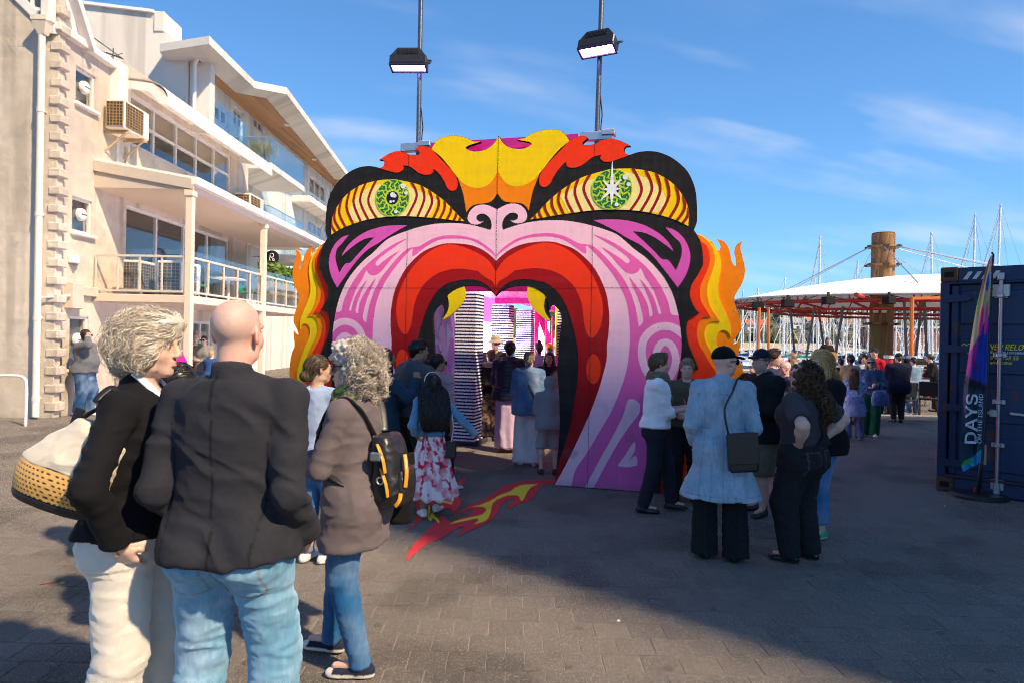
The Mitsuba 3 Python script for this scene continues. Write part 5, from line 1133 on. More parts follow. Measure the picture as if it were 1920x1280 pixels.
# ------------------------------------------------------------------ stage, quay rail, tables and chairs at the right
t = thing('stage_platform', 'low grey stage platform in front of the rusty column', 'stage')
part(t, 'deck', box((15.4, 26.6, .32), (9.0, 5.2, .1), None, .02), 'm_matte', (.10, .10, .105)); part(t, 'skirt', box((15.4, 24.2, .13), (8.9, .06, .26)), 'm_matte', (.22, .22, .225))
t = thing('quay_rail', 'white tubular safety rail with rounded end beside the rusty column', 'rail')
a, b = atY(1658, 686, 22), atY(1700, 686, 22)
part(t, 'tube', tube(smooth_line(np.array([b, a + (.25, 0, 0), a + (.05, 0, -.04), a + (0, 0, -.14), a + (.05, 0, -.24), a + (.25, 0, -.28), b + (0, 0, -.28)]), 5), .028, 8), 'm_satin', (.75, .75, .74), True)
part(t, 'post', cat([cyl((x, 22, 0), (x, 22, a[2]), .028, 8) for x in np.linspace(a[0] + .5, b[0], 3)]), 'm_satin', (.75, .75, .74))
for q, (px, nm) in enumerate(((1666, 'left of the white rail'), (1709, 'right of the white rail'), (1740, 'nearest the container'))):
    t = thing('bollard', f'red quay bollard {nm}', 'bollard', 'red bollards on the quay')
    g = atY(px, 690, 23 + q * .2); part(t, 'shaft', cyl((g[0], g[1], 0), (g[0], g[1], 1.32), .13, 12), 'm_satin', (.42, .03, .03), 40); part(t, 'cap', cyl((g[0], g[1], 1.32), (g[0], g[1], 1.42), .16, 12), 'm_satin', (.6, .58, .55), 40)
def folding_table(lab, c, s, top, col, yaw=0, parts_legs=True):
    t = thing('table', lab, 'table'); R = rotz(yaw); c = np.asarray(c, float)
    part(t, 'tabletop', box(c + Z3 * top, (s[0], s[1], .04), R, .008), 'm_satin', col)
    for a in (-1, 1):
        for b in (-1, 1):
            p = c + R @ np.array([a * (s[0] / 2 - .06), b * (s[1] / 2 - .06), 0]); part(t, 'leg', cyl(p, p + Z3 * (top - .02), .018, 8), 'm_metal', (.5, .5, .52))
    for b in (-1, 1): part(t, 'apron', bar(c + R @ np.array([-s[0] / 2 + .06, b * (s[1] / 2 - .06), top - .12]), c + R @ np.array([s[0] / 2 - .06, b * (s[1] / 2 - .06), top - .12]), .02, .03), 'm_metal', (.45, .45, .47))
    return t
g1 = ground(1738, 765); g2 = ground(1722, 772); g3 = ground(1752, 752)
folding_table('tall grey work table carrying dark equipment beside the container', (g3[0] + .3, g3[1] + 1.5, 0), (2.2, .8), 1.1, (.30, .31, .33))
folding_table('low blue grey table behind the empty black chair', (g1[0] + .2, g1[1] + .9, 0), (1.7, .75), .74, (.20, .26, .34))
folding_table('low blue grey table beside the seated man', (g2[0] + .1, g2[1] - .1, 0), (.9, .8), .72, (.18, .25, .34))
def chair(lab, c, yaw):
    t = thing('chair', lab, 'chair', None); R = rotz(yaw); c = np.asarray(c, float)
    def L(x, y, z): return c + R @ np.array([x, y, z])
    part(t, 'seat', box(L(0, 0, .44), (.44, .44, .04), R, .015), 'm_satin', (.012, .012, .014))
    part(t, 'backrest', box(L(0, -.22, .70), (.42, .035, .36), R @ rotx(.12), .015), 'm_satin', (.012, .012, .014))
    for s in (-.2, .2):
        part(t, 'leg', tube([L(s, .22, 0), L(s, .18, .43)], .014, 7), 'm_satin', (.02, .02, .022)); part(t, 'leg', tube([L(s, -.24, 0), L(s, -.19, .43), L(s, -.26, .86)], .014, 7), 'm_satin', (.02, .02, .022))
    return t
gc = ground(1690, 783); chair('black chair with the seated man on it', (gc[0], gc[1], 0), .35)
gc2 = ground(1741, 780); chair('empty black chair beside the seated man', (gc2[0], gc2[1], 0), -.6)
gc3 = ground(1756, 762); chair('empty black chair partly behind the container', (gc3[0], gc3[1], 0), .2)
t = thing('equipment_case', 'dark mixing desk and cases on the tall grey table', 'mixing desk')
part(t, 'desk', box((g3[0] + .3, g3[1] + 1.5, 1.22), (.9, .5, .16), rotx(.12), .02), 'm_matte', (.015, .015, .018)); part(t, 'case', box((g3[0] - .45, g3[1] + 1.55, 1.24), (.45, .45, .24), None, .02), 'm_matte', (.02, .02, .022))
# ------------------------------------------------------------------ people: bodies and clothes as smooth implicit surfaces
from scipy.spatial import cKDTree
class Fld:
    def __init__(s, lo, hi, res):
        s.lo = np.asarray(lo, float); s.res = res; s.n = np.maximum(((np.asarray(hi) - s.lo) / res).astype(int) + 2, 4)
        s.ax = [(s.lo[i] + res * np.arange(s.n[i])).astype(np.float32) for i in range(3)]
        s.F = np.full(s.n, .25, np.float32)
    def sl(s, lo, hi):
        r = []
        for i in range(3):
            a = int(max(0, math.floor((lo[i] - s.lo[i]) / s.res))); b = int(min(s.n[i], math.ceil((hi[i] - s.lo[i]) / s.res) + 1)); r.append(slice(a, max(b, a)))
        return tuple(r)
    def pts(s, q):
        return s.ax[0][q[0]][:, None, None], s.ax[1][q[1]][None, :, None], s.ax[2][q[2]][None, None, :]
    def put(s, lo, hi, fn, k=.02, sub=False, m=None):
        m = max(k, 2.5 * s.res) + .01 if m is None else m
        q = s.sl(np.asarray(lo) - m, np.asarray(hi) + m)
        if any(x.stop <= x.start for x in q): return
        d = fn(*s.pts(q)).astype(np.float32); a = s.F[q]
        if sub:
            d = -d; h = np.clip(.5 - .5 * (d - a) / k * -1, 0, 1)
            h = np.clip(.5 + .5 * (d - a) / k, 0, 1); s.F[q] = a + (d - a) * h + k * h * (1 - h)
        else:
            h = np.clip(.5 + .5 * (d - a) / k, 0, 1); s.F[q] = d + (a - d) * h - k * h * (1 - h)
    def cone(s, a, b, ra, rb, k=.02, sub=False, flat=None, fn=1.0):
        a, b = np.asarray(a, float), np.asarray(b, float); d = b - a; L2 = max(float(d @ d), 1e-9); R = max(ra, rb)
        def f(x, y, z):
            t = np.clip(((x - a[0]) * d[0] + (y - a[1]) * d[1] + (z - a[2]) * d[2]) / L2, 0, 1)
            qx, qy, qz = x - a[0] - t * d[0], y - a[1] - t * d[1], z - a[2] - t * d[2]
            r2 = qx * qx + qy * qy + qz * qz
            if flat is not None:
                qn = qx * flat[0] + qy * flat[1] + qz * flat[2]; r2 = r2 + (1 / fn**2 - 1) * qn * qn
            return (np.sqrt(r2) - (ra + (rb - ra) * t)) * (1 if flat is None else min(1, fn * 1.2))
        s.put(np.minimum(a, b) - R, np.maximum(a, b) + R, f, k, sub)
    def ell(s, c, r, R=None, k=.02, sub=False):
        c, r = np.asarray(c, float), np.asarray(r, float); R = np.eye(3) if R is None else R; m = np.abs(R) @ r
        def f(x, y, z):
            x, y, z = x - c[0], y - c[1], z - c[2]
            u = [(x * R[0, i] + y * R[1, i] + z * R[2, i]) for i in range(3)]
            k0 = np.sqrt(sum((u[i] / r[i]) ** 2 for i in range(3))); k1 = np.sqrt(sum((u[i] / r[i] ** 2) ** 2 for i in range(3)))
            return k0 * (k0 - 1) / np.maximum(k1, 1e-6)
        s.put(c - m, c + m, f, k, sub)
    def loft(s, B, A, X, prof, k=.02, n=2.4, cut=True):
        """prof rows: (t along A, half width, half depth, forward offset)"""
        B, A, X = (np.asarray(v, float) for v in (B, A, X)); X = X - A * (X @ A); X /= np.linalg.norm(X); Y = np.cross(A, X)
        p = np.array(prof, float); p = p[np.argsort(p[:, 0])]; T = p[:, 0]; M = p[:, 1:3].max() + np.abs(p[:, 3]).max()
        e = [B + A * T[0], B + A * T[-1]]
        tt = np.linspace(T[0], T[-1], 60); from scipy.interpolate import PchipInterpolator
        w_, d_, o_ = (PchipInterpolator(T, p[:, i])(tt) if len(T) > 2 else np.interp(tt, T, p[:, i]) for i in (1, 2, 3))
        def f(x, y, z):
            x, y, z = x - B[0], y - B[1], z - B[2]
            t = x * A[0] + y * A[1] + z * A[2]; u = x * X[0] + y * X[1] + z * X[2]; v = x * Y[0] + y * Y[1] + z * Y[2]
            w, d, o = np.interp(t, tt, w_), np.interp(t, tt, d_), np.interp(t, tt, o_)
            r = (np.abs(u / w) ** n + np.abs((v - o) / d) ** n) ** (1 / n)
            g = (r - 1) * np.minimum(w, d) * .92
            return np.maximum(g, np.maximum(T[0] - t, t - T[-1])) if cut else g
        s.put(np.minimum(*e) - M, np.maximum(*e) + M, f, k)
    def mesh(s):
        F = s.F; F[0], F[-1] = np.maximum(F[0], .01), np.maximum(F[-1], .01); F[:, 0], F[:, -1] = np.maximum(F[:, 0], .01), np.maximum(F[:, -1], .01); F[:, :, 0], F[:, :, -1] = np.maximum(F[:, :, 0], .01), np.maximum(F[:, :, -1], .01)
        S = F < 0
        c = sum(S[a:S.shape[0] - 1 + a, b:S.shape[1] - 1 + b, d:S.shape[2] - 1 + d].astype(np.int8) for a in (0, 1) for b in (0, 1) for d in (0, 1))
        I = np.argwhere((c > 0) & (c < 8)); idx = np.full(c.shape, -1, np.int64); idx[tuple(I.T)] = np.arange(len(I))
        acc, cnt = np.zeros((len(I), 3)), np.zeros(len(I))
        for ax in range(3):
            o1, o2 = [q for q in range(3) if q != ax]
            for a in (0, 1):
                for b in (0, 1):
                    p = I.copy(); p[:, o1] += a; p[:, o2] += b; q = p.copy(); q[:, ax] += 1
                    fa, fb = F[tuple(p.T)], F[tuple(q.T)]; m = (fa < 0) != (fb < 0)
                    t = np.where(m, fa / np.where(m, fa - fb, 1), 0); e = p.astype(float); e[:, ax] += t
                    acc += e * m[:, None]; cnt += m
        V = s.lo + s.res * acc / cnt[:, None]; Q = []
        for ax in range(3):
            a_, b_ = [slice(None)] * 3, [slice(None)] * 3; a_[ax], b_[ax] = slice(0, -1), slice(1, None)
            A, Bq = S[tuple(a_)], S[tuple(b_)]; E = np.argwhere(A != Bq); o1, o2 = (ax + 1) % 3, (ax + 2) % 3
            E = E[(E[:, o1] > 0) & (E[:, o2] > 0)]
            def at(d1, d2):
                q = E.copy(); q[:, o1] -= d1; q[:, o2] -= d2; return idx[tuple(q.T)]
            quad = np.stack([at(1, 1), at(0, 1), at(0, 0), at(1, 0)], 1); fl = ~A[tuple(E.T)]
            quad[fl] = quad[fl][:, ::-1]; Q.append(quad)
        Q = np.vstack(Q); Q = Q[(Q >= 0).all(1)]
        return V, np.vstack([Q[:, [0, 1, 2]], Q[:, [0, 2, 3]]])
def vnorm(v, f):
    n = np.zeros_like(v); c = np.cross(v[f[:, 1]] - v[f[:, 0]], v[f[:, 2]] - v[f[:, 0]])
    for k in range(3): np.add.at(n, f[:, k], c)
    return n / np.maximum(np.linalg.norm(n, axis=1, keepdims=True), 1e-12)
def folds(v, f, amp, seed, sx=9., sz=15., slant=0.0):
    n = vnorm(v, f); q = np.stack([v[:, 0] * sx + v[:, 2] * sx * slant, v[:, 1] * sx, v[:, 2] * sz], 1)
    w = meshkit.fbm(q * .6 + 31, 2, seed) * 2.2
    r = meshkit.noise(q + w[:, None], seed + 3); r = (1 - np.abs(2 * r - 1)) ** 1.6
    r2 = meshkit.noise(q * 2.3 + w[:, None] * 1.4, seed + 8); r2 = 1 - np.abs(2 * r2 - 1)
    return v + n * (amp * (r - .45) + amp * .4 * (r2 - .5))[:, None]
def ik(S, T, l1, l2, hint):
    S, T, hint = np.asarray(S, float), np.asarray(T, float), np.asarray(hint, float); d = T - S; L = np.linalg.norm(d)
    if L > (l1 + l2) * .995: T = S + d / L * (l1 + l2) * .995; d = T - S; L = np.linalg.norm(d)
    u = d / L; a = (l1 * l1 - l2 * l2 + L * L) / (2 * L); hgt = math.sqrt(max(l1 * l1 - a * a, 0)); h = hint - u * (hint @ u); h /= max(np.linalg.norm(h), 1e-6)
    return S + u * a + h * hgt, T
def hexc(c): return np.asarray(c, float)
SKIN = dict(fair=(.62, .40, .31), pink=(.64, .36, .28), tan=(.47, .28, .19), brown=(.30, .165, .10), dark=(.17, .09, .06))
ARM = dict(down=((.135, .01, .47), (.3, -1, 0)), pocket=((.125, .075, .535), (.55, -1, 0)), crossed=((-.02, .115, .65), (1, -.3, -.6)), front=((.03, .17, .62), (.7, -.3, -1)), phone=((.07, .075, .91), (.5, .5, -1)), hip=((.115, -.01, .60), (1, -.7, 0)),
           behind=((.03, -.085, .56), (1, -.4, 0)), out=((.26, .03, .54), (.2, -1, 0)), read=((.05, .19, .68), (.6, -.2, -1)), wave=((.10, .13, .86), (.6, .2, -1)), back=((.15, -.08, .49), (.2, -1, 0)), hold=((.06, .16, .66), (.7, -.2, -1)))
PEOPLE = {}
def person(label, pos, h, yaw, res=.012, skin='fair', b=1.0, female=False, lean=(0, 0), head=(0, 0, 0), arms=('down', 'down'), feet=((-.05, 0, 10), (.05, 0, -10)), top=None, bottom=None, shoes=None, hair=None, extras=(), belly=0.0, group=None, headscale=1.0, seat=None, seed=None, hands=('relax', 'relax'), twist=0.0, bust=0.0, over=None):
    t = thing('person', label, 'person', group); seed = len(PEOPLE) * 7 + 3 if seed is None else seed
    rng = np.random.default_rng(seed); s = h / 1.75; hs = s * headscale; res = res * (1.0 if res < .01 else 1.10)
    W2 = lambda v: np.asarray(v) @ rotz(math.radians(yaw)).T + np.asarray(pos)
    H = lambda x, y, z: np.array([x, y, z]) * h
    def emit(name, m, mat, col, smooth=True, parent=None):
        v, f = m
        if len(f) == 0: return None
        if callable(col): col = col(v)
        col = np.clip(np.asarray(col, float), .003, .95)
        k = (parent or t) if name is None else pkey(parent or t, name)
        put(k, (W2(v), f), mat, np.broadcast_to(col, (len(v), 3)), smooth); return k
    # ---- skeleton
    pz = .53 if seat is None else seat / h
    Pv = H(0, 0, pz); u = np.array([lean[0], lean[1], 1.0]); u /= np.linalg.norm(u)
    X = rotz(math.radians(twist)) @ np.array([1., 0, 0]); X = X - u * (X @ u); X /= np.linalg.norm(X); Yv = np.cross(u, X)
    tl = .315 * h; N = Pv + u * tl
    sw = .098 if female else .108
    sw *= (1 + (b - 1) * .5)
    SH = [N + u * (-.050 * h) + X * (sg_ * sw * h) for sg_ in (-1, 1)]
    hy, hp, hr = (math.radians(a) for a in head)
    HR = np.stack([X, Yv * math.cos(.0) + 0 * u, u], 1); up = HR @ np.array([0, 0, 1.]); HR0 = np.stack([np.array([1., 0, 0]), np.array([0, 1., 0]), np.array([0, 0, 1.])], 1)
    HRm = rotz(hy + math.radians(twist) * .5) @ rotx(hp) @ roty(hr)
    C = N + u * (.030 * h) + HRm @ np.array([0, .016, .083]) * hs
    Lh = lambda x, y, z: C + HRm @ (np.array([x, y, z]) * hs)
    AR, LG = [], []
    for i, sg_ in enumerate((-1, 1)):
        a = arms[i]; (tx, ty, tz), hint = ARM[a] if isinstance(a, str) else a
        off = (N - H(0, 0, .845)) * (1 if seat is not None else min(1, max(0, (tz - .5) / .3)))
        T_ = H(0, 0, tz) + X * (sg_ * tx * h * (1 + (b - 1) * .6)) + np.array([0, ty * h, 0]) + off
        E_, Wr = ik(SH[i], T_, .176 * h, .150 * h, np.array([hint[0] * sg_, hint[1], hint[2]])); AR.append((SH[i], E_, Wr))
        fx, fy, fa = feet[i][:3]; fz = feet[i][3] if len(feet[i]) > 3 else 0
        An = np.array([fx * h if abs(fx) < 1 else fx, fy * h, .048 * h + fz]); Hp = Pv + X * (sg_ * .050 * h * (1 + (b - 1) * .5)) - np.array([0, 0, .0])
        Kn, An = ik(Hp, An, .245 * h, .245 * h, np.array([.15 * sg_, 1, 0]) if seat is None else np.array([.1 * sg_, .6, 1])); LG.append((Hp, Kn, An, math.radians(fa)))
    allp = np.array([C + (0, 0, .16 * hs), C - (.16 * hs, .16 * hs, 0), C + (.16 * hs, .16 * hs, 0)] + [p for a in AR for p in a] + [p for l in LG for p in l[:3]])
    lo, hi = allp.min(0) - (.26 * s, .26 * s, .0), allp.max(0) + (.26 * s, .26 * s, .06); lo[2] = 0
    covA = (top or {}).get('sleeve', 'long'); covL = (bottom or {}).get('kind', 'trousers')
    # ---- body, one continuous surface
    bf = 1 + (b - 1) * .8
    def prof(e, hem=None, flare=0.0, bl=belly, drop=0.0):
        wst = .076 if female else .084
        p = [(-.045, .098 if female else .092, .070, -.004), (.0, .097 if female else .091, .069, -.003), (.095, wst, .058, bl * .5), (.20, .092 if female else .099, .066, .004), (.262, .090 if female else .103, .058, 0), (.284, .076, .049, -.004), (.301, .046, .041, -.006)]
        r = [(q[0] * h, q[1] * h * bf + e, q[2] * h * bf + e + bl * .5 * h * (1 if .0 <= q[0] <= .15 else .35), q[3] * h) for q in p]
        return r
    fb = Fld(lo, hi, res)
    fb.loft(Pv, u, X, prof(-.012 * s), .02)
    if female or bust: 
        for sg_ in (-1, 1): fb.ell(Pv + u * (.195 * h) + X * (sg_ * .042 * h) + Yv * (.058 * h * bf), np.array([.040, .034, .042]) * h * bf * .8, None, .03)
    fb.cone(N - u * .03 * h, C + HRm @ np.array([0, -.018, -.05]) * hs, .056 * s * (.88 if female else 1.05), .051 * hs * (.88 if female else 1.05), .03)
    # head
    fb.ell(Lh(0, -.012, .030), np.array([.074, .093, .083]) * hs, HRm, .02)
    fb.ell(Lh(0, .026, -.040), np.array([.057, .062, .074]) * hs, HRm, .025)
    fb.ell(Lh(0, .064, -.094), np.array([.024, .020, .018]) * hs, HRm, .025)
    for sg_ in (-1, 1):
        fb.ell(Lh(sg_ * .040, .052, -.028), np.array([.026, .026, .028]) * hs, HRm, .02)
        fb.ell(Lh(sg_ * .046, .012, -.075), np.array([.016, .036, .022]) * hs, HRm, .02)
        fb.cone(Lh(sg_ * .014, .085, .026), Lh(sg_ * .046, .072, .024), .012 * hs, .011 * hs, .014)
        fb.ell(Lh(sg_ * .031, .098, .004), np.array([.017, .014, .010]) * hs, HRm, .010, True)
        fb.ell(Lh(sg_ * .031, .079, .003), np.array([.013, .012, .010]) * hs, HRm, .003)
        er = HRm @ rotz(sg_ * .35) @ roty(0)
        fb.ell(Lh(sg_ * .077, -.006, -.010), np.array([.009, .019, .032]) * hs, er, .008)
        fb.ell(Lh(sg_ * .085, .0, -.008), np.array([.006, .010, .016]) * hs, er, .006, True)
        fb.ell(Lh(sg_ * .011, .099, -.034), np.array([.009, .010, .007]) * hs, HRm, .008)
    fb.cone(Lh(0, .086, .016), Lh(0, .106, -.026), .010 * hs, .0125 * hs, .010)
    fb.ell(Lh(0, .090, -.056), np.array([.020, .010, .0065]) * hs, HRm, .006); fb.ell(Lh(0, .088, -.067), np.array([.017, .010, .007]) * hs, HRm, .006)
    fb.ell(Lh(0, .104, -.0612), np.array([.024, .010, .0016]) * hs, HRm, .004, True)
    # arms and hands
    for i, (S_, E_, Wr) in enumerate(AR):
        sg_ = -1 if i == 0 else 1; th = -.010 * s if covA == 'long' else 0
        tu = 0 if covA == 'none' else -.008 * s
        fb.cone(N - u * .016 * h + X * sg_ * .022 * h, S_, .036 * s * bf + tu * .5, .042 * s * bf + tu, .03); fb.cone(S_, E_, .047 * s * bf + tu, .038 * s * bf + th, .03); fb.cone(E_, E_ + (Wr - E_) * .35, .040 * s * bf + th, .041 * s * bf + th, .02); fb.cone(E_ + (Wr - E_) * .35, Wr, .041 * s * bf + th, .027 * s, .02)
        d = (Wr - E_) / np.linalg.norm(Wr - E_); style = hands[i]
        hd = d
        if style == 'drop': hd = d * .6 + np.array([0, 0, -.5]); hd /= np.linalg.norm(hd)
        side = np.array([0, 1.0, .0]) - hd * hd[1]
        if np.linalg.norm(side) < .35: side = np.array([0, 0, 1.0]) - hd * hd[2]
        side /= np.linalg.norm(side); nrm = np.cross(side, hd) * (1 if i == 0 else -1)
        if nrm @ X * sg_ > 0: nrm = -nrm      # palm looks inwards
        fr = max(.0082 * s, res * .78)
        cl_ = dict(relax=(.35, .5, .4), fist=(1.25, 1.5, 1.0), grip=(.9, 1.2, .8), flat=(.08, .1, .1), point=(1.2, 1.4, 1.0), drop=(.3, .4, .3))[style]
        for q in range(4):
            kn = Wr + hd * (.088 - .004 * abs(q - 1.3)) * s + side * (.030 - .0195 * q) * s
            fb.cone(Wr + hd * .012 * s + side * (.014 - .009 * q) * s, kn, .0155 * s, .0118 * s, .012)
            Lf = (.040, .044, .041, .032)[q] * s; dd = hd; p = kn; cc = (.05, .1, .1) if style == 'point' and q == 0 else cl_
            for z_, l in zip(cc, (1, .62, .5)):
                ca, sa = math.cos(z_ * (1 + .06 * q)), math.sin(z_ * (1 + .06 * q)); nn = nrm; dn = dd * ca + np.cross(np.cross(dd, nn), dd) * sa; nrm_ = nn
                nn2 = nn * ca - dd * sa; p2 = p + dn * Lf * l; fb.cone(p, p2, fr, fr * .92, .006); p, dd, nrm = p2, dn, nn2
            nrm = np.cross(side, hd) * (1 if i == 0 else -1); nrm = -nrm if nrm @ X * sg_ > 0 else nrm
        tb = Wr + hd * .022 * s + side * .022 * s; t1 = tb + (hd * .55 + side * .75 + nrm * .35) * .040 * s; t2 = t1 + (hd * .85 + side * .25 + nrm * .4) * .030 * s
        fb.cone(Wr + hd * .03 * s, t1, .016 * s, .0115 * s, .012); fb.cone(t1, t2, max(.0105 * s, fr), max(.009 * s, fr), .006)
    for i, (Hp, Kn, An, fa) in enumerate(LG):
        e = 0 if covL in ('shorts', 'skirt', 'dress') else -.014 * s
        fb.cone(Hp, Kn, .082 * s * bf + min(e, -.006), .054 * s * bf + e, .04); fb.cone(Kn, Kn + (An - Kn) * .35, .052 * s * bf + e, .054 * s * bf + e, .02); fb.cone(Kn + (An - Kn) * .35, An, .054 * s * bf + e, .036 * s, .02)
        fd = np.array([-math.sin(fa), math.cos(fa), 0]); fb.cone(An - (0, 0, .012 * s), An + fd * .13 * s - (0, 0, .026 * s), .030 * s, .020 * s, .02)
    v, f = fb.mesh(); sk = np.array(SKIN[skin]) if isinstance(skin, str) else np.array(skin)
    loc = (v - C) @ HRm / hs
    def skincol():
        c = sk * (.92 + .16 * meshkit.fbm(v * 22, 3, seed))[:, None]
        g = lambda p, r: np.exp(-(((loc - np.array(p)) / np.array(r)) ** 2).sum(1))[:, None]
        lip = g((0, .098, -.061), (.023, .016, .011)); c = c * (1 - lip) + lip * sk * (.86, .52, .52)
        for q in (-1, 1):
            ch = .45 * g((q * .045, .075, -.025), (.022, .03, .022)); c = c * (1 - ch) + ch * sk * (1.04, .80, .76)
            so_ = .5 * g((q * .031, .085, .006), (.020, .016, .013)); c = c * (1 - so_ * .5)
            ey = (((loc - np.array((q * .031, .088, .003))) / np.array((.0115, .02, .0058))) ** 2).sum(1) < 1; c[ey] = (.62, .60, .57)
            ir = (((loc - np.array((q * .031, .088, .003))) / np.array((.0055, .02, .0058))) ** 2).sum(1) < 1; c[ir] = (.05, .035, .025)
            la = (np.abs(loc[:, 2] - .0095) < .0032) & (np.abs(loc[:, 0] - q * .031) < .015) & (loc[:, 1] > .07); c[la] *= .35
            ea = .4 * g((q * .082, -.004, -.01), (.01, .02, .03)); c = c * (1 - ea) + ea * sk * (1.02, .72, .66)
        hc = np.array((hair or {}).get('col', (.2, .14, .1)))
        eb = ((np.abs(loc[:, 2] - .031 + .25 * (np.abs(loc[:, 0]) - .031) ** 2 / .03) < .0042) & (np.abs(np.abs(loc[:, 0]) - .032) < .019) & (loc[:, 1] > .06)); c[eb] = c[eb] * .45 + hc * .4
        bd = (hair or {}).get('beard')
        if bd is not None:
            w = np.clip((-.045 - loc[:, 2]) / .02, 0, 1) * (loc[:, 1] > -.0) * (np.abs(loc[:, 0]) < .09) * (loc[:, 2] > -.14) * (1 - g((0, .1, -.061), (.02, .02, .009))[:, 0])
            w = w * (.55 + .5 * meshkit.noise(v * 160, 2)); c = c * (1 - w[:, None] * .8) + w[:, None] * .8 * np.array(bd)
        st = (hair or {}).get('stubble')
        if st is not None:
            w = np.clip((.5 * (loc[:, 2] - .01) - .45 * loc[:, 1] + .012) / .03, 0, 1) * np.clip((.082 - np.abs(loc[:, 0])) / .01, 0, 1) * (loc[:, 2] > -.075) * np.clip((.07 - loc[:, 2] + .02 - loc[:, 1] * 0) / .03, 0, 1)
            c = c * (1 - .45 * w[:, None]) + .45 * w[:, None] * np.array(st)
        return c
    put(t, (W2(v), f), 'm_skin', np.clip(skincol(), .004, .95), True)
    body = dict(N=N, C=C, u=u, X=X, Y=Yv, Pv=Pv, AR=AR, LG=LG, HRm=HRm, Lh=Lh, s=s, hs=hs, h=h, W2=W2, emit=emit, SH=SH, t=t, lo=lo, hi=hi, rng=rng, yaw=yaw, bf=bf)
    cres = res * (1.12 if res < .01 else 1.25)
    def cc(base, vary=.12, sc=14):
        def g(v):
            c = base(v) if callable(base) else np.broadcast_to(np.asarray(base, float), (len(v), 3))
            return c * (1 - vary / 2 + vary * meshkit.fbm(v * sc, 3, seed + 5))[:, None]
        return g
    # ---- bottoms
    if bottom:
        kd = bottom.get('kind', 'trousers'); e = bottom.get('ease', .012) * s; fl = Fld(lo, hi, cres)
        if kd in ('trousers', 'shorts'):
            rk, ra = bottom.get('knee', .064) * s, bottom.get('cuff', .058) * s; th = bottom.get('thigh', .088) * s
            rise = bottom.get('rise', .06) * h
            fl.loft(Pv, u if seat is None else u, X, [(q[0], q[1] + e * .6, q[2] + e * .6, q[3]) for q in prof(.0) if q[0] <= rise] + [(rise, np.interp(rise, [q[0] for q in prof(0)], [q[1] for q in prof(0)]) + e * .6, np.interp(rise, [q[0] for q in prof(0)], [q[2] for q in prof(0)]) + e * .6, 0)], .02) if seat is None else fl.ell(Pv + (0, .01, 0), np.array([.105, .09, .08]) * h * bf, None, .03)
            for Hp, Kn, An, fa in LG:
                if seat is None: fl.ell(Hp + np.array([0, -.026 * h, -.028 * h]), np.array([.056, .058, .062]) * h * bf, None, .05)
                fl.cone(Hp, Kn, th * bf + e, rk * bf + e, .05)
                if kd == 'trousers':
                    end = An + (An - Kn) / np.linalg.norm(An - Kn) * bottom.get('drop', .0) * h
                    fl.cone(Kn, end, rk * bf + e, ra + e * .5, .02)
                    if bottom.get('cut', True):
                        dn = (end - Kn) / np.linalg.norm(end - Kn)
                        fl.ell(end + dn * (.9 * (ra + e) ), np.array([1.5, 1.5, .9]) * (ra + e), np.stack([*frame(dn)], 1), .004, True)
                else:
                    end = Kn + (An - Kn) * .04; fl.cone(Kn + (Hp - Kn) * .15, end, rk * bf + e + .012 * s, rk * bf + e + .016 * s, .02)
                    dn = (An - Kn) / np.linalg.norm(An - Kn); fl.ell(end + dn * .10 * s, np.array([.14, .14, .07]) * s, np.stack([*frame(dn)], 1), .004, True)
        else:
            hem = bottom.get('hem', .25); wst = bottom.get('waist', .06); fw, fdp = bottom.get('flare', (.14, .12)); L = pz - hem
            pp = prof(e * .6)
            sp = [(q[0], q[1], q[2], q[3]) for q in pp if -.03 * h < q[0] <= wst * h] + [(wst * h, pp[2][1], pp[2][2], 0), (-L * .5 * h, (.10 * bf + fw) / 2 * h, (.08 * bf + fdp) / 2 * h, 0), (-L * h, fw * h, fdp * h, bottom.get('swing', 0) * h)]
            sp = sorted({round(q[0], 4): q for q in sp}.values()); fl.loft(Pv, np.array([0, 0, 1.]), X, sp, .02, 2.1)
            nf = bottom.get('pleats', 0)
        v, f = fl.mesh()
        if kd in ('skirt', 'dress') and bottom.get('pleats', 0):
            a = np.arctan2(v[:, 1], v[:, 0]); w = np.clip((Pv[2] + .03 * h - v[:, 2]) / (L * h), 0, 1); n_ = vnorm(v, f)
            v = v + n_ * (np.cos(a * bottom['pleats'] + 3 * meshkit.noise(v * 3, 2)) * w * bottom.get('pamp', .016))[:, None]
            v[:, 2] += w ** 3 * .05 * (meshkit.noise(np.c_[np.cos(a) * 1.6, np.sin(a) * 1.6, a * 0], 7) - .5)
        v = folds(v, f, bottom.get('fold', .007) * s, seed + 1, 8 if kd != 'skirt' else 7, 20 if kd != 'skirt' else 5, .5)
        emit(bottom.get('name', {'trousers': 'trousers', 'shorts': 'shorts'}.get(kd, 'skirt')), (v, f), bottom.get('mat', 'm_cloth'), cc(bottom['col'], bottom.get('vary', .14)))
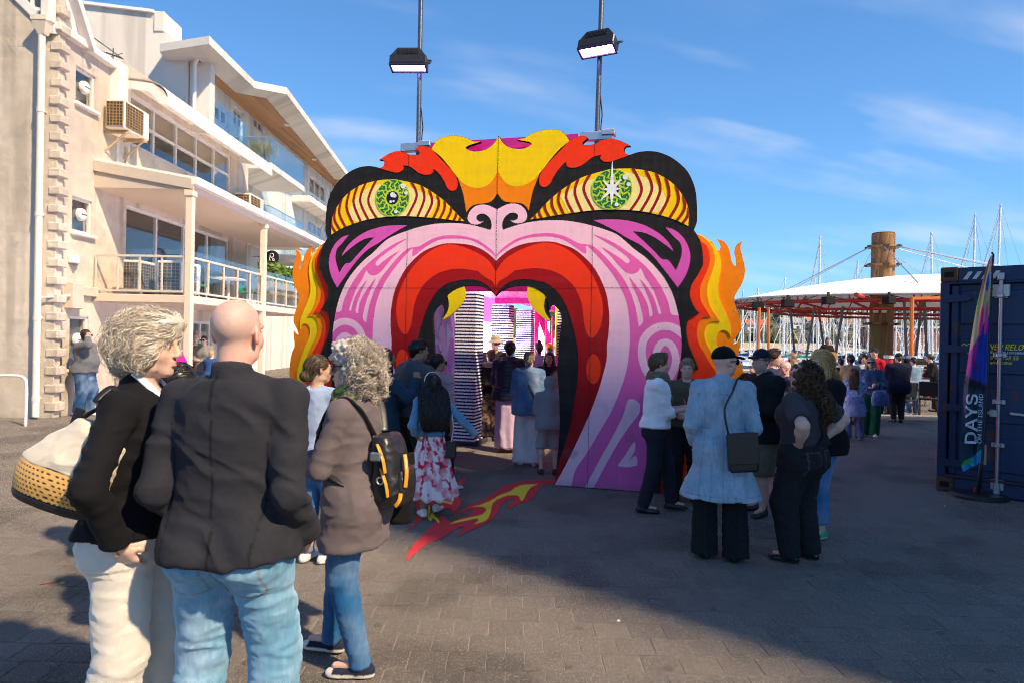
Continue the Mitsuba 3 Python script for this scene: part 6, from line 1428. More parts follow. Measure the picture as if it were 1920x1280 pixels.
    # ---- shoes
    if shoes:
        for i, (Hp, Kn, An, fa) in enumerate(LG):
            fd = np.array([-math.sin(fa), math.cos(fa), 0]); g0 = An - (0, 0, .048 * h); r2 = min(cres, .013)
            fs = Fld(g0 - .2 * s - (0, 0, -.2 * s), g0 + (.22 * s, .22 * s, .2 * s), r2); fs = Fld(g0 + np.array([-.22, -.22, -.001]) * s, g0 + np.array([.22, .22, .16 + shoes.get('high', 0)]) * s, r2)
            Rf = np.stack([np.array([fd[1], -fd[0], 0]), fd, np.array([0, 0, 1.])], 1)
            fs.ell(g0 + fd * -.035 * s + (0, 0, .035 * s), np.array([.036, .048, .045]) * s, Rf, .02); fs.ell(g0 + fd * .06 * s + (0, 0, .026 * s), np.array([.042, .085, .036]) * s, Rf, .03); fs.ell(g0 + fd * .13 * s + (0, 0, .022 * s), np.array([.042, .055, .027]) * s, Rf, .03)
            fs.cone(g0 + fd * .0 * s + (0, 0, .05 * s), g0 + fd * -.012 * s + (0, 0, (.075 + shoes.get('high', 0)) * s), .040 * s, .040 * s, .03)
            def solid(x, y, z): return (g0[2] + .004) - z + 0 * x + 0 * y
            q = fs.F; zz = fs.ax[2][None, None, :]; fs.F = np.maximum(q, (g0[2] + .002 - zz)).astype(np.float32)
            v, f = fs.mesh(); zr = v[:, 2] - g0[2]; sc_, so_c = np.array(shoes['col']), np.array(shoes.get('sole', shoes['col']))
            col = np.where((zr < .026 * s)[:, None], so_c, sc_ * (.9 + .2 * meshkit.noise(v * 40, 1))[:, None])
            y_ = (v - g0) @ fd; x_ = (v - g0) @ Rf[:, 0]
            if 'lace' in shoes:
                m = (np.abs(x_) < .016 * s) & (y_ > .03 * s) & (y_ < .10 * s) & (zr > .05 * s * .8) & (np.sin(y_ * 420 / s) > -.1); col[m] = shoes['lace']
            if 'toe' in shoes: col[(y_ > .135 * s) & (zr > .02 * s)] = shoes['toe']
            emit('shoe', (v, f), shoes.get('mat', 'm_leather'), col)
    # ---- top garment(s)
    for gi, tp in enumerate([g for g in (top, over) if g]):
        e = tp.get('ease', .012) * s; hem = tp.get('hem', .49); fl = Fld(lo, hi, cres); L = pz - hem; fw = tp.get('flare', 0.0)
        pp = prof(e); hemt = -L * h; wmin = tp.get('boxy', .6)
        W_ = max(q[1] for q in pp[:2]); D_ = max(q[2] for q in pp[:2]); chest = pp[3]
        pr = []
        for q in pp:
            ww, ddp = q[1], q[2]
            if .02 * h < q[0] < .15 * h: ww, ddp = ww + (max(chest[1], W_) - ww) * wmin * .8, ddp + (max(chest[2], D_) - ddp) * wmin * .8
            if q[0] >= hemt: pr.append((q[0], ww, ddp, q[3]))
        base = (W_, D_) if hemt < 0 else (np.interp(hemt, [q[0] for q in pr], [q[1] for q in pr]) if pr else W_, np.interp(hemt, [q[0] for q in pr], [q[2] for q in pr]))
        pr.append((hemt, base[0] + fw * h + (tp.get('hemgather', 0)) * s, base[1] + fw * .85 * h + tp.get('hemgather', 0) * s, 0))
        if fw and hemt < -.1 * h: pr.append((hemt * .5, base[0] + fw * .42 * h, base[1] + fw * .36 * h, 0))
        pr = sorted({round(q[0], 3): q for q in pr}.values()); fl.loft(Pv, u, X, pr, .02, 2.3)
        if female or bust:
            for sg_ in (-1, 1): fl.ell(Pv + u * (.195 * h) + X * (sg_ * .042 * h) + Yv * (.058 * h * bf), np.array([.042, .034, .044]) * h * bf * .8 + e, None, .04)
        sl = tp.get('sleeve', 'long'); se = tp.get('sease', .8 * tp.get('ease', .012)) * s
        for i, (S_, E_, Wr) in enumerate(AR):
            sg_ = -1 if i == 0 else 1; fl.ell(S_ + u * -.004 * h, np.array([.046, .046, .046]) * s * bf + e * .6, None, .03); fl.cone(N - u * .020 * h + X * sg_ * .024 * h, S_ + u * .004 * h, .036 * s * bf + e * .5, .040 * s * bf + e * .6, .03)
            if sl == 'none': continue
            if sl == 'short':
                m_ = S_ + (E_ - S_) * .72; fl.cone(S_, m_, .049 * s * bf + se, .052 * s * bf + se + .006, .035)
                dn = (E_ - S_) / np.linalg.norm(E_ - S_); fl.ell(m_ + dn * .085 * s, np.array([.11, .11, .05]) * s * bf, np.stack([*frame(dn)], 1), .004, True)
            else:
                c_ = tp.get('cuffat', .97); Wc = E_ + (Wr - E_) * c_
                fl.cone(S_, E_, .046 * s * bf + se, .039 * s * bf + se, .03); fl.cone(E_, Wc, .039 * s * bf + se, tp.get('cuff', .036) * s + se * .7, .02)
                dn = (Wr - E_) / np.linalg.norm(Wr - E_)
                fl.ell(Wc + dn * .052 * s, np.array([.075, .075, .05]) * s, np.stack([*frame(dn)], 1), .004, True)
                if tp.get('turnback'): fl.cone(Wc - dn * .05 * s, Wc - dn * .008 * s, .043 * s + se, .045 * s + se, .004)
        if seat is None and hem < .535 and fw < .05:
            m_ = .014 * s + e
            for Hp, Kn, An, fa in LG:
                fl.ell(Hp + np.array([0, -.026 * h, -.028 * h]), np.array([.056, .058, .062]) * h * bf + m_, None, .05)
                tt = np.clip((Hp[2] - hem * h + .06) / max(Hp[2] - Kn[2], .05), 0, 1.2); fl.cone(Hp, Hp + (Kn - Hp) * tt, .092 * s * bf + m_, .088 * s * bf + m_, .06)
        if seat is None and fw >= .05:
            for Hp, Kn, An, fa in LG: fl.ell(Hp + np.array([0, -.026 * h, -.028 * h]), np.array([.058, .060, .066]) * h * bf + .012 * s + e, None, .06)
        if seat is None: fl.F = np.maximum(fl.F, (hem * h - fl.ax[2])[None, None, :] + .006 * np.sin(fl.ax[0] * 21 + seed)[:, None, None]).astype(np.float32)
        if tp.get('collar'):
            cz = tp['collar']
            fl.cone(N - u * .026 * h + Yv * -.014 * s, N - u * (.012 - .004 * cz) * h + Yv * -.016 * s, .070 * s, .066 * s, .012)
            fl.cone(N - u * .008 * h + Yv * .03 * s, N + u * (.05 * h) + Yv * .0 * s, .052 * s, .056 * s, .006, True)
            for sg_ in (-1, 1): fl.cone(N + X * (sg_ * .055 * s) - u * .014 * h + Yv * .02 * s, N + X * (sg_ * .040 * s) - u * .035 * h + Yv * .082 * s * bf, .016 * s, .010 * s, .008)
            fl.cone(N + X * .060 * s - u * .014 * h - Yv * .040 * s, N - X * .060 * s - u * .014 * h - Yv * .040 * s, .018 * s, .018 * s, .015)
        if tp.get('hood') == 'down':
            fl.cone(N - Yv * .05 * s + X * .07 * s - u * .002 * h, N - Yv * .085 * s - u * .02 * h, .030 * s, .042 * s, .03); fl.cone(N - Yv * .05 * s - X * .07 * s - u * .002 * h, N - Yv * .085 * s - u * .02 * h, .030 * s, .042 * s, .03)
            for sg_ in (-1, 1): fl.cone(N - Yv * .05 * s + X * sg_ * .07 * s - u * .002 * h, N + Yv * .045 * s + X * sg_ * .055 * s - u * .022 * h, .026 * s, .018 * s, .02)
            fl.ell(N - Yv * .088 * s - u * .055 * h, np.array([.075, .036, .06]) * s, None, .03)
        if tp.get('hood') == 'up':
            fl.ell(Lh(0, -.025, .02), np.array([.100, .115, .112]) * hs, HRm, .03); fl.cone(Lh(0, -.03, -.06), N - Yv * .02 * s, .085 * hs, .085 * s, .04); fl.ell(Lh(0, .10, -.02), np.array([.066, .07, .088]) * hs, HRm, .01, True)
        v, f = fl.mesh()
        if tp.get('puffer'):
            n_ = vnorm(v, f); q = tp['puffer']; ar = np.array([a for A in AR for a in (A[0], A[1])])
            zz = (v - Pv) @ u
            for S_, E_, Wr in AR:
                for a_, b_ in ((S_, E_), (E_, Wr)):
                    dd = b_ - a_; L_ = np.linalg.norm(dd); tt = np.clip(((v - a_) @ dd) / L_**2, 0, 1); di = np.linalg.norm(v - a_ - tt[:, None] * dd, axis=1); m = di < .085 * s
                    zz = np.where(m & (np.abs((v - Pv) @ X) > sw * h * .9), tt * L_ + (0 if b_ is E_ else .176 * h), zz)
            v = v + n_ * (.011 * s * (np.abs(np.sin(zz * math.pi / q)) ** .6 - .6))[:, None]
            v = folds(v, f, .004 * s, seed + 2, 18, 30)
        else: v = folds(v, f, tp.get('fold', .008) * s, seed + 2 + gi, tp.get('fsx', 8), tp.get('fsz', 13), tp.get('slant', .4))
        lv = lambda: None
        emit(tp.get('name', 'shirt'), (v, f), tp.get('mat', 'm_cloth'), cc(tp['col'], tp.get('vary', .12)))
    body['prof'] = prof; body['res'] = res
    if hair: add_hair(body, hair, seed)
    for x in extras: x(body)
    PEOPLE[label] = body
    return body

# ---- hair
def strands(v, f, Bd, n, length, rad, curl=0.0, seed=0, col=(.3, .3, .3), flow=None, var=.35, lift=.004, keep=None, name='hair_strands', parent=None, turns=5.0, steps=9):
    rng = np.random.default_rng(seed); N_ = vnorm(v, f); tree = cKDTree(v); ok = np.arange(len(v)) if keep is None else np.nonzero(keep(v))[0]
    if len(ok) == 0: return
    i0 = rng.choice(ok, n); p = v[i0].copy(); nr = N_[i0]; P = [p.copy()]; step = length / steps; ph = rng.random(n) * 6.28; L = rng.uniform(.6, 1.2, n)
    rd = rng.normal(0, .25, (n, 3))
    for k in range(steps):
        g = (flow(p) if flow else np.broadcast_to(np.array([0, 0, -1.]), p.shape)) + rd
        g = g - nr * (g * nr).sum(1, keepdims=True) * .85; g /= np.maximum(np.linalg.norm(g, axis=1, keepdims=True), 1e-6)
        p = p + g * step * L[:, None]; d, j = tree.query(p); near = d < .05
        off = ((p - v[j]) * N_[j]).sum(1); p = np.where(near[:, None], p - N_[j] * (off - lift)[:, None] * .8, p); nr = np.where(near[:, None], N_[j], nr)
        q = p.copy()
        if curl:
            b = np.cross(g, nr); a = ph + turns * 2 * math.pi * (k + 1) / steps; q = q + curl * (np.cos(a)[:, None] * nr * .9 + np.sin(a)[:, None] * b)
        P.append(q)
    P = np.array(P)                                  # steps+1, n, 3
    m = len(P); tan = np.gradient(P, axis=0); tan /= np.maximum(np.linalg.norm(tan, axis=2, keepdims=True), 1e-9)
    a = np.cross(tan, rng.normal(size=(1, n, 3))); a /= np.maximum(np.linalg.norm(a, axis=2, keepdims=True), 1e-9); b = np.cross(tan, a)
    taper = (np.sin(np.linspace(.25, math.pi - .12, m)) ** .7)[:, None, None] * rad * rng.uniform(.6, 1.3, n)[None, :, None]
    R3 = [P + taper * (math.cos(w) * a + math.sin(w) * b) for w in (0, 2.094, 4.189)]
    V = np.stack(R3, 2).transpose(1, 0, 2, 3).reshape(-1, 3)       # strand, step, corner
    o = (np.arange(n)[:, None] * m + np.arange(m - 1)[None]).ravel() * 3; Fs = []
    for c in range(3):
        d = (c + 1) % 3; Fs += [np.stack([o + c, o + d, o + 3 + d], 1), np.stack([o + c, o + 3 + d, o + 3 + c], 1)]
    base = np.asarray(col, float); base = base[None] if base.ndim == 1 else base
    cs = base[rng.integers(len(base), size=n)] * rng.uniform(1 - var, 1 + var, (n, 1))
    Bd['emit'](name, (V, np.vstack(Fs)), 'm_hair', np.repeat(cs, m * 3, 0), True, parent)
def add_hair(Bd, hr, seed):
    st = hr.get('style', 'short'); col = np.array(hr['col'], float); cols = np.array(hr.get('cols', [hr['col']]), float); hs, HRm, Lh, C, N, s, res = Bd['hs'], Bd['HRm'], Bd['Lh'], Bd['C'], Bd['N'], Bd['s'], Bd['res']
    if st == 'bald': return
    r = max(min(res, .013), .006); lo, hi = C - np.array([.26, .28, .24]) * hs, C + np.array([.26, .26, .24]) * hs
    if st in ('long', 'curlylong', 'ponytail', 'longback'): lo[2] = C[2] - hr.get('length', .45) * hs - .05
    fl = Fld(lo, hi, r); vol = hr.get('vol', 0)
    fl.ell(Lh(0, -.018, .036), np.array([.082, .097, .086]) * hs + vol * hs, HRm, .02)
    if st in ('short', 'crop', 'quiff'):
        fl.cone(Lh(0, -.075, .0), Lh(0, -.070, -.045), .045 * hs, .034 * hs, .03)
        for q in (-1, 1): fl.cone(Lh(q * .066, -.01, .03), Lh(q * .070, .006, -.012), .018 * hs, .008 * hs, .02)
        if st == 'quiff': fl.ell(Lh(0, .045, .098), np.array([.06, .05, .032]) * hs, HRm, .03)
    if st in ('wavy', 'bob', 'bun', 'ponytail', 'long', 'longback', 'curly', 'curlylong'):
        fl.cone(Lh(0, -.075, .01), Lh(0, -.072, -.05), .055 * hs, .045 * hs, .03)
    if st == 'wavy':
        fl.ell(Lh(0, -.03, .045), np.array([.108, .124, .100]) * hs, HRm, .03); fl.ell(Lh(0, -.085, -.025), np.array([.085, .062, .085]) * hs, HRm, .04)
        for q in (-1, 1): fl.ell(Lh(q * .082, .0, .0), np.array([.034, .060, .075]) * hs, HRm, .04)
        fl.ell(Lh(0, .060, .088), np.array([.075, .055, .040]) * hs, HRm, .04)
    if st == 'curly':
        fl.ell(Lh(0, -.035, .03), np.array([.125, .130, .115]) * hs, HRm, .03); fl.ell(Lh(0, -.075, -.06), np.array([.125, .095, .11]) * hs, HRm, .04)
        for q in (-1, 1): fl.ell(Lh(q * .09, -.040, -.03), np.array([.042, .055, .10]) * hs, HRm, .04)
        fl.ell(Lh(0, .045, .104), np.array([.085, .05, .04]) * hs, HRm, .04)
    if st == 'bun':
        bc = hr.get('bun', (0, -.12, .0)); fl.ell(Lh(*bc), np.array([.045, .042, .042]) * hs, HRm, .01)
    if st == 'ponytail':
        fl.cone(Lh(0, -.10, .03), Lh(.0, -.16, -.10), .030 * hs, .032 * hs, .02); fl.cone(Lh(.0, -.16, -.10), Lh(.02, -.17, -.26), .032 * hs, .012 * hs, .02)
    if st in ('long', 'longback', 'curlylong'):
        Ln = hr.get('length', .45); w = hr.get('width', .10)
        bo_ = max(0., .066 * Bd['h'] * Bd['bf'] + .045 - .062 * hs); back = HRm @ np.array([0, -1., 0])
        fl.loft(C + back * .062 * hs - np.array([0, 0, Ln * hs]), np.array([0, 0, 1.]), HRm[:, 0], [(0, w * .72 * hs, .030 * hs, -bo_), (Ln * .3 * hs, w * hs, .050 * hs, -bo_ * .95), (Ln * .62 * hs, w * 1.04 * hs, .058 * hs, -bo_ * .5), (Ln * .82 * hs, w * .95 * hs, .060 * hs, -.005), (Ln * hs, .078 * hs, .060 * hs, 0), ((Ln + .05) * hs, .06 * hs, .05 * hs, 0)], .03, 2.2)
        if st == 'long':
            for q in (-1, 1): fl.cone(Lh(q * .072, .015, .03), Lh(q * .085, .02, -.11), .026 * hs, .028 * hs, .03); fl.cone(Lh(q * .085, .02, -.11), C + HRm @ np.array([q * .085, .055, 0]) * hs - np.array([0, 0, .24]) * hs, .028 * hs, .018 * hs, .03)
        if st == 'curlylong':
            fl.ell(Lh(0, -.04, -.04), np.array([.135, .115, .13]) * hs, HRm, .04); fl.ell(C + back * .06 * hs - np.array([0, 0, .2]) * hs, np.array([.15, .10, .16]) * hs, None, .05)
    # open the face
    cy = hr.get('face', .060)
    fl.ell(Lh(0, cy + .085, -.030), np.array([.078, .10, hr.get('fh', .088)]) * hs, HRm, .012, True)
    fl.ell(Lh(0, .045, -.135), np.array([.075, .09, .06]) * hs, HRm, .012, True) if st not in ('long', 'curlylong', 'longback') else None
    if st in ('short', 'crop', 'quiff', 'bun', 'ponytail'):
        for q in (-1, 1): fl.ell(Lh(q * .10, .012, -.035), np.array([.045, .034, .042]) * hs, HRm, .01, True)
    v, f = fl.mesh()
    if len(f) == 0: return
    n_ = vnorm(v, f); loc = (v - C) / hs
    amp = hr.get('rough', .006) * hs
    if st in ('curly', 'curlylong'): d = meshkit.fbm(loc * 34, 2, seed) - .5; d = d * 4.2
    elif st == 'wavy': d = 2.4 * (meshkit.fbm(np.c_[loc[:, 0] * 15, loc[:, 1] * 13, loc[:, 2] * 9 + 3 * meshkit.noise(loc * 9, 2)], 3, seed) - .5)
    else: d = 1.6 * (meshkit.fbm(np.c_[loc[:, 0] * 40, loc[:, 1] * 40, loc[:, 2] * 7], 3, seed) - .5)
    v = v + n_ * (amp * d)[:, None]
    tone = meshkit.fbm(np.c_[loc[:, 0] * 60, loc[:, 1] * 60, loc[:, 2] * 9], 2, seed + 3); pick = np.clip((tone - .3) * 2.2, 0, 1)
    c = cols[0][None] * (1 - pick[:, None]) + cols[-1][None] * pick[:, None]; c = c * (.55 + .6 * tone)[:, None]
    k = Bd['emit']('hair', (v, f), 'm_hair', c)
    ns = hr.get('n', 0)
    if ns:
        hx = HRm
        def flow(p):
            q = (p - C) @ hx; g = np.zeros_like(p) + np.array([0, 0, -.9]); bk = hx @ np.array([0, -1., 0]); up_ = np.clip(q[:, 2:3] / (.09 * hs), 0, 1)
            g = g + up_ * (bk * hr.get('sweep', 1.6)) + (hx[:, 0] * np.sign(q[:, 0:1]) * up_ * .7)
            g = g + np.clip((q[:, 1:2] - .0) / (.05 * hs), 0, 1) * bk * 2.0
            if hr.get('wave'): g = g + hr['wave'] * np.stack([np.sin(p[:, 2] * 60 + p[:, 1] * 30), np.cos(p[:, 2] * 55), 0 * p[:, 0]], 1)
            return g
        strands(v, f, Bd, ns, hr.get('slen', .12) * hs, hr.get('srad', .0018), hr.get('curl', 0) * hs, seed, cols, flow, hr.get('var', .35), hr.get('lift', .004), lambda p: ((p - C) @ hx)[:, 1] < (.035 * hs) if st in ('curly', 'curlylong') else ((p - C) @ hx)[:, 1] < 9, 'hair_strands', Bd['t'], hr.get('turns', 4.0), hr.get('steps', 10))
        if hr.get('fly'):
            strands(v, f, Bd, hr['fly'], hr.get('slen', .12) * hs * .8, hr.get('srad', .0018) * .55, hr.get('curl', .01) * hs * 1.3, seed + 9, cols, flow, .3, hr.get('flift', .018), lambda p: ((p - C) @ hx)[:, 1] < .03 * hs, 'flyaway_hair', Bd['t'], hr.get('turns', 3.0), 8)

# ---- worn things
def glasses(dark=True, col=(.02, .015, .012), big=1.0):
    def g(B):
        Lh, hs, HRm = B['Lh'], B['hs'], B['HRm']; fr = []
        for q in (-1, 1):
            rim = [Lh(q * .033 + .026 * big * math.cos(a), .101 - .006 * abs(math.cos(a)) * 1, .004 + .020 * big * math.sin(a) * (1 if math.sin(a) > 0 else 1.1)) for a in np.linspace(0, 2 * math.pi, 17)]
            fr.append(tube(rim, (.0035 if dark else .0018) * hs, 6, False)); fr.append(tube([Lh(q * .058, .098, .012), Lh(q * .076, .07, .013), Lh(q * .080, .0, .008), Lh(q * .080, -.02, -.008)], (.0042 if dark else .002) * hs, 6))
        fr.append(tube([Lh(-.009, .103, .008), Lh(0, .107, .010), Lh(.009, .103, .008)], .003 * hs, 6))
        k = B['emit']('sunglasses' if dark else 'glasses', cat(fr), 'm_gloss', col, True)
        for q in (-1, 1):
            pg = [Lh(q * .033 + .025 * big * math.cos(a), .1005 - .006 * abs(math.cos(a)), .004 + .020 * big * math.sin(a)) for a in np.linspace(0, 2 * math.pi, 15)[:-1]]
            v = np.vstack([pg, np.mean(pg, 0)]); n = len(pg); f = np.array([(i, (i + 1) % n, n) for i in range(n)])
            if dark: B['emit']('lens', (v, f), 'm_gloss', (.015, .012, .012), True, k)
            else: put(pkey(k, 'lens'), (B['W2'](v), f), 'm_pane')
    return g
def cap(col, brim=True, beanie=False, bucket=False, back=False):
    def g(B):
        Lh, hs, HRm = B['Lh'], B['hs'], B['HRm']; C = B['C']
        fl = Fld(C - .24 * hs, C + .24 * hs, max(min(B['res'], .010), .006)); sg_ = -1 if back else 1
        if bucket:
            up = HRm[:, 2]; fl.loft(Lh(0, -.012, .02), up, HRm[:, 0], [(0, .150 * hs, .165 * hs, 0), (.012 * hs, .140 * hs, .155 * hs, 0), (.045 * hs, .092 * hs, .108 * hs, 0), (.10 * hs, .082 * hs, .096 * hs, 0), (.118 * hs, .06 * hs, .07 * hs, 0)], .01, 2.0)
            fl.ell(Lh(0, -.012, -.02), np.array([.14, .155, .055]) * hs, HRm, .01, True)
        else:
            fl.ell(Lh(0, -.014, .042), np.array([.087, .103, .092]) * hs, HRm, .01)
            q = fl.F; x, y, z = fl.ax[0][:, None, None] - C[0], fl.ax[1][None, :, None] - C[1], fl.ax[2][None, None, :] - C[2]
            zz = x * HRm[0, 2] + y * HRm[1, 2] + z * HRm[2, 2]; yy = x * HRm[0, 1] + y * HRm[1, 1] + z * HRm[2, 1]
            fl.F = np.maximum(q, (.036 if not beanie else .012) * hs - zz + (0 if beanie else .12 * np.minimum(yy, 0))).astype(np.float32)
            if brim:
                br = HRm @ rotx(-.18); fl.ell(Lh(0, sg_ * .125, .040), np.array([.068, .062, .010]) * hs, br, .012)
            if beanie: fl.cone(Lh(-.06, .06, .03), Lh(.06, .06, .03), .016 * hs, .016 * hs, .02)
        v, f = fl.mesh(); c = np.asarray(col, float) * (.85 + .3 * meshkit.fbm(v * 60, 2, 4))[:, None]
        B['emit']('bucket_hat' if bucket else 'beanie' if beanie else 'cap', (v, f), 'm_cloth', c)
        if not (beanie or bucket): B['emit']('cap_button', lathe([(0, .006), (.006, .004), (.008, 0)], 8, Lh(0, -.014, .132)), 'm_cloth', np.asarray(col))
    return g
def scarf(col, r=.035, col2=None, drop=.0):
    def g(B):
        N, X, Y, u, s = B['N'], B['X'], B['Y'], B['u'], B['s']; fl = Fld(N - .28 * s - (0, 0, drop), N + .24 * s, .009)
        ring = [N + u * (.022 * s + .01 * math.sin(a * 2)) + (X * math.cos(a) * .078 + Y * (math.sin(a) * .080 + .005)) * s - u * .03 * s * max(0, math.sin(a)) for a in np.linspace(0, 2 * math.pi, 13)]
        for a, b in zip(ring[:-1], ring[1:]): fl.cone(a, b, r * s, r * s, .02)
        for a, b in zip(ring[:-1], ring[1:]): fl.cone(a - u * .04 * s + (a - N) * .15, b - u * .04 * s + (b - N) * .15, r * .9 * s, r * .9 * s, .012)
        if drop: fl.cone(N + Y * .09 * s - u * .05 * s + X * .03 * s, N + Y * .14 * s - u * (.05 * s + drop) + X * .05 * s, r * 1.1 * s, r * .9 * s, .03)
        v, f = fl.mesh(); v = folds(v, f, .012 * s, 5, 26, 26); t_ = meshkit.noise(v * 45, 3)[:, None]
        c = np.asarray(col) * (.6 + .7 * t_) if col2 is None else np.where(meshkit.fbm(v * 28, 2, 6)[:, None] > .5, np.asarray(col), np.asarray(col2)) * (.7 + .5 * t_)
        B['emit']('scarf', (v, f), 'm_cloth', c)
    return g
def lanyard(col, L=.34):
    def g(B):
        N, X, Y, u, s, bf = B['N'], B['X'], B['Y'], B['u'], B['s'], B['bf']; pts = []
        for q in (-1, 1):
            pts.append([N - Y * .055 * s + u * .012 * s, N + X * q * .072 * s + u * .015 * s, N + X * q * .07 * s + Y * .085 * s * bf - u * .05 * s, N + X * q * .045 * s + Y * (.135 * bf) * s - u * .16 * s, N + X * q * .008 * s + Y * (.15 * bf) * s - u * L * s])
        k = B['emit']('lanyard', cat([tube(smooth_line(np.array(p), 5), .0085 * s, 6, True, .35) for p in pts]), 'm_cloth', col, True)
        p = pts[0][-1]; B['emit']('pass_card', box(p - u * .06 * s, (.075 * s, .006, .10 * s), None, .002), 'm_satin', (.05, .08, .12), False)
    return g
def strap(a, b, wd, col, name='strap', via=None, mat='m_leather'):
    def g(B):
        pts = [a(B)] + [q(B) for q in (via or [])] + [b(B)]; B['emit'](name, tube(smooth_line(np.array(pts), 7), wd, 8, True, .3), mat, col, True)
    return g
def denim(base, light=.35, scale=1.0):
    base = np.asarray(base, float)
    def g(v):
        n = meshkit.fbm(v * np.array([9, 9, 5]) * scale, 3, 2); y = meshkit.noise(v * np.array([150, 150, 22.]), 4)
        k = np.clip((n - .38) * 2.6, 0, 1)[:, None] * light; c = base * (1 - k) + np.array([.42, .52, .62]) * k
        return c * (.82 + .36 * y)[:, None]
    return g
# ------------------------------------------------------------------ the people, near to far
def G(px, py): return ground(px, py)
def AT(px, Y, z=0.0):
    p = atY(px, 640, Y); return np.array([p[0], Y, z])
def pattern(c1, c2, f=26, thr=.5, c3=None, thr3=.72):
    c1, c2 = np.array(c1, float), np.array(c2, float)
    def g(v):
        n = meshkit.fbm(v * f, 2, 9)[:, None]; c = np.where(n > thr, c2, c1)
        if c3 is not None: c = np.where(meshkit.fbm(v * f * .8 + 7, 2, 3)[:, None] > thr3, np.array(c3, float), c)
        return c
    return g
BLACKS = dict(col=(.010, .010, .012), sole=(.012, .012, .013))
WHITES = dict(col=(.68, .67, .66), sole=(.75, .74, .72), lace=(.8, .8, .8))
def jeans(c, **k): return dict(kind='trousers', col=denim(c), mat='m_weave', **k)
def white_trs(c=(.62, .57, .50)): return c
# --- P1 white haired woman with a tote
def p1_extra(B):
    emit, L = B['emit'], B['Lh']
    v, f = tube([B['AR'][1][2] + (B['AR'][1][2] - B['AR'][1][1]) * .02 + (.034 * math.cos(a), 0, .034 * math.sin(a)) for a in np.linspace(0, 2 * math.pi, 15)], .006, 6, False); emit('bracelet', (v, f), 'm_metal', (.75, .68, .55), True)
    emit('earring', tube([L(.083, .0, -.035), L(.086, .003, -.05), L(.084, 0, -.065)], .004, 6), 'm_metal', (.8, .8, .8), True)
    N, X, Y, u, s = B['N'], B['X'], B['Y'], B['u'], B['s']
    emit('shirt_collar', cat([tube(smooth_line(np.array([N - Y * .05 * s + u * .03 * s, N + X * q * .055 * s + u * .028 * s, N + X * q * .05 * s + Y * .07 * s - u * .03 * s, N + Y * .10 * s + X * q * .01 - u * .09 * s]), 5), .016 * s, 8, True, .5) for q in (-1, 1)]), 'm_cloth', (.75, .74, .72), True)
g1 = AT(256, 2.68)
P1 = person('woman with windswept white hair, black jacket and cream trousers, hand in pocket', g1, 1.82, -88, .0085, 'fair', 1.0, True, (0, .06), (0, -.0, 0), ('front', ((.130, .035, .535), (1, -.05, 0))), ((-.055, .04, 5), (.06, -.05, -12)),
            dict(name='jacket', col=(.006, .006, .008), mat='m_weave', ease=.014, hem=.53, collar=1.6, fold=.011, cuff=.040, cuffat=.93, boxy=.7), dict(kind='trousers', col=(.60, .555, .485), mat='m_weave', knee=.074, cuff=.090, thigh=.092, drop=.02, ease=.014, fold=.008, slant=.2), WHITES,
            dict(style='wavy', col=(.60, .53, .44), cols=[(.72, .66, .56), (.56, .46, .33), (.36, .30, .23), (.66, .59, .47)], rough=.014, n=2100, slen=.13, srad=.0016, curl=.006, turns=1.6, sweep=1.2, wave=.5, fly=220, var=.25, face=.048, fh=.072), [p1_extra])
# --- P2 bald man in a charcoal blazer
def blazer_col(v):
    c = np.broadcast_to(np.array([.0225, .0235, .030]), (len(v), 3)).copy()
    w = .5 + .5 * np.sin(v[:, 2] * 900) * .15 + .35 * meshkit.noise(v * np.array([300, 300, 60.]), 2) - .17
    c = c * (.75 + .5 * w)[:, None]
    back = v[:, 1] < 0
    c[back & (np.abs(v[:, 0] + .012 * np.sin(v[:, 2] * 5)) < .0042)] *= .35
    for q in (-1, 1): c[back & (np.abs(v[:, 0] - q * (.17 + .05 * (v[:, 2] - 1.15))) < .004) & (v[:, 2] < 1.42)] *= .45
    return c
def jeans_pocket(base):
    d = denim(base, .5)
    def g(v):
        c = d(v); x, z = np.abs(v[:, 0]), v[:, 2]
        zc, xc = .905, .105
        inx, inz = np.abs(x - xc) < .072, (z < zc + .075) & (z > zc - .085 - .02 * (1 - np.abs(x - xc) / .072))
        edge = inx & inz & ~((np.abs(x - xc) < .066) & (z < zc + .068) & (z > zc - .078 - .02 * (1 - np.abs(x - xc) / .072))) & (v[:, 1] < -.0)
        c[edge] = c[edge] * .4 + np.array([.33, .26, .16]) * .3
        c[(np.abs(v[:, 0]) < .005) & (v[:, 1] < 0) & (z > .8)] *= .55
        return c
    return g
g2 = AT(440, 2.50)
def p2_extra(B):
    W = B['AR'][1][2]; B['emit']('watch', tube([W + np.array([.033 * math.cos(a), .033 * math.sin(a), -.01]) for a in np.linspace(0, 2 * math.pi, 15)], .009, 6, False), 'm_metal', (.3, .3, .32), True)
    for i in (0, 1):
        A, C_ = B['AR'][i][1], B['AR'][i][2]; d = (C_ - A) / np.linalg.norm(C_ - A); sd = np.cross(d, [0, 1., 0]); sd /= np.linalg.norm(sd)
        for k in range(3): B['emit']('button', cyl(A + d * (.18 + .02 * k) + np.array([0, -.052, 0]), A + d * (.18 + .02 * k) + np.array([0, -.057, 0]), .007, 8), 'm_gloss', (.03, .03, .03), False)
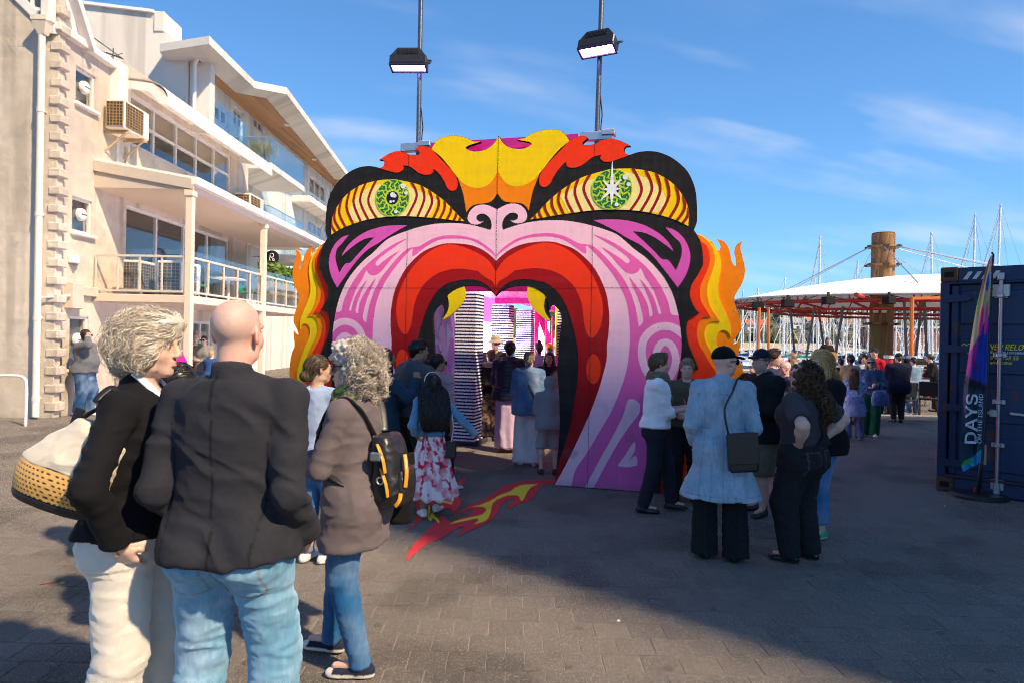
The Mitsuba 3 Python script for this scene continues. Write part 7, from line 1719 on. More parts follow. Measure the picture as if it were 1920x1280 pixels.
P2 = person('bald man seen from behind in a charcoal blazer and light blue jeans', g2, 1.885, -6, .0085, 'pink', 1.05, False, (0, .0), (-4, 0, 0), (((.118, .07, .525), (.2, -1, 0)), ((.118, .07, .525), (.2, -1, 0))), ((-.075, -.02, 14), (.08, .02, -14)),
            dict(name='blazer', col=blazer_col, mat='m_weave', ease=.013, hem=.497, collar=1.3, fold=.015, fsx=6, fsz=7, slant=.9, cuff=.040, boxy=.5, flare=.014), dict(kind='trousers', col=jeans_pocket((.13, .29, .42)), mat='m_weave', knee=.070, cuff=.070, thigh=.091, ease=.012, drop=.02, fold=.010, vary=.2), dict(col=(.05, .04, .035), sole=(.3, .3, .28)),
            dict(style='bald', col=(.35, .3, .26), stubble=(.42, .36, .33)), [p2_extra])
# --- P3 curly grey woman with a backpack
g3 = (G(660, 1248) + (0, 0, 0)); g3[2] = 0
P3 = person('woman with curly grey hair, sunglasses and plum linen jacket, wearing a black backpack', g3, 1.70, 80, .0085, 'fair', 1.08, True, (0, .03), (20, -.0, 0), ('front', 'front'), ((-.06, -.05, 8), (.07, .10, -4)),
            dict(name='jacket', col=(.125, .103, .108), mat='m_weave', ease=.015, hem=.385, fold=.010, slant=.6, cuff=.046, cuffat=.92, boxy=.75, flare=.012, turnback=True), dict(kind='trousers', col=denim((.012, .095, .24), .2), mat='m_weave', knee=.064, cuff=.050, thigh=.092, ease=.008, drop=.012, fold=.006), dict(col=(.018, .022, .045), sole=(.70, .66, .56), lace=(.72, .70, .66), toe=(.68, .65, .56), mat='m_cloth', high=.015),
            dict(style='curly', col=(.40, .34, .27), cols=[(.56, .50, .42), (.40, .33, .25), (.26, .20, .15), (.62, .57, .50)], rough=.020, n=1600, slen=.10, srad=.0018, curl=.0125, turns=3.5, fly=220, var=.3, face=.040, fh=.082, steps=13, lift=.008, flift=.022), [glasses(True, (.03, .015, .010), 1.12), scarf((.30, .36, .08), .030, (.06, .07, .03))])
# --- P4 woman behind with magenta sleeve, P5 dark haired person with olive shoes
P4 = person('blonde woman with a raised magenta sleeve, half hidden behind the white haired woman', AT(268, 4.85), 1.62, -60, .012, 'fair', 1.0, True, (0, 0), (0, 0, 0), ('front', ((.02, .13, .97), (.25, 1, .35))), ((-.15, .0, 10), (.12, .03, -20)),
            dict(name='sweater', col=(.52, .012, .33), ease=.022, hem=.50, fold=.010), dict(kind='skirt', hem=.27, flare=(.13, .11), pleats=9, col=lambda v: np.where((np.sin(np.arctan2(v[:, 1], v[:, 0]) * 34) > 0)[:, None], (.10, .17, .11), (.42, .48, .42))), dict(col=(.74, .73, .72), sole=(.78, .77, .75), high=.05),
            dict(style='ponytail', col=(.62, .52, .36), cols=[(.66, .58, .44), (.5, .4, .26)], n=500, slen=.2, srad=.0022, curl=.006, turns=1.2, fly=60))
P5 = person('dark haired person in olive sneakers hidden between the white haired woman and the bald man', AT(322, 3.66), 1.58, -78, .012, 'tan', .95, True, (0, .06), (0, .2, 0), ('crossed', 'crossed'), ((-.05, .05, 6), (.05, -.05, -8)),
            dict(name='jacket', col=(.5, .47, .40), ease=.02, hem=.5), dict(kind='trousers', col=(.06, .06, .065), knee=.06, cuff=.052), dict(col=(.19, .185, .10), sole=(.75, .74, .7), lace=(.3, .3, .2)),
            dict(style='short', col=(.012, .010, .010), cols=[(.010, .009, .009), (.03, .027, .027)], n=500, slen=.06, srad=.002, vol=.012))
# --- man on the phone by the wall
def phone(off=(.083, .01, -.02), name='phone'):
    def g(B):
        c = B['Lh'](*off); B['emit'](name, box(c, (.012, .075, .15), B['HRm'] @ rotx(.5), .004), 'm_gloss', (.012, .012, .014), False)
    return g
P6 = person('man in a grey hooded jacket and jeans talking on a phone by the cream wall', G(157, 779), 1.76, -92, .016, 'pink', 1.22, False, (0, .02), (-10, 0, 0), ('down', ((.075, .08, .895), (.7, -.1, -1))), ((-.05, .03, 5), (.06, -.04, -8)),
            dict(name='jacket', col=(.13, .135, .145), ease=.03, hem=.50, hood='down', fold=.012), jeans((.018, .065, .16), knee=.085, cuff=.082, thigh=.1), WHITES, dict(style='short', col=(.05, .033, .022), n=150, slen=.04, srad=.004), [glasses(True)], belly=.06)
t = thing('mobile_phone', 'black phone held to the ear of the man by the wall', 'phone')
part(t, 'case', box(P6['W2'](P6['Lh'](.092, .012, -.02)), (.075, .014, .15), rotz(math.radians(-92)) @ P6['HRm'] @ rotz(1.57) @ rotx(.0), .005), 'm_gloss', (.012, .012, .014))
# --- left group in front of the arch
person('woman with dark hair in a low bun and a pale blue knitted sweater', AT(596, 5.2), 1.60, -22, .012, 'tan', 1.0, True, (0, 0), (-38, 0, 0), ('front', 'front'), ((-.05, 0, 10), (.05, .02, -10)),
       dict(name='sweater', col=lambda v: np.array([.30, .38, .53]) * (.88 + .14 * np.sin(v[:, 2] * 420) * .5 + .1)[:, None], ease=.02, hem=.53, fold=.008), jeans((.03, .14, .34)), WHITES,
       dict(style='bun', col=(.055, .036, .022), cols=[(.045, .030, .020), (.13, .09, .05)], bun=(0, -.115, -.055), n=700, slen=.10, srad=.0018, sweep=2.4, var=.3))
person('dark haired woman in a teal jacket raising one hand, behind the curly woman', AT(722, 7.0), 1.63, -62, .012, 'brown', 1.0, True, (0, 0), (0, 0, 0), ('front', ((.10, .17, .80), (.6, -.3, -1))), ((-.05, 0, 10), (.05, .02, -10)),
       dict(name='jacket', col=(.012, .045, .075), ease=.025, hem=.48, hood='down', mat='m_weave'), dict(kind='trousers', col=(.02, .02, .03)), BLACKS, dict(style='long', col=(.012, .009, .009), n=300, slen=.2, srad=.002, length=.36), hands=('relax', 'fist'))
person('man with short black hair in a grey hoodie leaning to look into the arch', AT(770, 7.3), 1.73, -38, .012, 'brown', 1.03, False, (.02, .16), (-25, 0, 0), ('pocket', 'pocket'), ((-.06, 0, 10), (.06, .02, -10)),
       dict(name='hoodie', col=(.068, .075, .085), ease=.028, hem=.52, hood='down', fold=.011), dict(kind='trousers', col=(.035, .037, .04), knee=.075, cuff=.066), BLACKS, dict(style='quiff', col=(.008, .007, .007), n=400, slen=.05, srad=.002), [glasses(False, (.02, .02, .02))])
def clip_claw(B):
    c = B['Lh'](-.02, -.115, .02); B['emit']('hair_clip', cat([box(c + B['HRm'] @ np.array([q * .022, 0, 0]), (.012, .02, .05), B['HRm'] @ roty(q * .4), .004) for q in (-1, 1)]), 'm_gloss', (.45, .03, .03), False)
person('woman in a dusty pink puffer jacket with a red hair claw, behind the girl', AT(818, 7.9), 1.56, -30, .012, 'brown', 1.1, True, (0, .05), (-32, 0, 0), ('front', 'down'), ((-.10, -.02, 10), (.13, .02, -55)),
       dict(name='puffer_jacket', col=(.33, .20, .24), ease=.035, hem=.50, puffer=.062, mat='m_satin', collar=1.4), dict(kind='trousers', col=(.010, .010, .013), knee=.066, cuff=.056), dict(col=(.45, .46, .48), sole=(.66, .66, .66), lace=(.6, .6, .6)), dict(style='bun', col=(.018, .011, .010), bun=(0, -.10, .03), n=350, slen=.08, srad=.002), [clip_claw, glasses(True)])
def floral(v):
    a = np.arctan2(v[:, 1], v[:, 0]); q = np.stack([a * .95, v[:, 2] * 5.2, 0 * a], 1)
    d1 = meshkit.noise(q * np.array([2.6, 1.6, 1]) + 3, 2); n1 = meshkit.fbm(np.stack([a * 6.2, v[:, 2] * 24, 0 * a], 1), 2, 5); n2 = meshkit.fbm(np.stack([a * 4.4 + 9, v[:, 2] * 17, 0 * a], 1), 2, 6)
    c = np.tile(np.array([.82, .72, .72]), (len(v), 1))
    c[n2 > .57] = (.80, .45, .47); c[n2 > .66] = (.76, .26, .32); c[n1 > .635] = (.62, .02, .07)
    return c
gg = G(806, 966)
PG = person('girl with very long black hair, denim jacket and a pink and red floral skirt', gg, 1.39, 14, .0105, 'brown', .9, True, (0, 0), (8, 0, 0), (((.11, .05, .56), (.4, -1, 0)), ((.33, -.02, .57), (.0, -1, -.2))), ((-.05, -.02, 10), (.055, .07, -30, .01)),
       dict(name='denim_jacket', col=denim((.10, .24, .40), .5), mat='m_weave', ease=.020, hem=.555, collar=1.2, hemgather=.0, fold=.010), dict(kind='skirt', hem=.145, flare=(.19, .17), pleats=11, pamp=.020, col=floral, vary=.08, fold=.012, waist=.07), dict(col=(.74, .72, .72), sole=(.78, .77, .76), lace=(.8, .8, .8)),
       dict(style='longback', col=(.007, .006, .007), cols=[(.006, .005, .006), (.020, .018, .019)], length=.52, width=.175, n=1500, slen=.5, srad=.0026, curl=.004, turns=1.5, steps=14, rough=.010, var=.4, sweep=.4), headscale=1.06)
def band_(B):
    pts = [B['Lh'](.092 * math.cos(a), -.012 + .0, .030 + .104 * math.sin(a)) for a in np.linspace(-.05, math.pi + .05, 17)]; B['emit']('headband', tube(pts, .010 * B['hs'], 8, True, .5), 'm_cloth', (.72, .66, .66), True)
band_(PG)
t = thing('small_handbag', 'little black chain handbag at the hip of the girl in the floral skirt', 'handbag')
c = gg + np.array([.20, -.09, .66]); part(t, 'pouch', box(c, (.10, .06, .16), rotz(.3), .02), 'm_leather', (.012, .012, .014)); part(t, 'chain', tube([c + (0, 0, .08), c + (.02, .02, .2), c + (.0, .06, .34)], .006, 5), 'm_metal', (.5, .5, .5))
# --- inside the arch
person('person in a beige bucket hat inside the arch', AT(930, 12.3), 1.77, 172, .017, 'tan', 1.05, False, (0, .1), (0, -.35, 0), ('hold', 'front'), top=dict(name='jacket', col=(.02, .02, .024), ease=.03, hem=.5), bottom=dict(kind='trousers', col=(.03, .03, .03)), shoes=BLACKS, hair=dict(style='short', col=(.1, .07, .05)), extras=[cap((.34, .28, .19), bucket=True)])
PB = person('person with reddish hair and patterned brown trousers carrying a pale pink backpack inside the arch', AT(921, 11.55), 1.56, 6, .016, 'fair', 1.05, True, (0, .04), (10, 0, 0), ('front', 'front'), top=dict(name='jacket', col=(.02, .018, .022), ease=.025, hem=.47), bottom=dict(kind='trousers', col=pattern((.05, .035, .04), (.22, .15, .11), 16, .52), knee=.08, cuff=.085), shoes=dict(col=(.02, .015, .015)), hair=dict(style='bun', col=(.20, .07, .035), cols=[(.24, .09, .05), (.12, .05, .03)], bun=(0, -.1, -.04), n=120, srad=.004))
person('person in a quilted navy puffer coat and long lilac skirt inside the arch', AT(956, 10.45), 1.70, -6, .014, 'fair', 1.18, True, (0, .03), (0, 0, 0), ('front', 'front'), top=dict(name='puffer_jacket', col=(.010, .012, .035), ease=.04, hem=.47, hood='down', puffer=.052, mat='m_satin'), bottom=dict(kind='skirt', hem=.05, flare=(.115, .10), pleats=7, pamp=.012, col=(.52, .40, .56), waist=.06), shoes=dict(col=(.18, .08, .04)), hair=dict(style='bob', col=(.012, .010, .016), vol=.014))
PD = person('woman in a blue denim overshirt and wide white trousers seen from behind in the arch', AT(993, 9.4), 1.58, -4, .0125, 'fair', 1.05, True, (0, 0), (4, .15, 0), ('front', 'down'), ((-.06, 0, 6), (.065, -.04, -6)), dict(name='denim_shirt', col=denim((.07, .15, .30), .35), mat='m_weave', ease=.035, hem=.44, collar=1.3, boxy=.95, flare=.01), dict(kind='trousers', col=(.66, .63, .64), knee=.092, cuff=.118, thigh=.098, drop=.015, fold=.010), dict(col=(.6, .6, .6)), dict(style='bun', col=(.30, .23, .15), cols=[(.34, .27, .19), (.2, .15, .1)], bun=(.0, -.11, -.04), n=300, srad=.0025, slen=.09))
PD['emit']('strap', tube(smooth_line(np.array([PD['N'] + PD['X'] * -.06 + (0, -.035, .0), PD['N'] + PD['X'] * -.04 + (0, -.105, -.10), PD['Pv'] + PD['X'] * .08 + (0, -.15, .12), PD['Pv'] + PD['X'] * .16 + (0, -.10, -.04)]), 7), .016, 8, True, .3), 'm_leather', (.01, .01, .012), True)
person('child in a grey hoodie with the hood up and grey shorts beside the white trousers', AT(1033, 8.78), 1.26, 4, .0125, 'fair', 1.06, False, (0, .02), (0, 0, 0), ('front', 'front'), ((-.075, 0, 6), (.07, .0, -6)), dict(name='hoodie', col=(.25, .25, .28), ease=.03, hem=.46, hood='up', fold=.009), dict(kind='shorts', col=(.33, .31, .32), knee=.074, thigh=.09, ease=.018), dict(col=(.014, .014, .015), sole=(.03, .03, .03), lace=(.5, .6, .05)), None, headscale=1.1)
person('person in a lilac hoodie with hair tied up inside the arch', AT(1010, 11.9), 1.70, 12, .017, 'fair', 1.0, True, top=dict(name='hoodie', col=(.46, .36, .58), ease=.03, hem=.5, hood='down'), bottom=dict(kind='trousers', col=(.03, .04, .09)), shoes=BLACKS, hair=dict(style='bun', col=(.10, .05, .035), bun=(0, -.06, .11)))
person('person in a mustard orange beanie at the far end of the arch', AT(1030, 13.2), 1.66, -8, .018, 'tan', 1.0, False, top=dict(name='jacket', col=(.05, .02, .05), ease=.03, hem=.5), bottom=dict(kind='trousers', col=(.03, .04, .10)), shoes=BLACKS, hair=dict(style='short', col=(.05, .03, .02)), extras=[cap((.50, .20, .03), beanie=True)])
person('smiling woman with long dark hair facing out of the arch', AT(1031, 11.2), 1.55, 168, .015, 'tan', 1.0, True, top=dict(name='top', col=(.025, .012, .025), ease=.02, hem=.5), bottom=dict(kind='trousers', col=(.02, .02, .03)), shoes=BLACKS, hair=dict(style='long', col=(.012, .009, .009), length=.3))
# --- right group in front of the arch
gw = G(1226, 958)
person('short haired person in a white jumper and khaki scarf with rolled sleeves, standing side on', gw, 1.63, -98, .0105, 'pink', .95, False, (0, .02), (8, 0, 0), (((.03, .19, .66), (.3, -1, -.3)), ((.05, .20, .66), (.3, -1, -.4))), ((-.05, .11, 4, .012), (.05, -.07, -6)),
       dict(name='jumper', col=(.80, .80, .82), ease=.03, hem=.53, cuffat=.18, cuff=.052, fold=.011, boxy=.9), dict(kind='trousers', col=(.020, .023, .034), knee=.070, cuff=.060, thigh=.09, fold=.008, mat='m_weave'), dict(col=(.014, .014, .015), sole=(.012, .012, .012), lace=(.35, .35, .33), high=.03), dict(style='quiff', col=(.10, .052, .026), cols=[(.09, .047, .024), (.20, .12, .06)], n=700, slen=.06, srad=.0016, sweep=2.5, vol=.006), [scarf((.16, .125, .085), .038, drop=.18)])
po = G(1283, 938)
PO = person('smiling person with short fair hair in an olive overshirt and pink lanyard', po, 1.57, 166, .0105, 'pink', 1.05, False, (0, 0), (0, 0, 0), (((.02, .16, .62), (.8, -.2, -1)), ((.05, .17, .60), (.8, -.2, -1))), ((-.06, 0, 14), (.06, .03, -16)),
       dict(name='overshirt', col=(.085, .078, .050), mat='m_weave', ease=.028, hem=.52, collar=1.3, fold=.010), dict(kind='trousers', col=(.013, .013, .015), knee=.072, cuff=.064, mat='m_weave'), dict(col=(.02, .013, .010), high=.04), dict(style='quiff', col=(.30, .22, .13), cols=[(.36, .27, .17), (.18, .12, .07)], n=500, slen=.06, srad=.0017, sweep=2.2, vol=.004), [lanyard((.75, .07, .28), .30)])
t = thing('paper_napkin', 'crumpled cream paper held by the person in the olive overshirt', 'paper')
c = (PO['AR'][0][2] + PO['AR'][1][2]) / 2 + np.array([.0, .085, .015]); fl = Fld(c - .1, c + .1, .006); fl.ell(c, (.045, .035, .03), None, .01); v, f = fl.mesh(); v = folds(v, f, .02, 3, 40, 40); part(t, 'sheet', (PO['W2'](v), f), 'm_cloth', (.72, .68, .55))
# denim coat man with cap and messenger bag
def coat_col(v):
    c = denim((.23, .34, .44), .65, 1.2)(v); a = np.arctan2(v[:, 0], -v[:, 1])
    for q in (-.55, -.28, .0, .28, .55):
        m = (np.abs(v[:, 0] - q * (.25 + .16 * np.clip(1.05 - v[:, 2], 0, 1))) < .004) & (v[:, 1] < 0) & (v[:, 2] < 1.32); c[m] = c[m] * .72 + np.array([.25, .22, .2]) * .1
    m = (np.abs(v[:, 2] - 1.33 - .0 * v[:, 0]) < .005) & (v[:, 1] < 0) & (np.abs(v[:, 0]) < .2); c[m] *= .7
    m = (np.abs(v[:, 2] - .545) < .004); c[m] *= .7
    m = (np.abs(v[:, 2] - 1.06) < .004) & (v[:, 1] < 0) & (np.abs(v[:, 0]) > .1) & (np.abs(v[:, 0]) < .2); c[m] *= .7
    return c
gcoat = G(1348, 1046)
PC = person('person in a black cap, pinstripe trousers and a long pale denim coat, seen from behind', gcoat, 1.715, -12, .0095, 'pink', 1.0, False, (0, .0), (-62, 0, 0), (((.118, .07, .53), (.3, -1, 0)), ((.118, .08, .53), (.3, -1, 0))), ((-.068, 0, 16), (.072, -.02, -18)),
       dict(name='denim_coat', col=coat_col, mat='m_weave', ease=.026, hem=.295, flare=.080, collar=1.7, fold=.010, slant=.5, boxy=.15, cuffat=.95), dict(kind='trousers', col=lambda v: np.where((np.sin(v[:, 0] * 300) > .6)[:, None], (.020, .020, .023), (.012, .012, .014)), knee=.082, cuff=.100, thigh=.09, drop=.02, fold=.008), BLACKS,
       dict(style='crop', col=(.5, .42, .34), stubble=(.45, .4, .34)) if False else dict(style='bald', col=(.5, .42, .34), stubble=(.50, .45, .38)), [cap((.006, .006, .007)), glasses(True)])
def pc_ear(B): B['emit']('earring', tube([B['Lh'](.084, 0, -.04), B['Lh'](.09, 0, -.05)], .006 * B['hs'], 6), 'm_metal', (.8, .8, .8), True)
pc_ear(PC)
t = thing('messenger_bag', 'black leather messenger bag hanging on the denim coat', 'bag')
W2 = PC['W2']; bc = np.array([.135, -.235, .90]); Rb = rotz(math.radians(-12)) @ rotz(.12) @ roty(-.08)
part(t, 'body', box(W2(bc), (.225, .075, .30), Rb, .02), 'm_leather', (.010, .010, .011)); part(t, 'flap', box(W2(bc + (.0, -.043, .035)), (.232, .016, .24), Rb, .008), 'm_leather', (.014, .014, .016))
part(t, 'strap', tube(smooth_line(W2(np.array([bc + (-.105, .0, .13), (-.0, -.205, 1.22), (.06, -.165, 1.36), (.105, -.07, 1.455), (.125, .03, 1.44), (.10, .13, 1.30)])), 8), .021, 8, True, .28), 'm_leather', (.012, .012, .014), True)
# capped man with beard
person('bearded man in a navy cap, glasses, black jacket and khaki shorts facing the denim coat', G(1424, 962), 1.69, 118, .0115, 'pink', 1.2, False, (0, .03), (8, 0, 0), ('front', 'front'), ((-.06, .04, 10), (.07, -.05, -14)),
       dict(name='jacket', col=(.010, .011, .013), ease=.03, hem=.44, hood='down', mat='m_weave', fold=.011), dict(kind='shorts', col=(.13, .115, .075), knee=.082, thigh=.098, ease=.02), dict(col=(.012, .012, .013), sole=(.02, .02, .02), high=.04), dict(style='short', col=(.14, .11, .09), beard=(.34, .31, .29)), [cap((.012, .016, .03)), glasses(False, (.02, .02, .02)), lanyard((.75, .07, .28))], belly=.045)
# woman with dark curls in black overalls
def overall_col(v):
    c = np.array([.017, .017, .020]) * (.8 + .5 * meshkit.noise(v * np.array([160, 160, 30.]), 1))[:, None]
    x, z = v[:, 0], v[:, 2]; b = v[:, 1] < 0
    for q in (-1, 1):
        m = b & (np.abs(np.abs(x - q * .115) - .07) < .004) & (np.abs(z - .81) < .09); m |= b & (np.abs(x - q * .115) < .07) & (np.abs(z - .90) < .004); c[m] = (.07, .07, .075)
    m = np.abs(z - .985) < .004; c[m] = (.06, .06, .065)
    return c
PV_ = person('woman with long dark curls and glasses in black denim overalls, hands on hips', G(1500, 1050), 1.61, 42, .0095, 'fair', 1.42, True, (0, .0), (22, .0, 0), (((.105, -.045, .60), (1, -.8, .1)), ((.105, -.045, .60), (1, -.8, .1))), ((-.07, .02, 10), (.07, -.02, -8)),
       dict(name='tee', col=(.052, .048, .058), ease=.016, hem=.55, sleeve='short', fold=.008), dict(kind='trousers', name='overalls', col=overall_col, mat='m_weave', knee=.076, cuff=.074, thigh=.090, ease=.016, drop=.015, rise=.11, fold=.009), dict(col=(.010, .010, .012), sole=(.04, .035, .025), mat='m_gloss', high=.04),
       dict(style='curlylong', col=(.035, .020, .013), cols=[(.020, .013, .010), (.05, .028, .015), (.16, .085, .03)], length=.36, width=.125, rough=.020, n=1300, slen=.24, srad=.0027, curl=.013, turns=5, steps=17, fly=150, lift=.010, flift=.02, var=.35, face=.055), [glasses(False, (.45, .38, .2))])
def straps(B):
    P_, X, N, u = B['Pv'], B['X'], B['N'], B['u']
    for q in (-1, 1):
        B['emit']('overall_strap', tube(smooth_line(np.array([P_ + u * .17 + X * q * .01 - B['Y'] * .168, P_ + u * .30 + X * q * .05 - B['Y'] * .148, N - u * .055 + X * q * .09 - B['Y'] * .09, N - u * .015 + X * q * .095 - B['Y'] * .0, N - u * .10 + X * q * .09 + B['Y'] * .12]), 6), .019, 8, True, .3), 'm_cloth', (.030, .030, .034), True)
    B['emit']('overall_bib', prism3([P_ + u * .09 + X * -.13 - B['Y'] * .172, P_ + u * .09 + X * .13 - B['Y'] * .172, P_ + u * .18 + X * .03 - B['Y'] * .178, P_ + u * .18 - X * .03 - B['Y'] * .178], -B['Y'] * .006), 'm_cloth', (.016, .016, .018), False)
straps(PV_)
person('woman with long blond hair in a black top, rolled jeans and green shoes', G(1533, 1004), 1.70, 112, .012, 'fair', 1.1, True, (0, 0), (0, 0, 0), ('front', 'front'), ((-.05, .03, 10), (.05, -.03, -10)),
       dict(name='top', col=(.008, .008, .010), ease=.03, hem=.45), jeans((.03, .15, .36), cuff=.062, drop=-.04), dict(col=(.02, .36, .17), sole=(.72, .68, .6)), dict(style='long', col=(.46, .20, .055), cols=[(.56, .28, .08), (.32, .12, .03), (.60, .38, .17)], length=.30, n=900, slen=.28, srad=.0024, curl=.006, turns=1.5, var=.3, fly=60, vol=.012))
# --- background on the right
def far(label, px, Y, ztop, yaw, res=.017, **k):
    d = dict(arms=('front', 'front')); d.update(k); p = AT(px, Y, d.pop('z0', 0.0)); return person(label, p, ztop, yaw, res, **d)
far('boy with short brown hair in a navy sweater behind the bearded man', 1449, 9.1, 1.68, -118, .0145, skin='fair', b=.95, top=dict(name='sweater', col=(.018, .028, .055), ease=.022, hem=.5), bottom=dict(kind='trousers', col=(.03, .03, .04)), shoes=BLACKS, hair=dict(style='quiff', col=(.06, .028, .015), n=200, srad=.003, slen=.05, vol=.008))
PK = far('balding man with a fringe of white hair looking down at a green phone', 1474, 9.6, 1.52, 96, .0145, skin='pink', head=(0, -.45, 0), arms=('hold', 'hold'), top=dict(name='jacket', col=(.02, .025, .05), ease=.025, hem=.5), bottom=dict(kind='trousers', col=(.04, .04, .05)), shoes=BLACKS, hair=dict(style='bald', col=(.5, .48, .45), stubble=(.7, .68, .65)), extras=[glasses(False)])
t = thing('green_phone', 'green phone in the hands of the balding man', 'phone')
part(t, 'case', box(PK['W2']((PK['AR'][0][2] + PK['AR'][1][2]) / 2 + np.array([0, .10, .03])), (.09, .17, .014), rotz(math.radians(96)) @ rotx(.5), .005), 'm_satin', (.02, .35, .15))
far('fair haired person in a floral cream top behind the cap of the bearded man', 1428, 11.2, 1.60, 20, skin='fair', female=True, top=dict(name='top', col=pattern((.6, .52, .42), (.3, .22, .16), 40), ease=.02, hem=.5), bottom=dict(kind='trousers', col=(.1, .1, .12)), shoes=WHITES, hair=dict(style='bob', col=(.45, .33, .2)))
far('person in a pink top far behind, near the quay', 1487, 15.5, 1.56, 10, .02, skin='fair', female=True, top=dict(name='top', col=(.50, .22, .36), ease=.02, hem=.5), bottom=dict(kind='trousers', col=(.05, .06, .09)), shoes=WHITES, hair=dict(style='long', col=(.3, .2, .11), length=.26))
PT = person('girl with auburn hair, tie-dye tee and denim jacket tied at her waist', G(1600, 824), 1.32, -14, .0135, 'fair', 1.0, True, (0, 0), (-20, 0, 0), ('front', 'front'), ((-.08, .0, 20), (.08, 0, -30)), dict(name='tee', col=pattern((.10, .22, .50), (.42, .55, .72), 22, .5), ease=.02, hem=.54, sleeve='short'), dict(kind='trousers', col=denim((.06, .09, .20)), knee=.075, cuff=.095, drop=.015), dict(col=(.46, .38, .56), sole=(.6, .58, .62)), dict(style='longback', col=(.13, .05, .025), cols=[(.15, .06, .03), (.07, .03, .018)], length=.34, width=.10, n=300, slen=.3, srad=.004), headscale=1.07,
            over=dict(name='tied_jacket', col=denim((.16, .22, .40), .4), ease=.045, hem=.33, flare=.03, sleeve='none') if False else None)
PT['emit']('tied_jacket', (lambda m: (folds(m[0], m[1], .012, 4, 12, 10), m[1]))((lambda F_: (F_.loft(PT['Pv'], np.array([0, 0, 1.]), PT['X'], [(-.26, .185, .15, -.02), (-.12, .17, .14, -.01), (.0, .155, .125, 0), (.10, .128, .10, 0)], .02), F_.cone(PT['Pv'] + (.14, .06, .04), PT['Pv'] + (.20, .05, -.16), .045, .03, .02), F_.mesh())[-1])(Fld(PT['Pv'] - .36, PT['Pv'] + .3, .012))), 'm_cloth', denim((.16, .22, .42), .4))
PW = person('woman in sunglasses, denim jacket and wide green track trousers', G(1630, 817), 1.53, 158, .0135, 'fair', 1.05, True, (0, 0), (-6, 0, 0), ('hold', 'front'), ((-.05, .02, 10), (.06, -.01, -14)), dict(name='denim_jacket', col=denim((.03, .07, .15), .2), ease=.03, hem=.52, collar=1.3), dict(kind='trousers', col=lambda v: np.where((np.abs(np.abs(v[:, 1] + .02) - .012) < .006)[:, None] & (np.abs(v[:, 0]) > .1)[:, None], (.6, .62, .55), (.008, .085, .045)), knee=.092, cuff=.10, drop=.015, thigh=.095), dict(col=(.6, .52, .48), sole=(.7, .68, .64)), dict(style='long', col=(.32, .21, .11), cols=[(.40, .28, .16), (.2, .13, .07)], length=.27, n=250, srad=.004), [glasses(True, (.01, .01, .01), 1.15)])
t = thing('denim_bag', 'soft blue denim bag on the arm of the woman in green trousers', 'bag')
fl = Fld(np.zeros(3) - .3, np.zeros(3) + .3, .012); fl.loft((0, 0, -.2), (0, 0, 1.), (1, 0, 0.), [(0, .13, .05, 0), (.12, .15, .07, 0), (.28, .10, .05, 0)], .02); v, f = fl.mesh(); v = folds(v, f, .012, 2, 16, 12)
part(t, 'body', (v + AT(1652, 12.75, .82), f), 'm_cloth', denim((.08, .14, .32))(v)); part(t, 'strap', tube([AT(1648, 12.8, .88), AT(1645, 12.8, 1.05), AT(1655, 12.8, 1.02), AT(1656, 12.75, .88)], .014, 6), 'm_cloth', (.06, .1, .2), True)
far('man in a bright red hoodie and dark cap near the rusty column', 1641, 16.8, 1.68, 118, skin='fair', top=dict(name='hoodie', col=(.50, .012, .030), ease=.03, hem=.48, hood='down'), bottom=jeans((.2, .28, .4)), shoes=WHITES, hair=dict(style='short', col=(.1, .07, .05)), extras=[cap((.02, .02, .04)), glasses(False)], arms=('pocket', 'pocket'))
far('person with curly dark hair in a white top behind the woman in green trousers', 1621, 15.6, 1.56, 150, skin='tan', female=True, top=dict(name='top', col=(.62, .58, .58), ease=.02, hem=.5), bottom=dict(kind='trousers', col=(.05, .05, .06)), shoes=WHITES, hair=dict(style='curly', col=(.02, .014, .01)))
far('person in a tan cardigan with black hair seen from behind', 1596, 15.0, 1.54, 0, skin='brown', female=True, top=dict(name='cardigan', col=(.40, .27, .14), ease=.03, hem=.4), bottom=dict(kind='trousers', col=(.25, .22, .16)), shoes=BLACKS, hair=dict(style='bob', col=(.008, .007, .007), vol=.012))
far('dark haired person in a black tee seen from behind, left of the tan cardigan', 1578, 15.2, 1.47, -20, skin='tan', top=dict(name='tee', col=(.010, .010, .011), ease=.025, hem=.46, sleeve='short'), bottom=dict(kind='trousers', col=(.03, .03, .03)), shoes=BLACKS, hair=dict(style='short', col=(.01, .009, .009)))
far('heavy man in a navy hooded jacket and black cap seen from behind', 1686, 15.6, 1.59, -6, skin='pink', b=1.35, top=dict(name='jacket', col=(.010, .013, .035), ease=.04, hem=.42, hood='down'), bottom=dict(kind='trousers', col=(.02, .02, .03)), shoes=BLACKS, hair=dict(style='short', col=(.1, .08, .06)), extras=[cap((.010, .012, .02))])
far('person in a pale blue shirt and dark cap near the orange post', 1714, 17.2, 1.48, -4, skin='fair', top=dict(name='shirt', col=(.19, .30, .43), ease=.025, hem=.46), bottom=jeans((.05, .1, .2)), shoes=WHITES, hair=dict(style='short', col=(.05, .04, .03)), extras=[cap((.02, .03, .06))])
far('person in black bent over the mixing desk beside the container', 1757, 18.4, 1.58, 70, skin='fair', lean=(0, .3), head=(0, -.5, 0), top=dict(name='jumper', col=(.012, .012, .014), ease=.025, hem=.5), bottom=dict(kind='trousers', col=(.02, .02, .02)), shoes=BLACKS, hair=dict(style='short', col=(.06, .04, .025), vol=.01))
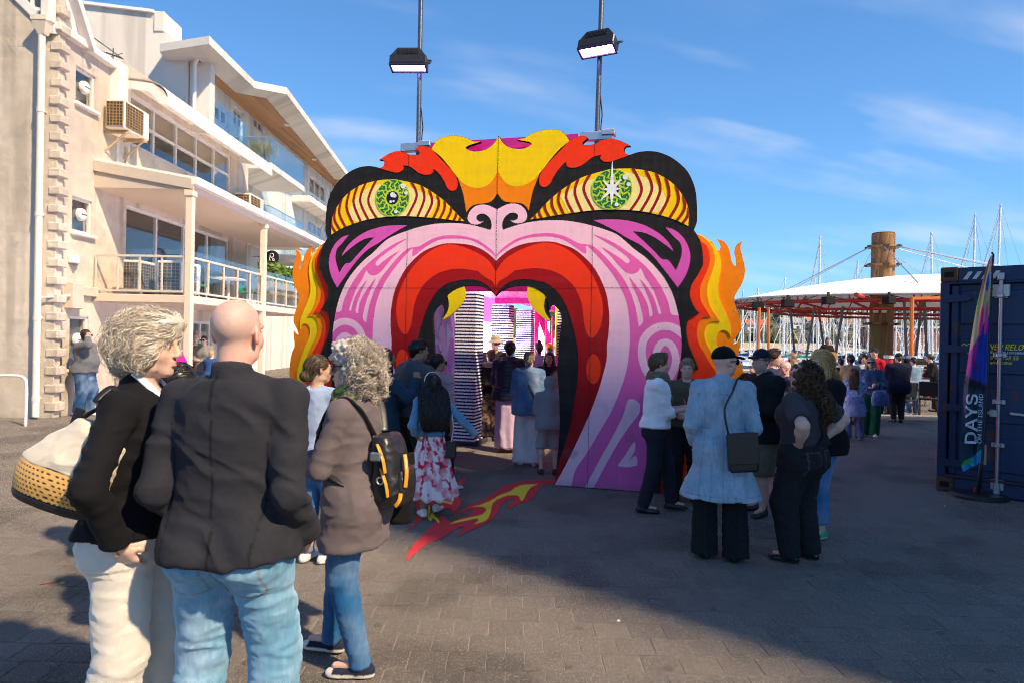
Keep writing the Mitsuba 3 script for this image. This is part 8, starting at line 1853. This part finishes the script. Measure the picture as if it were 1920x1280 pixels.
PS = person('seated man in a taupe jacket with a pink collar and dark cap', (gc[0], gc[1] + .02, 0), 1.72, 20, .0145, 'fair', 1.15, False, (0, .0), (10, -.1, 0), (((.10, .30, .48), (.6, -.5, -.6)), ((.10, .30, .48), (.6, -.5, -.6))), ((-.09, .26, 10), (.09, .27, -10)), dict(name='jacket', col=(.20, .165, .155), ease=.03, hem=.24), dict(kind='trousers', col=(.03, .03, .035)), BLACKS, dict(style='short', col=(.2, .15, .12)), [cap((.012, .012, .014)), scarf((.60, .07, .26), .02)], seat=.50)
t = thing('black_tote', 'black bag on the ground beside the seated man', 'bag')
gb_ = ground(1672, 782); fl = Fld(np.array([-.3, -.25, 0]), np.array([.3, .25, .7]), .014); fl.loft((0, 0, .0), (0, 0, 1.), (1, 0, 0.), [(0, .17, .09, 0), (.2, .17, .08, 0), (.42, .12, .05, 0)], .02); v, f = fl.mesh(); part(t, 'body', (folds(v, f, .01, 3, 12, 10) + gb_ + (0, 0, .002), f), 'm_leather', (.010, .010, .011)); part(t, 'handle', tube([gb_ + (-.06, 0, .4), gb_ + (-.03, 0, .55), gb_ + (.05, 0, .56), gb_ + (.08, 0, .4)], .012, 6), 'm_leather', (.012, .012, .012), True)
# musician on the stage with a guitar
PM = far('musician in an orange patterned skirt playing guitar on the stage', 1551, 25.6, 1.62, 168, .02, z0=.372, skin='brown', female=True, arms=(((.05, .16, .62), (.7, -.2, -1)), ((.16, .17, .70), (.8, -.2, -1))), top=dict(name='top', col=(.014, .012, .014), ease=.02, hem=.5), bottom=dict(kind='skirt', hem=.12, flare=(.16, .13), col=pattern((.45, .12, .05), (.55, .25, .35), 18)), shoes=BLACKS, hair=dict(style='bun', col=(.01, .008, .008), bun=(0, -.02, .13)))
t = thing('guitar', 'pale acoustic guitar held by the musician on the stage', 'guitar')
c = PM['W2'](np.array([-.02, .22, .95])); Rg = rotz(math.radians(168)) @ roty(-.25)
pg = so.unary_union([sg.Point(-.12, 0).buffer(.19), sg.Point(.13, 0).buffer(.145)]).buffer(.03).buffer(-.03)
part(t, 'body', extrude(pg, c - Rg[:, 1] * .05, Rg[:, 0], Rg[:, 2], Rg[:, 1] * .1), 'm_satin', (.50, .28, .10)); part(t, 'neck', bar(c + Rg[:, 0] * .2, c + Rg[:, 0] * .72, .05, .03), 'm_satin', (.12, .06, .03)); part(t, 'sound_hole', extrude(sg.Point(.04, 0).buffer(.05), c + Rg[:, 1] * .0505, Rg[:, 0], Rg[:, 2], Rg[:, 1] * .002), 'm_matte', (.02, .012, .01))
# people under the veranda
far('woman in sunglasses and a grey cardigan under the veranda', 383, 17.2, 1.66, 178, .018, skin='fair', female=True, top=dict(name='cardigan', col=(.20, .19, .19), ease=.03, hem=.46), bottom=jeans((.05, .1, .22)), shoes=WHITES, hair=dict(style='bob', col=(.04, .025, .018)), extras=[glasses(True)])
far('person in a red and green patterned top under the veranda', 367, 17.5, 1.72, 200, .018, skin='fair', female=True, top=dict(name='top', col=pattern((.40, .03, .04), (.04, .28, .12), 14, .5, (.7, .6, .6), .6), ease=.025, hem=.5), bottom=dict(kind='trousers', col=(.02, .02, .03)), shoes=BLACKS, hair=dict(style='bob', col=(.35, .22, .12)))
far('blond child in a blue top under the veranda', 397, 16.9, 1.30, 8, .018, skin='fair', headscale=1.1, top=dict(name='top', col=(.025, .07, .22), ease=.025, hem=.48), bottom=dict(kind='trousers', col=(.03, .04, .08)), shoes=WHITES, hair=dict(style='bob', col=(.48, .30, .12)))
# --- tote bag on the white haired woman's shoulder
t = thing('tote_bag', 'slouchy cream canvas tote bag with woven cane band and black base', 'bag')
YB = 2.52
def bp(px, py, d=0.0): return atY(px, py, YB + d)
o = bp(150, 855); ax_ = (bp(186, 975) - bp(30, 920)); ax_ /= np.linalg.norm(ax_); upb = bp(180, 800) - bp(106, 948); upb = upb - ax_ * (upb @ ax_); upb /= np.linalg.norm(upb); nb = np.cross(ax_, upb)
B0 = (bp(186, 975) + bp(30, 920)) / 2; Wb = np.linalg.norm(bp(186, 975) - bp(30, 920))
def bag_layer(z0, z1, w0, w1, d0, d1, seed, nm, mat, col, fold, sh0=0, sh1=0):
    fl = Fld(np.array([-.4, -.25, -.1]), np.array([.45, .25, .6]), .0075)
    fl.loft((0, 0, 0), (0, 0, 1.), (1, 0, 0.), [(z0, w0, d0, 0), ((z0 + z1) / 2, (w0 + w1) / 2 + .004, (d0 + d1) / 2 + .006, 0), (z1, w1, d1, 0)], .01, 2.6)
    v, f = fl.mesh(); v = folds(v, f, fold, seed, 9, 12) if fold else v; zz = (v[:, 2] - z0) / (z1 - z0); v = v.copy(); v[:, 0] += sh0 + (sh1 - sh0) * zz
    c = col(v) if callable(col) else np.broadcast_to(np.array(col, float), (len(v), 3))
    part(t, nm, (B0 + np.outer(v[:, 0], ax_) + np.outer(v[:, 1], nb) + np.outer(v[:, 2], upb), f), mat, c, True)
hw = Wb / 2
bag_layer(.0, .04, hw * .96, hw * 1.02, .075, .09, 1, 'base', 'm_leather', (.010, .010, .012), .002)
def cane(v):
    u, w = v[:, 0], v[:, 2]; P_ = .0165
    a, b = np.mod(u / P_ + (np.floor(w / P_) % 2) * .5, 1) - .5, np.mod(w / P_, 1) - .5; hole = (a * a + b * b) < .055
    s_ = .85 + .3 * meshkit.noise(v * 90, 2); c = np.array([.56, .33, .10]) * s_[:, None]; c[hole] = (.035, .022, .012); return c
NU_, NV_ = 260, 56; uu, vv_ = np.meshgrid(np.linspace(0, 1, NU_), np.linspace(0, 1, NV_), indexing='ij')
th = uu * 2 * math.pi; rw = hw * (1.035 + .02 * vv_ + .02 * np.sin(vv_ * 3.1)); rd = .093 + .012 * np.sin(vv_ * 3.1); n4 = 2.6
ex = np.sign(np.cos(th)) * np.abs(np.cos(th)) ** (2 / n4) * rw; ey = np.sign(np.sin(th)) * np.abs(np.sin(th)) ** (2 / n4) * rd; ez = .04 + vv_ * .115
vq = np.stack([ex, ey, ez], -1).reshape(-1, 3); arc = np.stack([(uu * 1.06).ravel(), 0 * uu.ravel(), ez.ravel()], 1)
i, j = np.meshgrid(np.arange(NU_ - 1), np.arange(NV_ - 1), indexing='ij'); oq = (i * NV_ + j).ravel(); fq = np.vstack([np.stack([oq, oq + NV_, oq + NV_ + 1], 1), np.stack([oq, oq + NV_ + 1, oq + 1], 1)])
wv = np.mod(arc[:, 0] / .0165, 1); put(pkey(t, 'cane_band'), (B0 + np.outer(vq[:, 0], ax_) + np.outer(vq[:, 1], nb) + np.outer(vq[:, 2], upb), fq), 'm_satin', cane(arc), True)
bag_layer(.15, .33, hw * 1.04, hw * .62, .095, .03, 3, 'canvas', 'm_cloth', (.56, .51, .43), .014, 0, .07)
sh_ = P1['W2'](P1['SH'][1] + np.array([0, -.02, .065])); a_, b_ = B0 + ax_ * hw * .55 + upb * .33 - nb * .03, B0 - ax_ * hw * .35 + upb * .30 - nb * .03
part(t, 'strap', tube(smooth_line(np.array([a_, (a_ + sh_) / 2 + (-.02, -.06, .03), sh_ + (-.03, -.05, -.02), sh_ + (.0, .0, .02), sh_ + (.05, -.03, -.05), (b_ + sh_) / 2 + (.02, .0, .0), b_]), 8), .013, 8, True, .3), 'm_leather', (.012, .012, .015), True)
part(t, 'strap_tab', bar(b_ - upb * .07, b_ + upb * .06, .035, .012, nb), 'm_leather', (.012, .012, .015))
# --- backpack of the curly woman
t = thing('backpack', 'black backpack with amber straps and zip pulls on the curly haired woman', 'backpack')
B = P3; P_, X, Y, u, W2 = B['Pv'], B['X'], B['Y'], B['u'], B['W2']
fl = Fld(P_ + np.array([-.26, -.45, -.12]), P_ + np.array([.26, -.02, .50]), .0085)
c0 = P_ - Y * .195 + u * .13
fl.loft(c0 - u * .17, u, X, [(0, .12, .065, 0), (.08, .145, .085, -.01), (.24, .140, .075, 0), (.36, .115, .050, .015)], .02, 2.8)
v, f = fl.mesh(); v = folds(v, f, .010, 4, 9, 10); part(t, 'body', (W2(v), f), 'm_leather', (.014, .014, .016), True)
fl = Fld(c0 + np.array([-.2, -.22, -.2]), c0 + np.array([.2, .1, .2]), .0085); fl.loft(c0 - u * .15 - Y * .085, u, X, [(0, .09, .022, 0), (.08, .105, .035, 0), (.17, .095, .022, 0)], .02, 2.8); v, f = fl.mesh(); part(t, 'front_pocket', (W2(folds(v, f, .006, 6, 12, 12)), f), 'm_leather', (.016, .016, .018), True)
for q in (-1, 1):
    sh = B['SH'][0 if q < 0 else 1]
    part(t, 'shoulder_strap', tube(smooth_line(W2(np.array([c0 + u * .20 + X * q * .07 + Y * .06, sh + u * .02 - Y * .085 - X * q * .03, sh + u * .062 - X * q * .025, sh + Y * .085 - u * .03 - X * q * .02, P_ + u * .20 + X * q * .13 + Y * .145, P_ + u * .12 + X * q * .185 + Y * .02, c0 - u * .10 + X * q * .13 + Y * .05])), 7), .026, 8, True, .3), 'm_leather', (.020, .020, .022), True)
for a, b in (((-.13, .02, .16), (-.155, -.03, .02)), ((-.06, -.10, .10), (-.10, -.115, -.06)), ((-.14, -.0, .04), (-.15, -.04, -.10)), ((-.10, -.09, -.09), (-.13, -.07, -.15))):
    p, q = c0 + X * a[0] + Y * a[1] + u * a[2], c0 + X * b[0] + Y * b[1] + u * b[2]; part(t, 'amber_strap', tube(smooth_line(W2(np.array([p, (p + q) / 2 - Y * .012 - X * .012, q])), 5), .011, 8, True, .35), 'm_leather', (.62, .27, .02), True)
part(t, 'grommet', tube(W2(np.array([c0 + X * -.148 + np.array([0, .018 * math.cos(a), .018 * math.sin(a)]) - u * .02 for a in np.linspace(0, 6.283, 13)])), .005, 6, False), 'm_metal', (.6, .6, .6), True)
part(t, 'buckle', box(W2(c0 + X * -.15 + Y * .02 + u * .10), (.03, .06, .045), rotz(math.radians(80)), .008), 'm_satin', (.10, .13, .17))
t = thing('shopping_bag', 'plain black cloth bag hanging behind the backpack of the curly haired woman', 'bag')
fl = Fld(np.array([-.25, -.16, -.1]), np.array([.25, .16, .5]), .010); fl.loft((0, 0, 0), (0, 0, 1.), (1, 0, 0.), [(0, .115, .035, 0), (.2, .125, .05, 0), (.38, .12, .022, 0)], .01, 3.0); v, f = fl.mesh(); v = folds(v, f, .010, 6, 8, 9)
cb_ = AT(738, 3.72, .72); part(t, 'body', (v @ rotz(.25).T + cb_, f), 'm_cloth', (.006, .006, .007), True); part(t, 'handle', tube([cb_ + (-.05, 0, .37), cb_ + (-.07, -.02, .52), cb_ + (-.10, -.03, .66)], .010, 6), 'm_cloth', (.006, .006, .007), True)
# pale pink backpack inside the arch
t = thing('pink_backpack', 'dark backpack with a pale pink flap on the person with reddish hair inside the arch', 'backpack')
c = PB['W2'](PB['Pv'] + np.array([0, -.20, .30])); part(t, 'body', box(c, (.30, .17, .40), rotz(math.radians(6)), .05), 'm_cloth', (.03, .025, .03)); part(t, 'flap', box(c + (0, -.02, .17), (.31, .2, .09), rotz(math.radians(6)), .03), 'm_cloth', (.48, .32, .32)); part(t, 'side_strap', bar(c + (.08, -.095, .14), c + (.03, -.10, -.18), .035, .012, (0, 1, 0)), 'm_cloth', (.42, .32, .36))
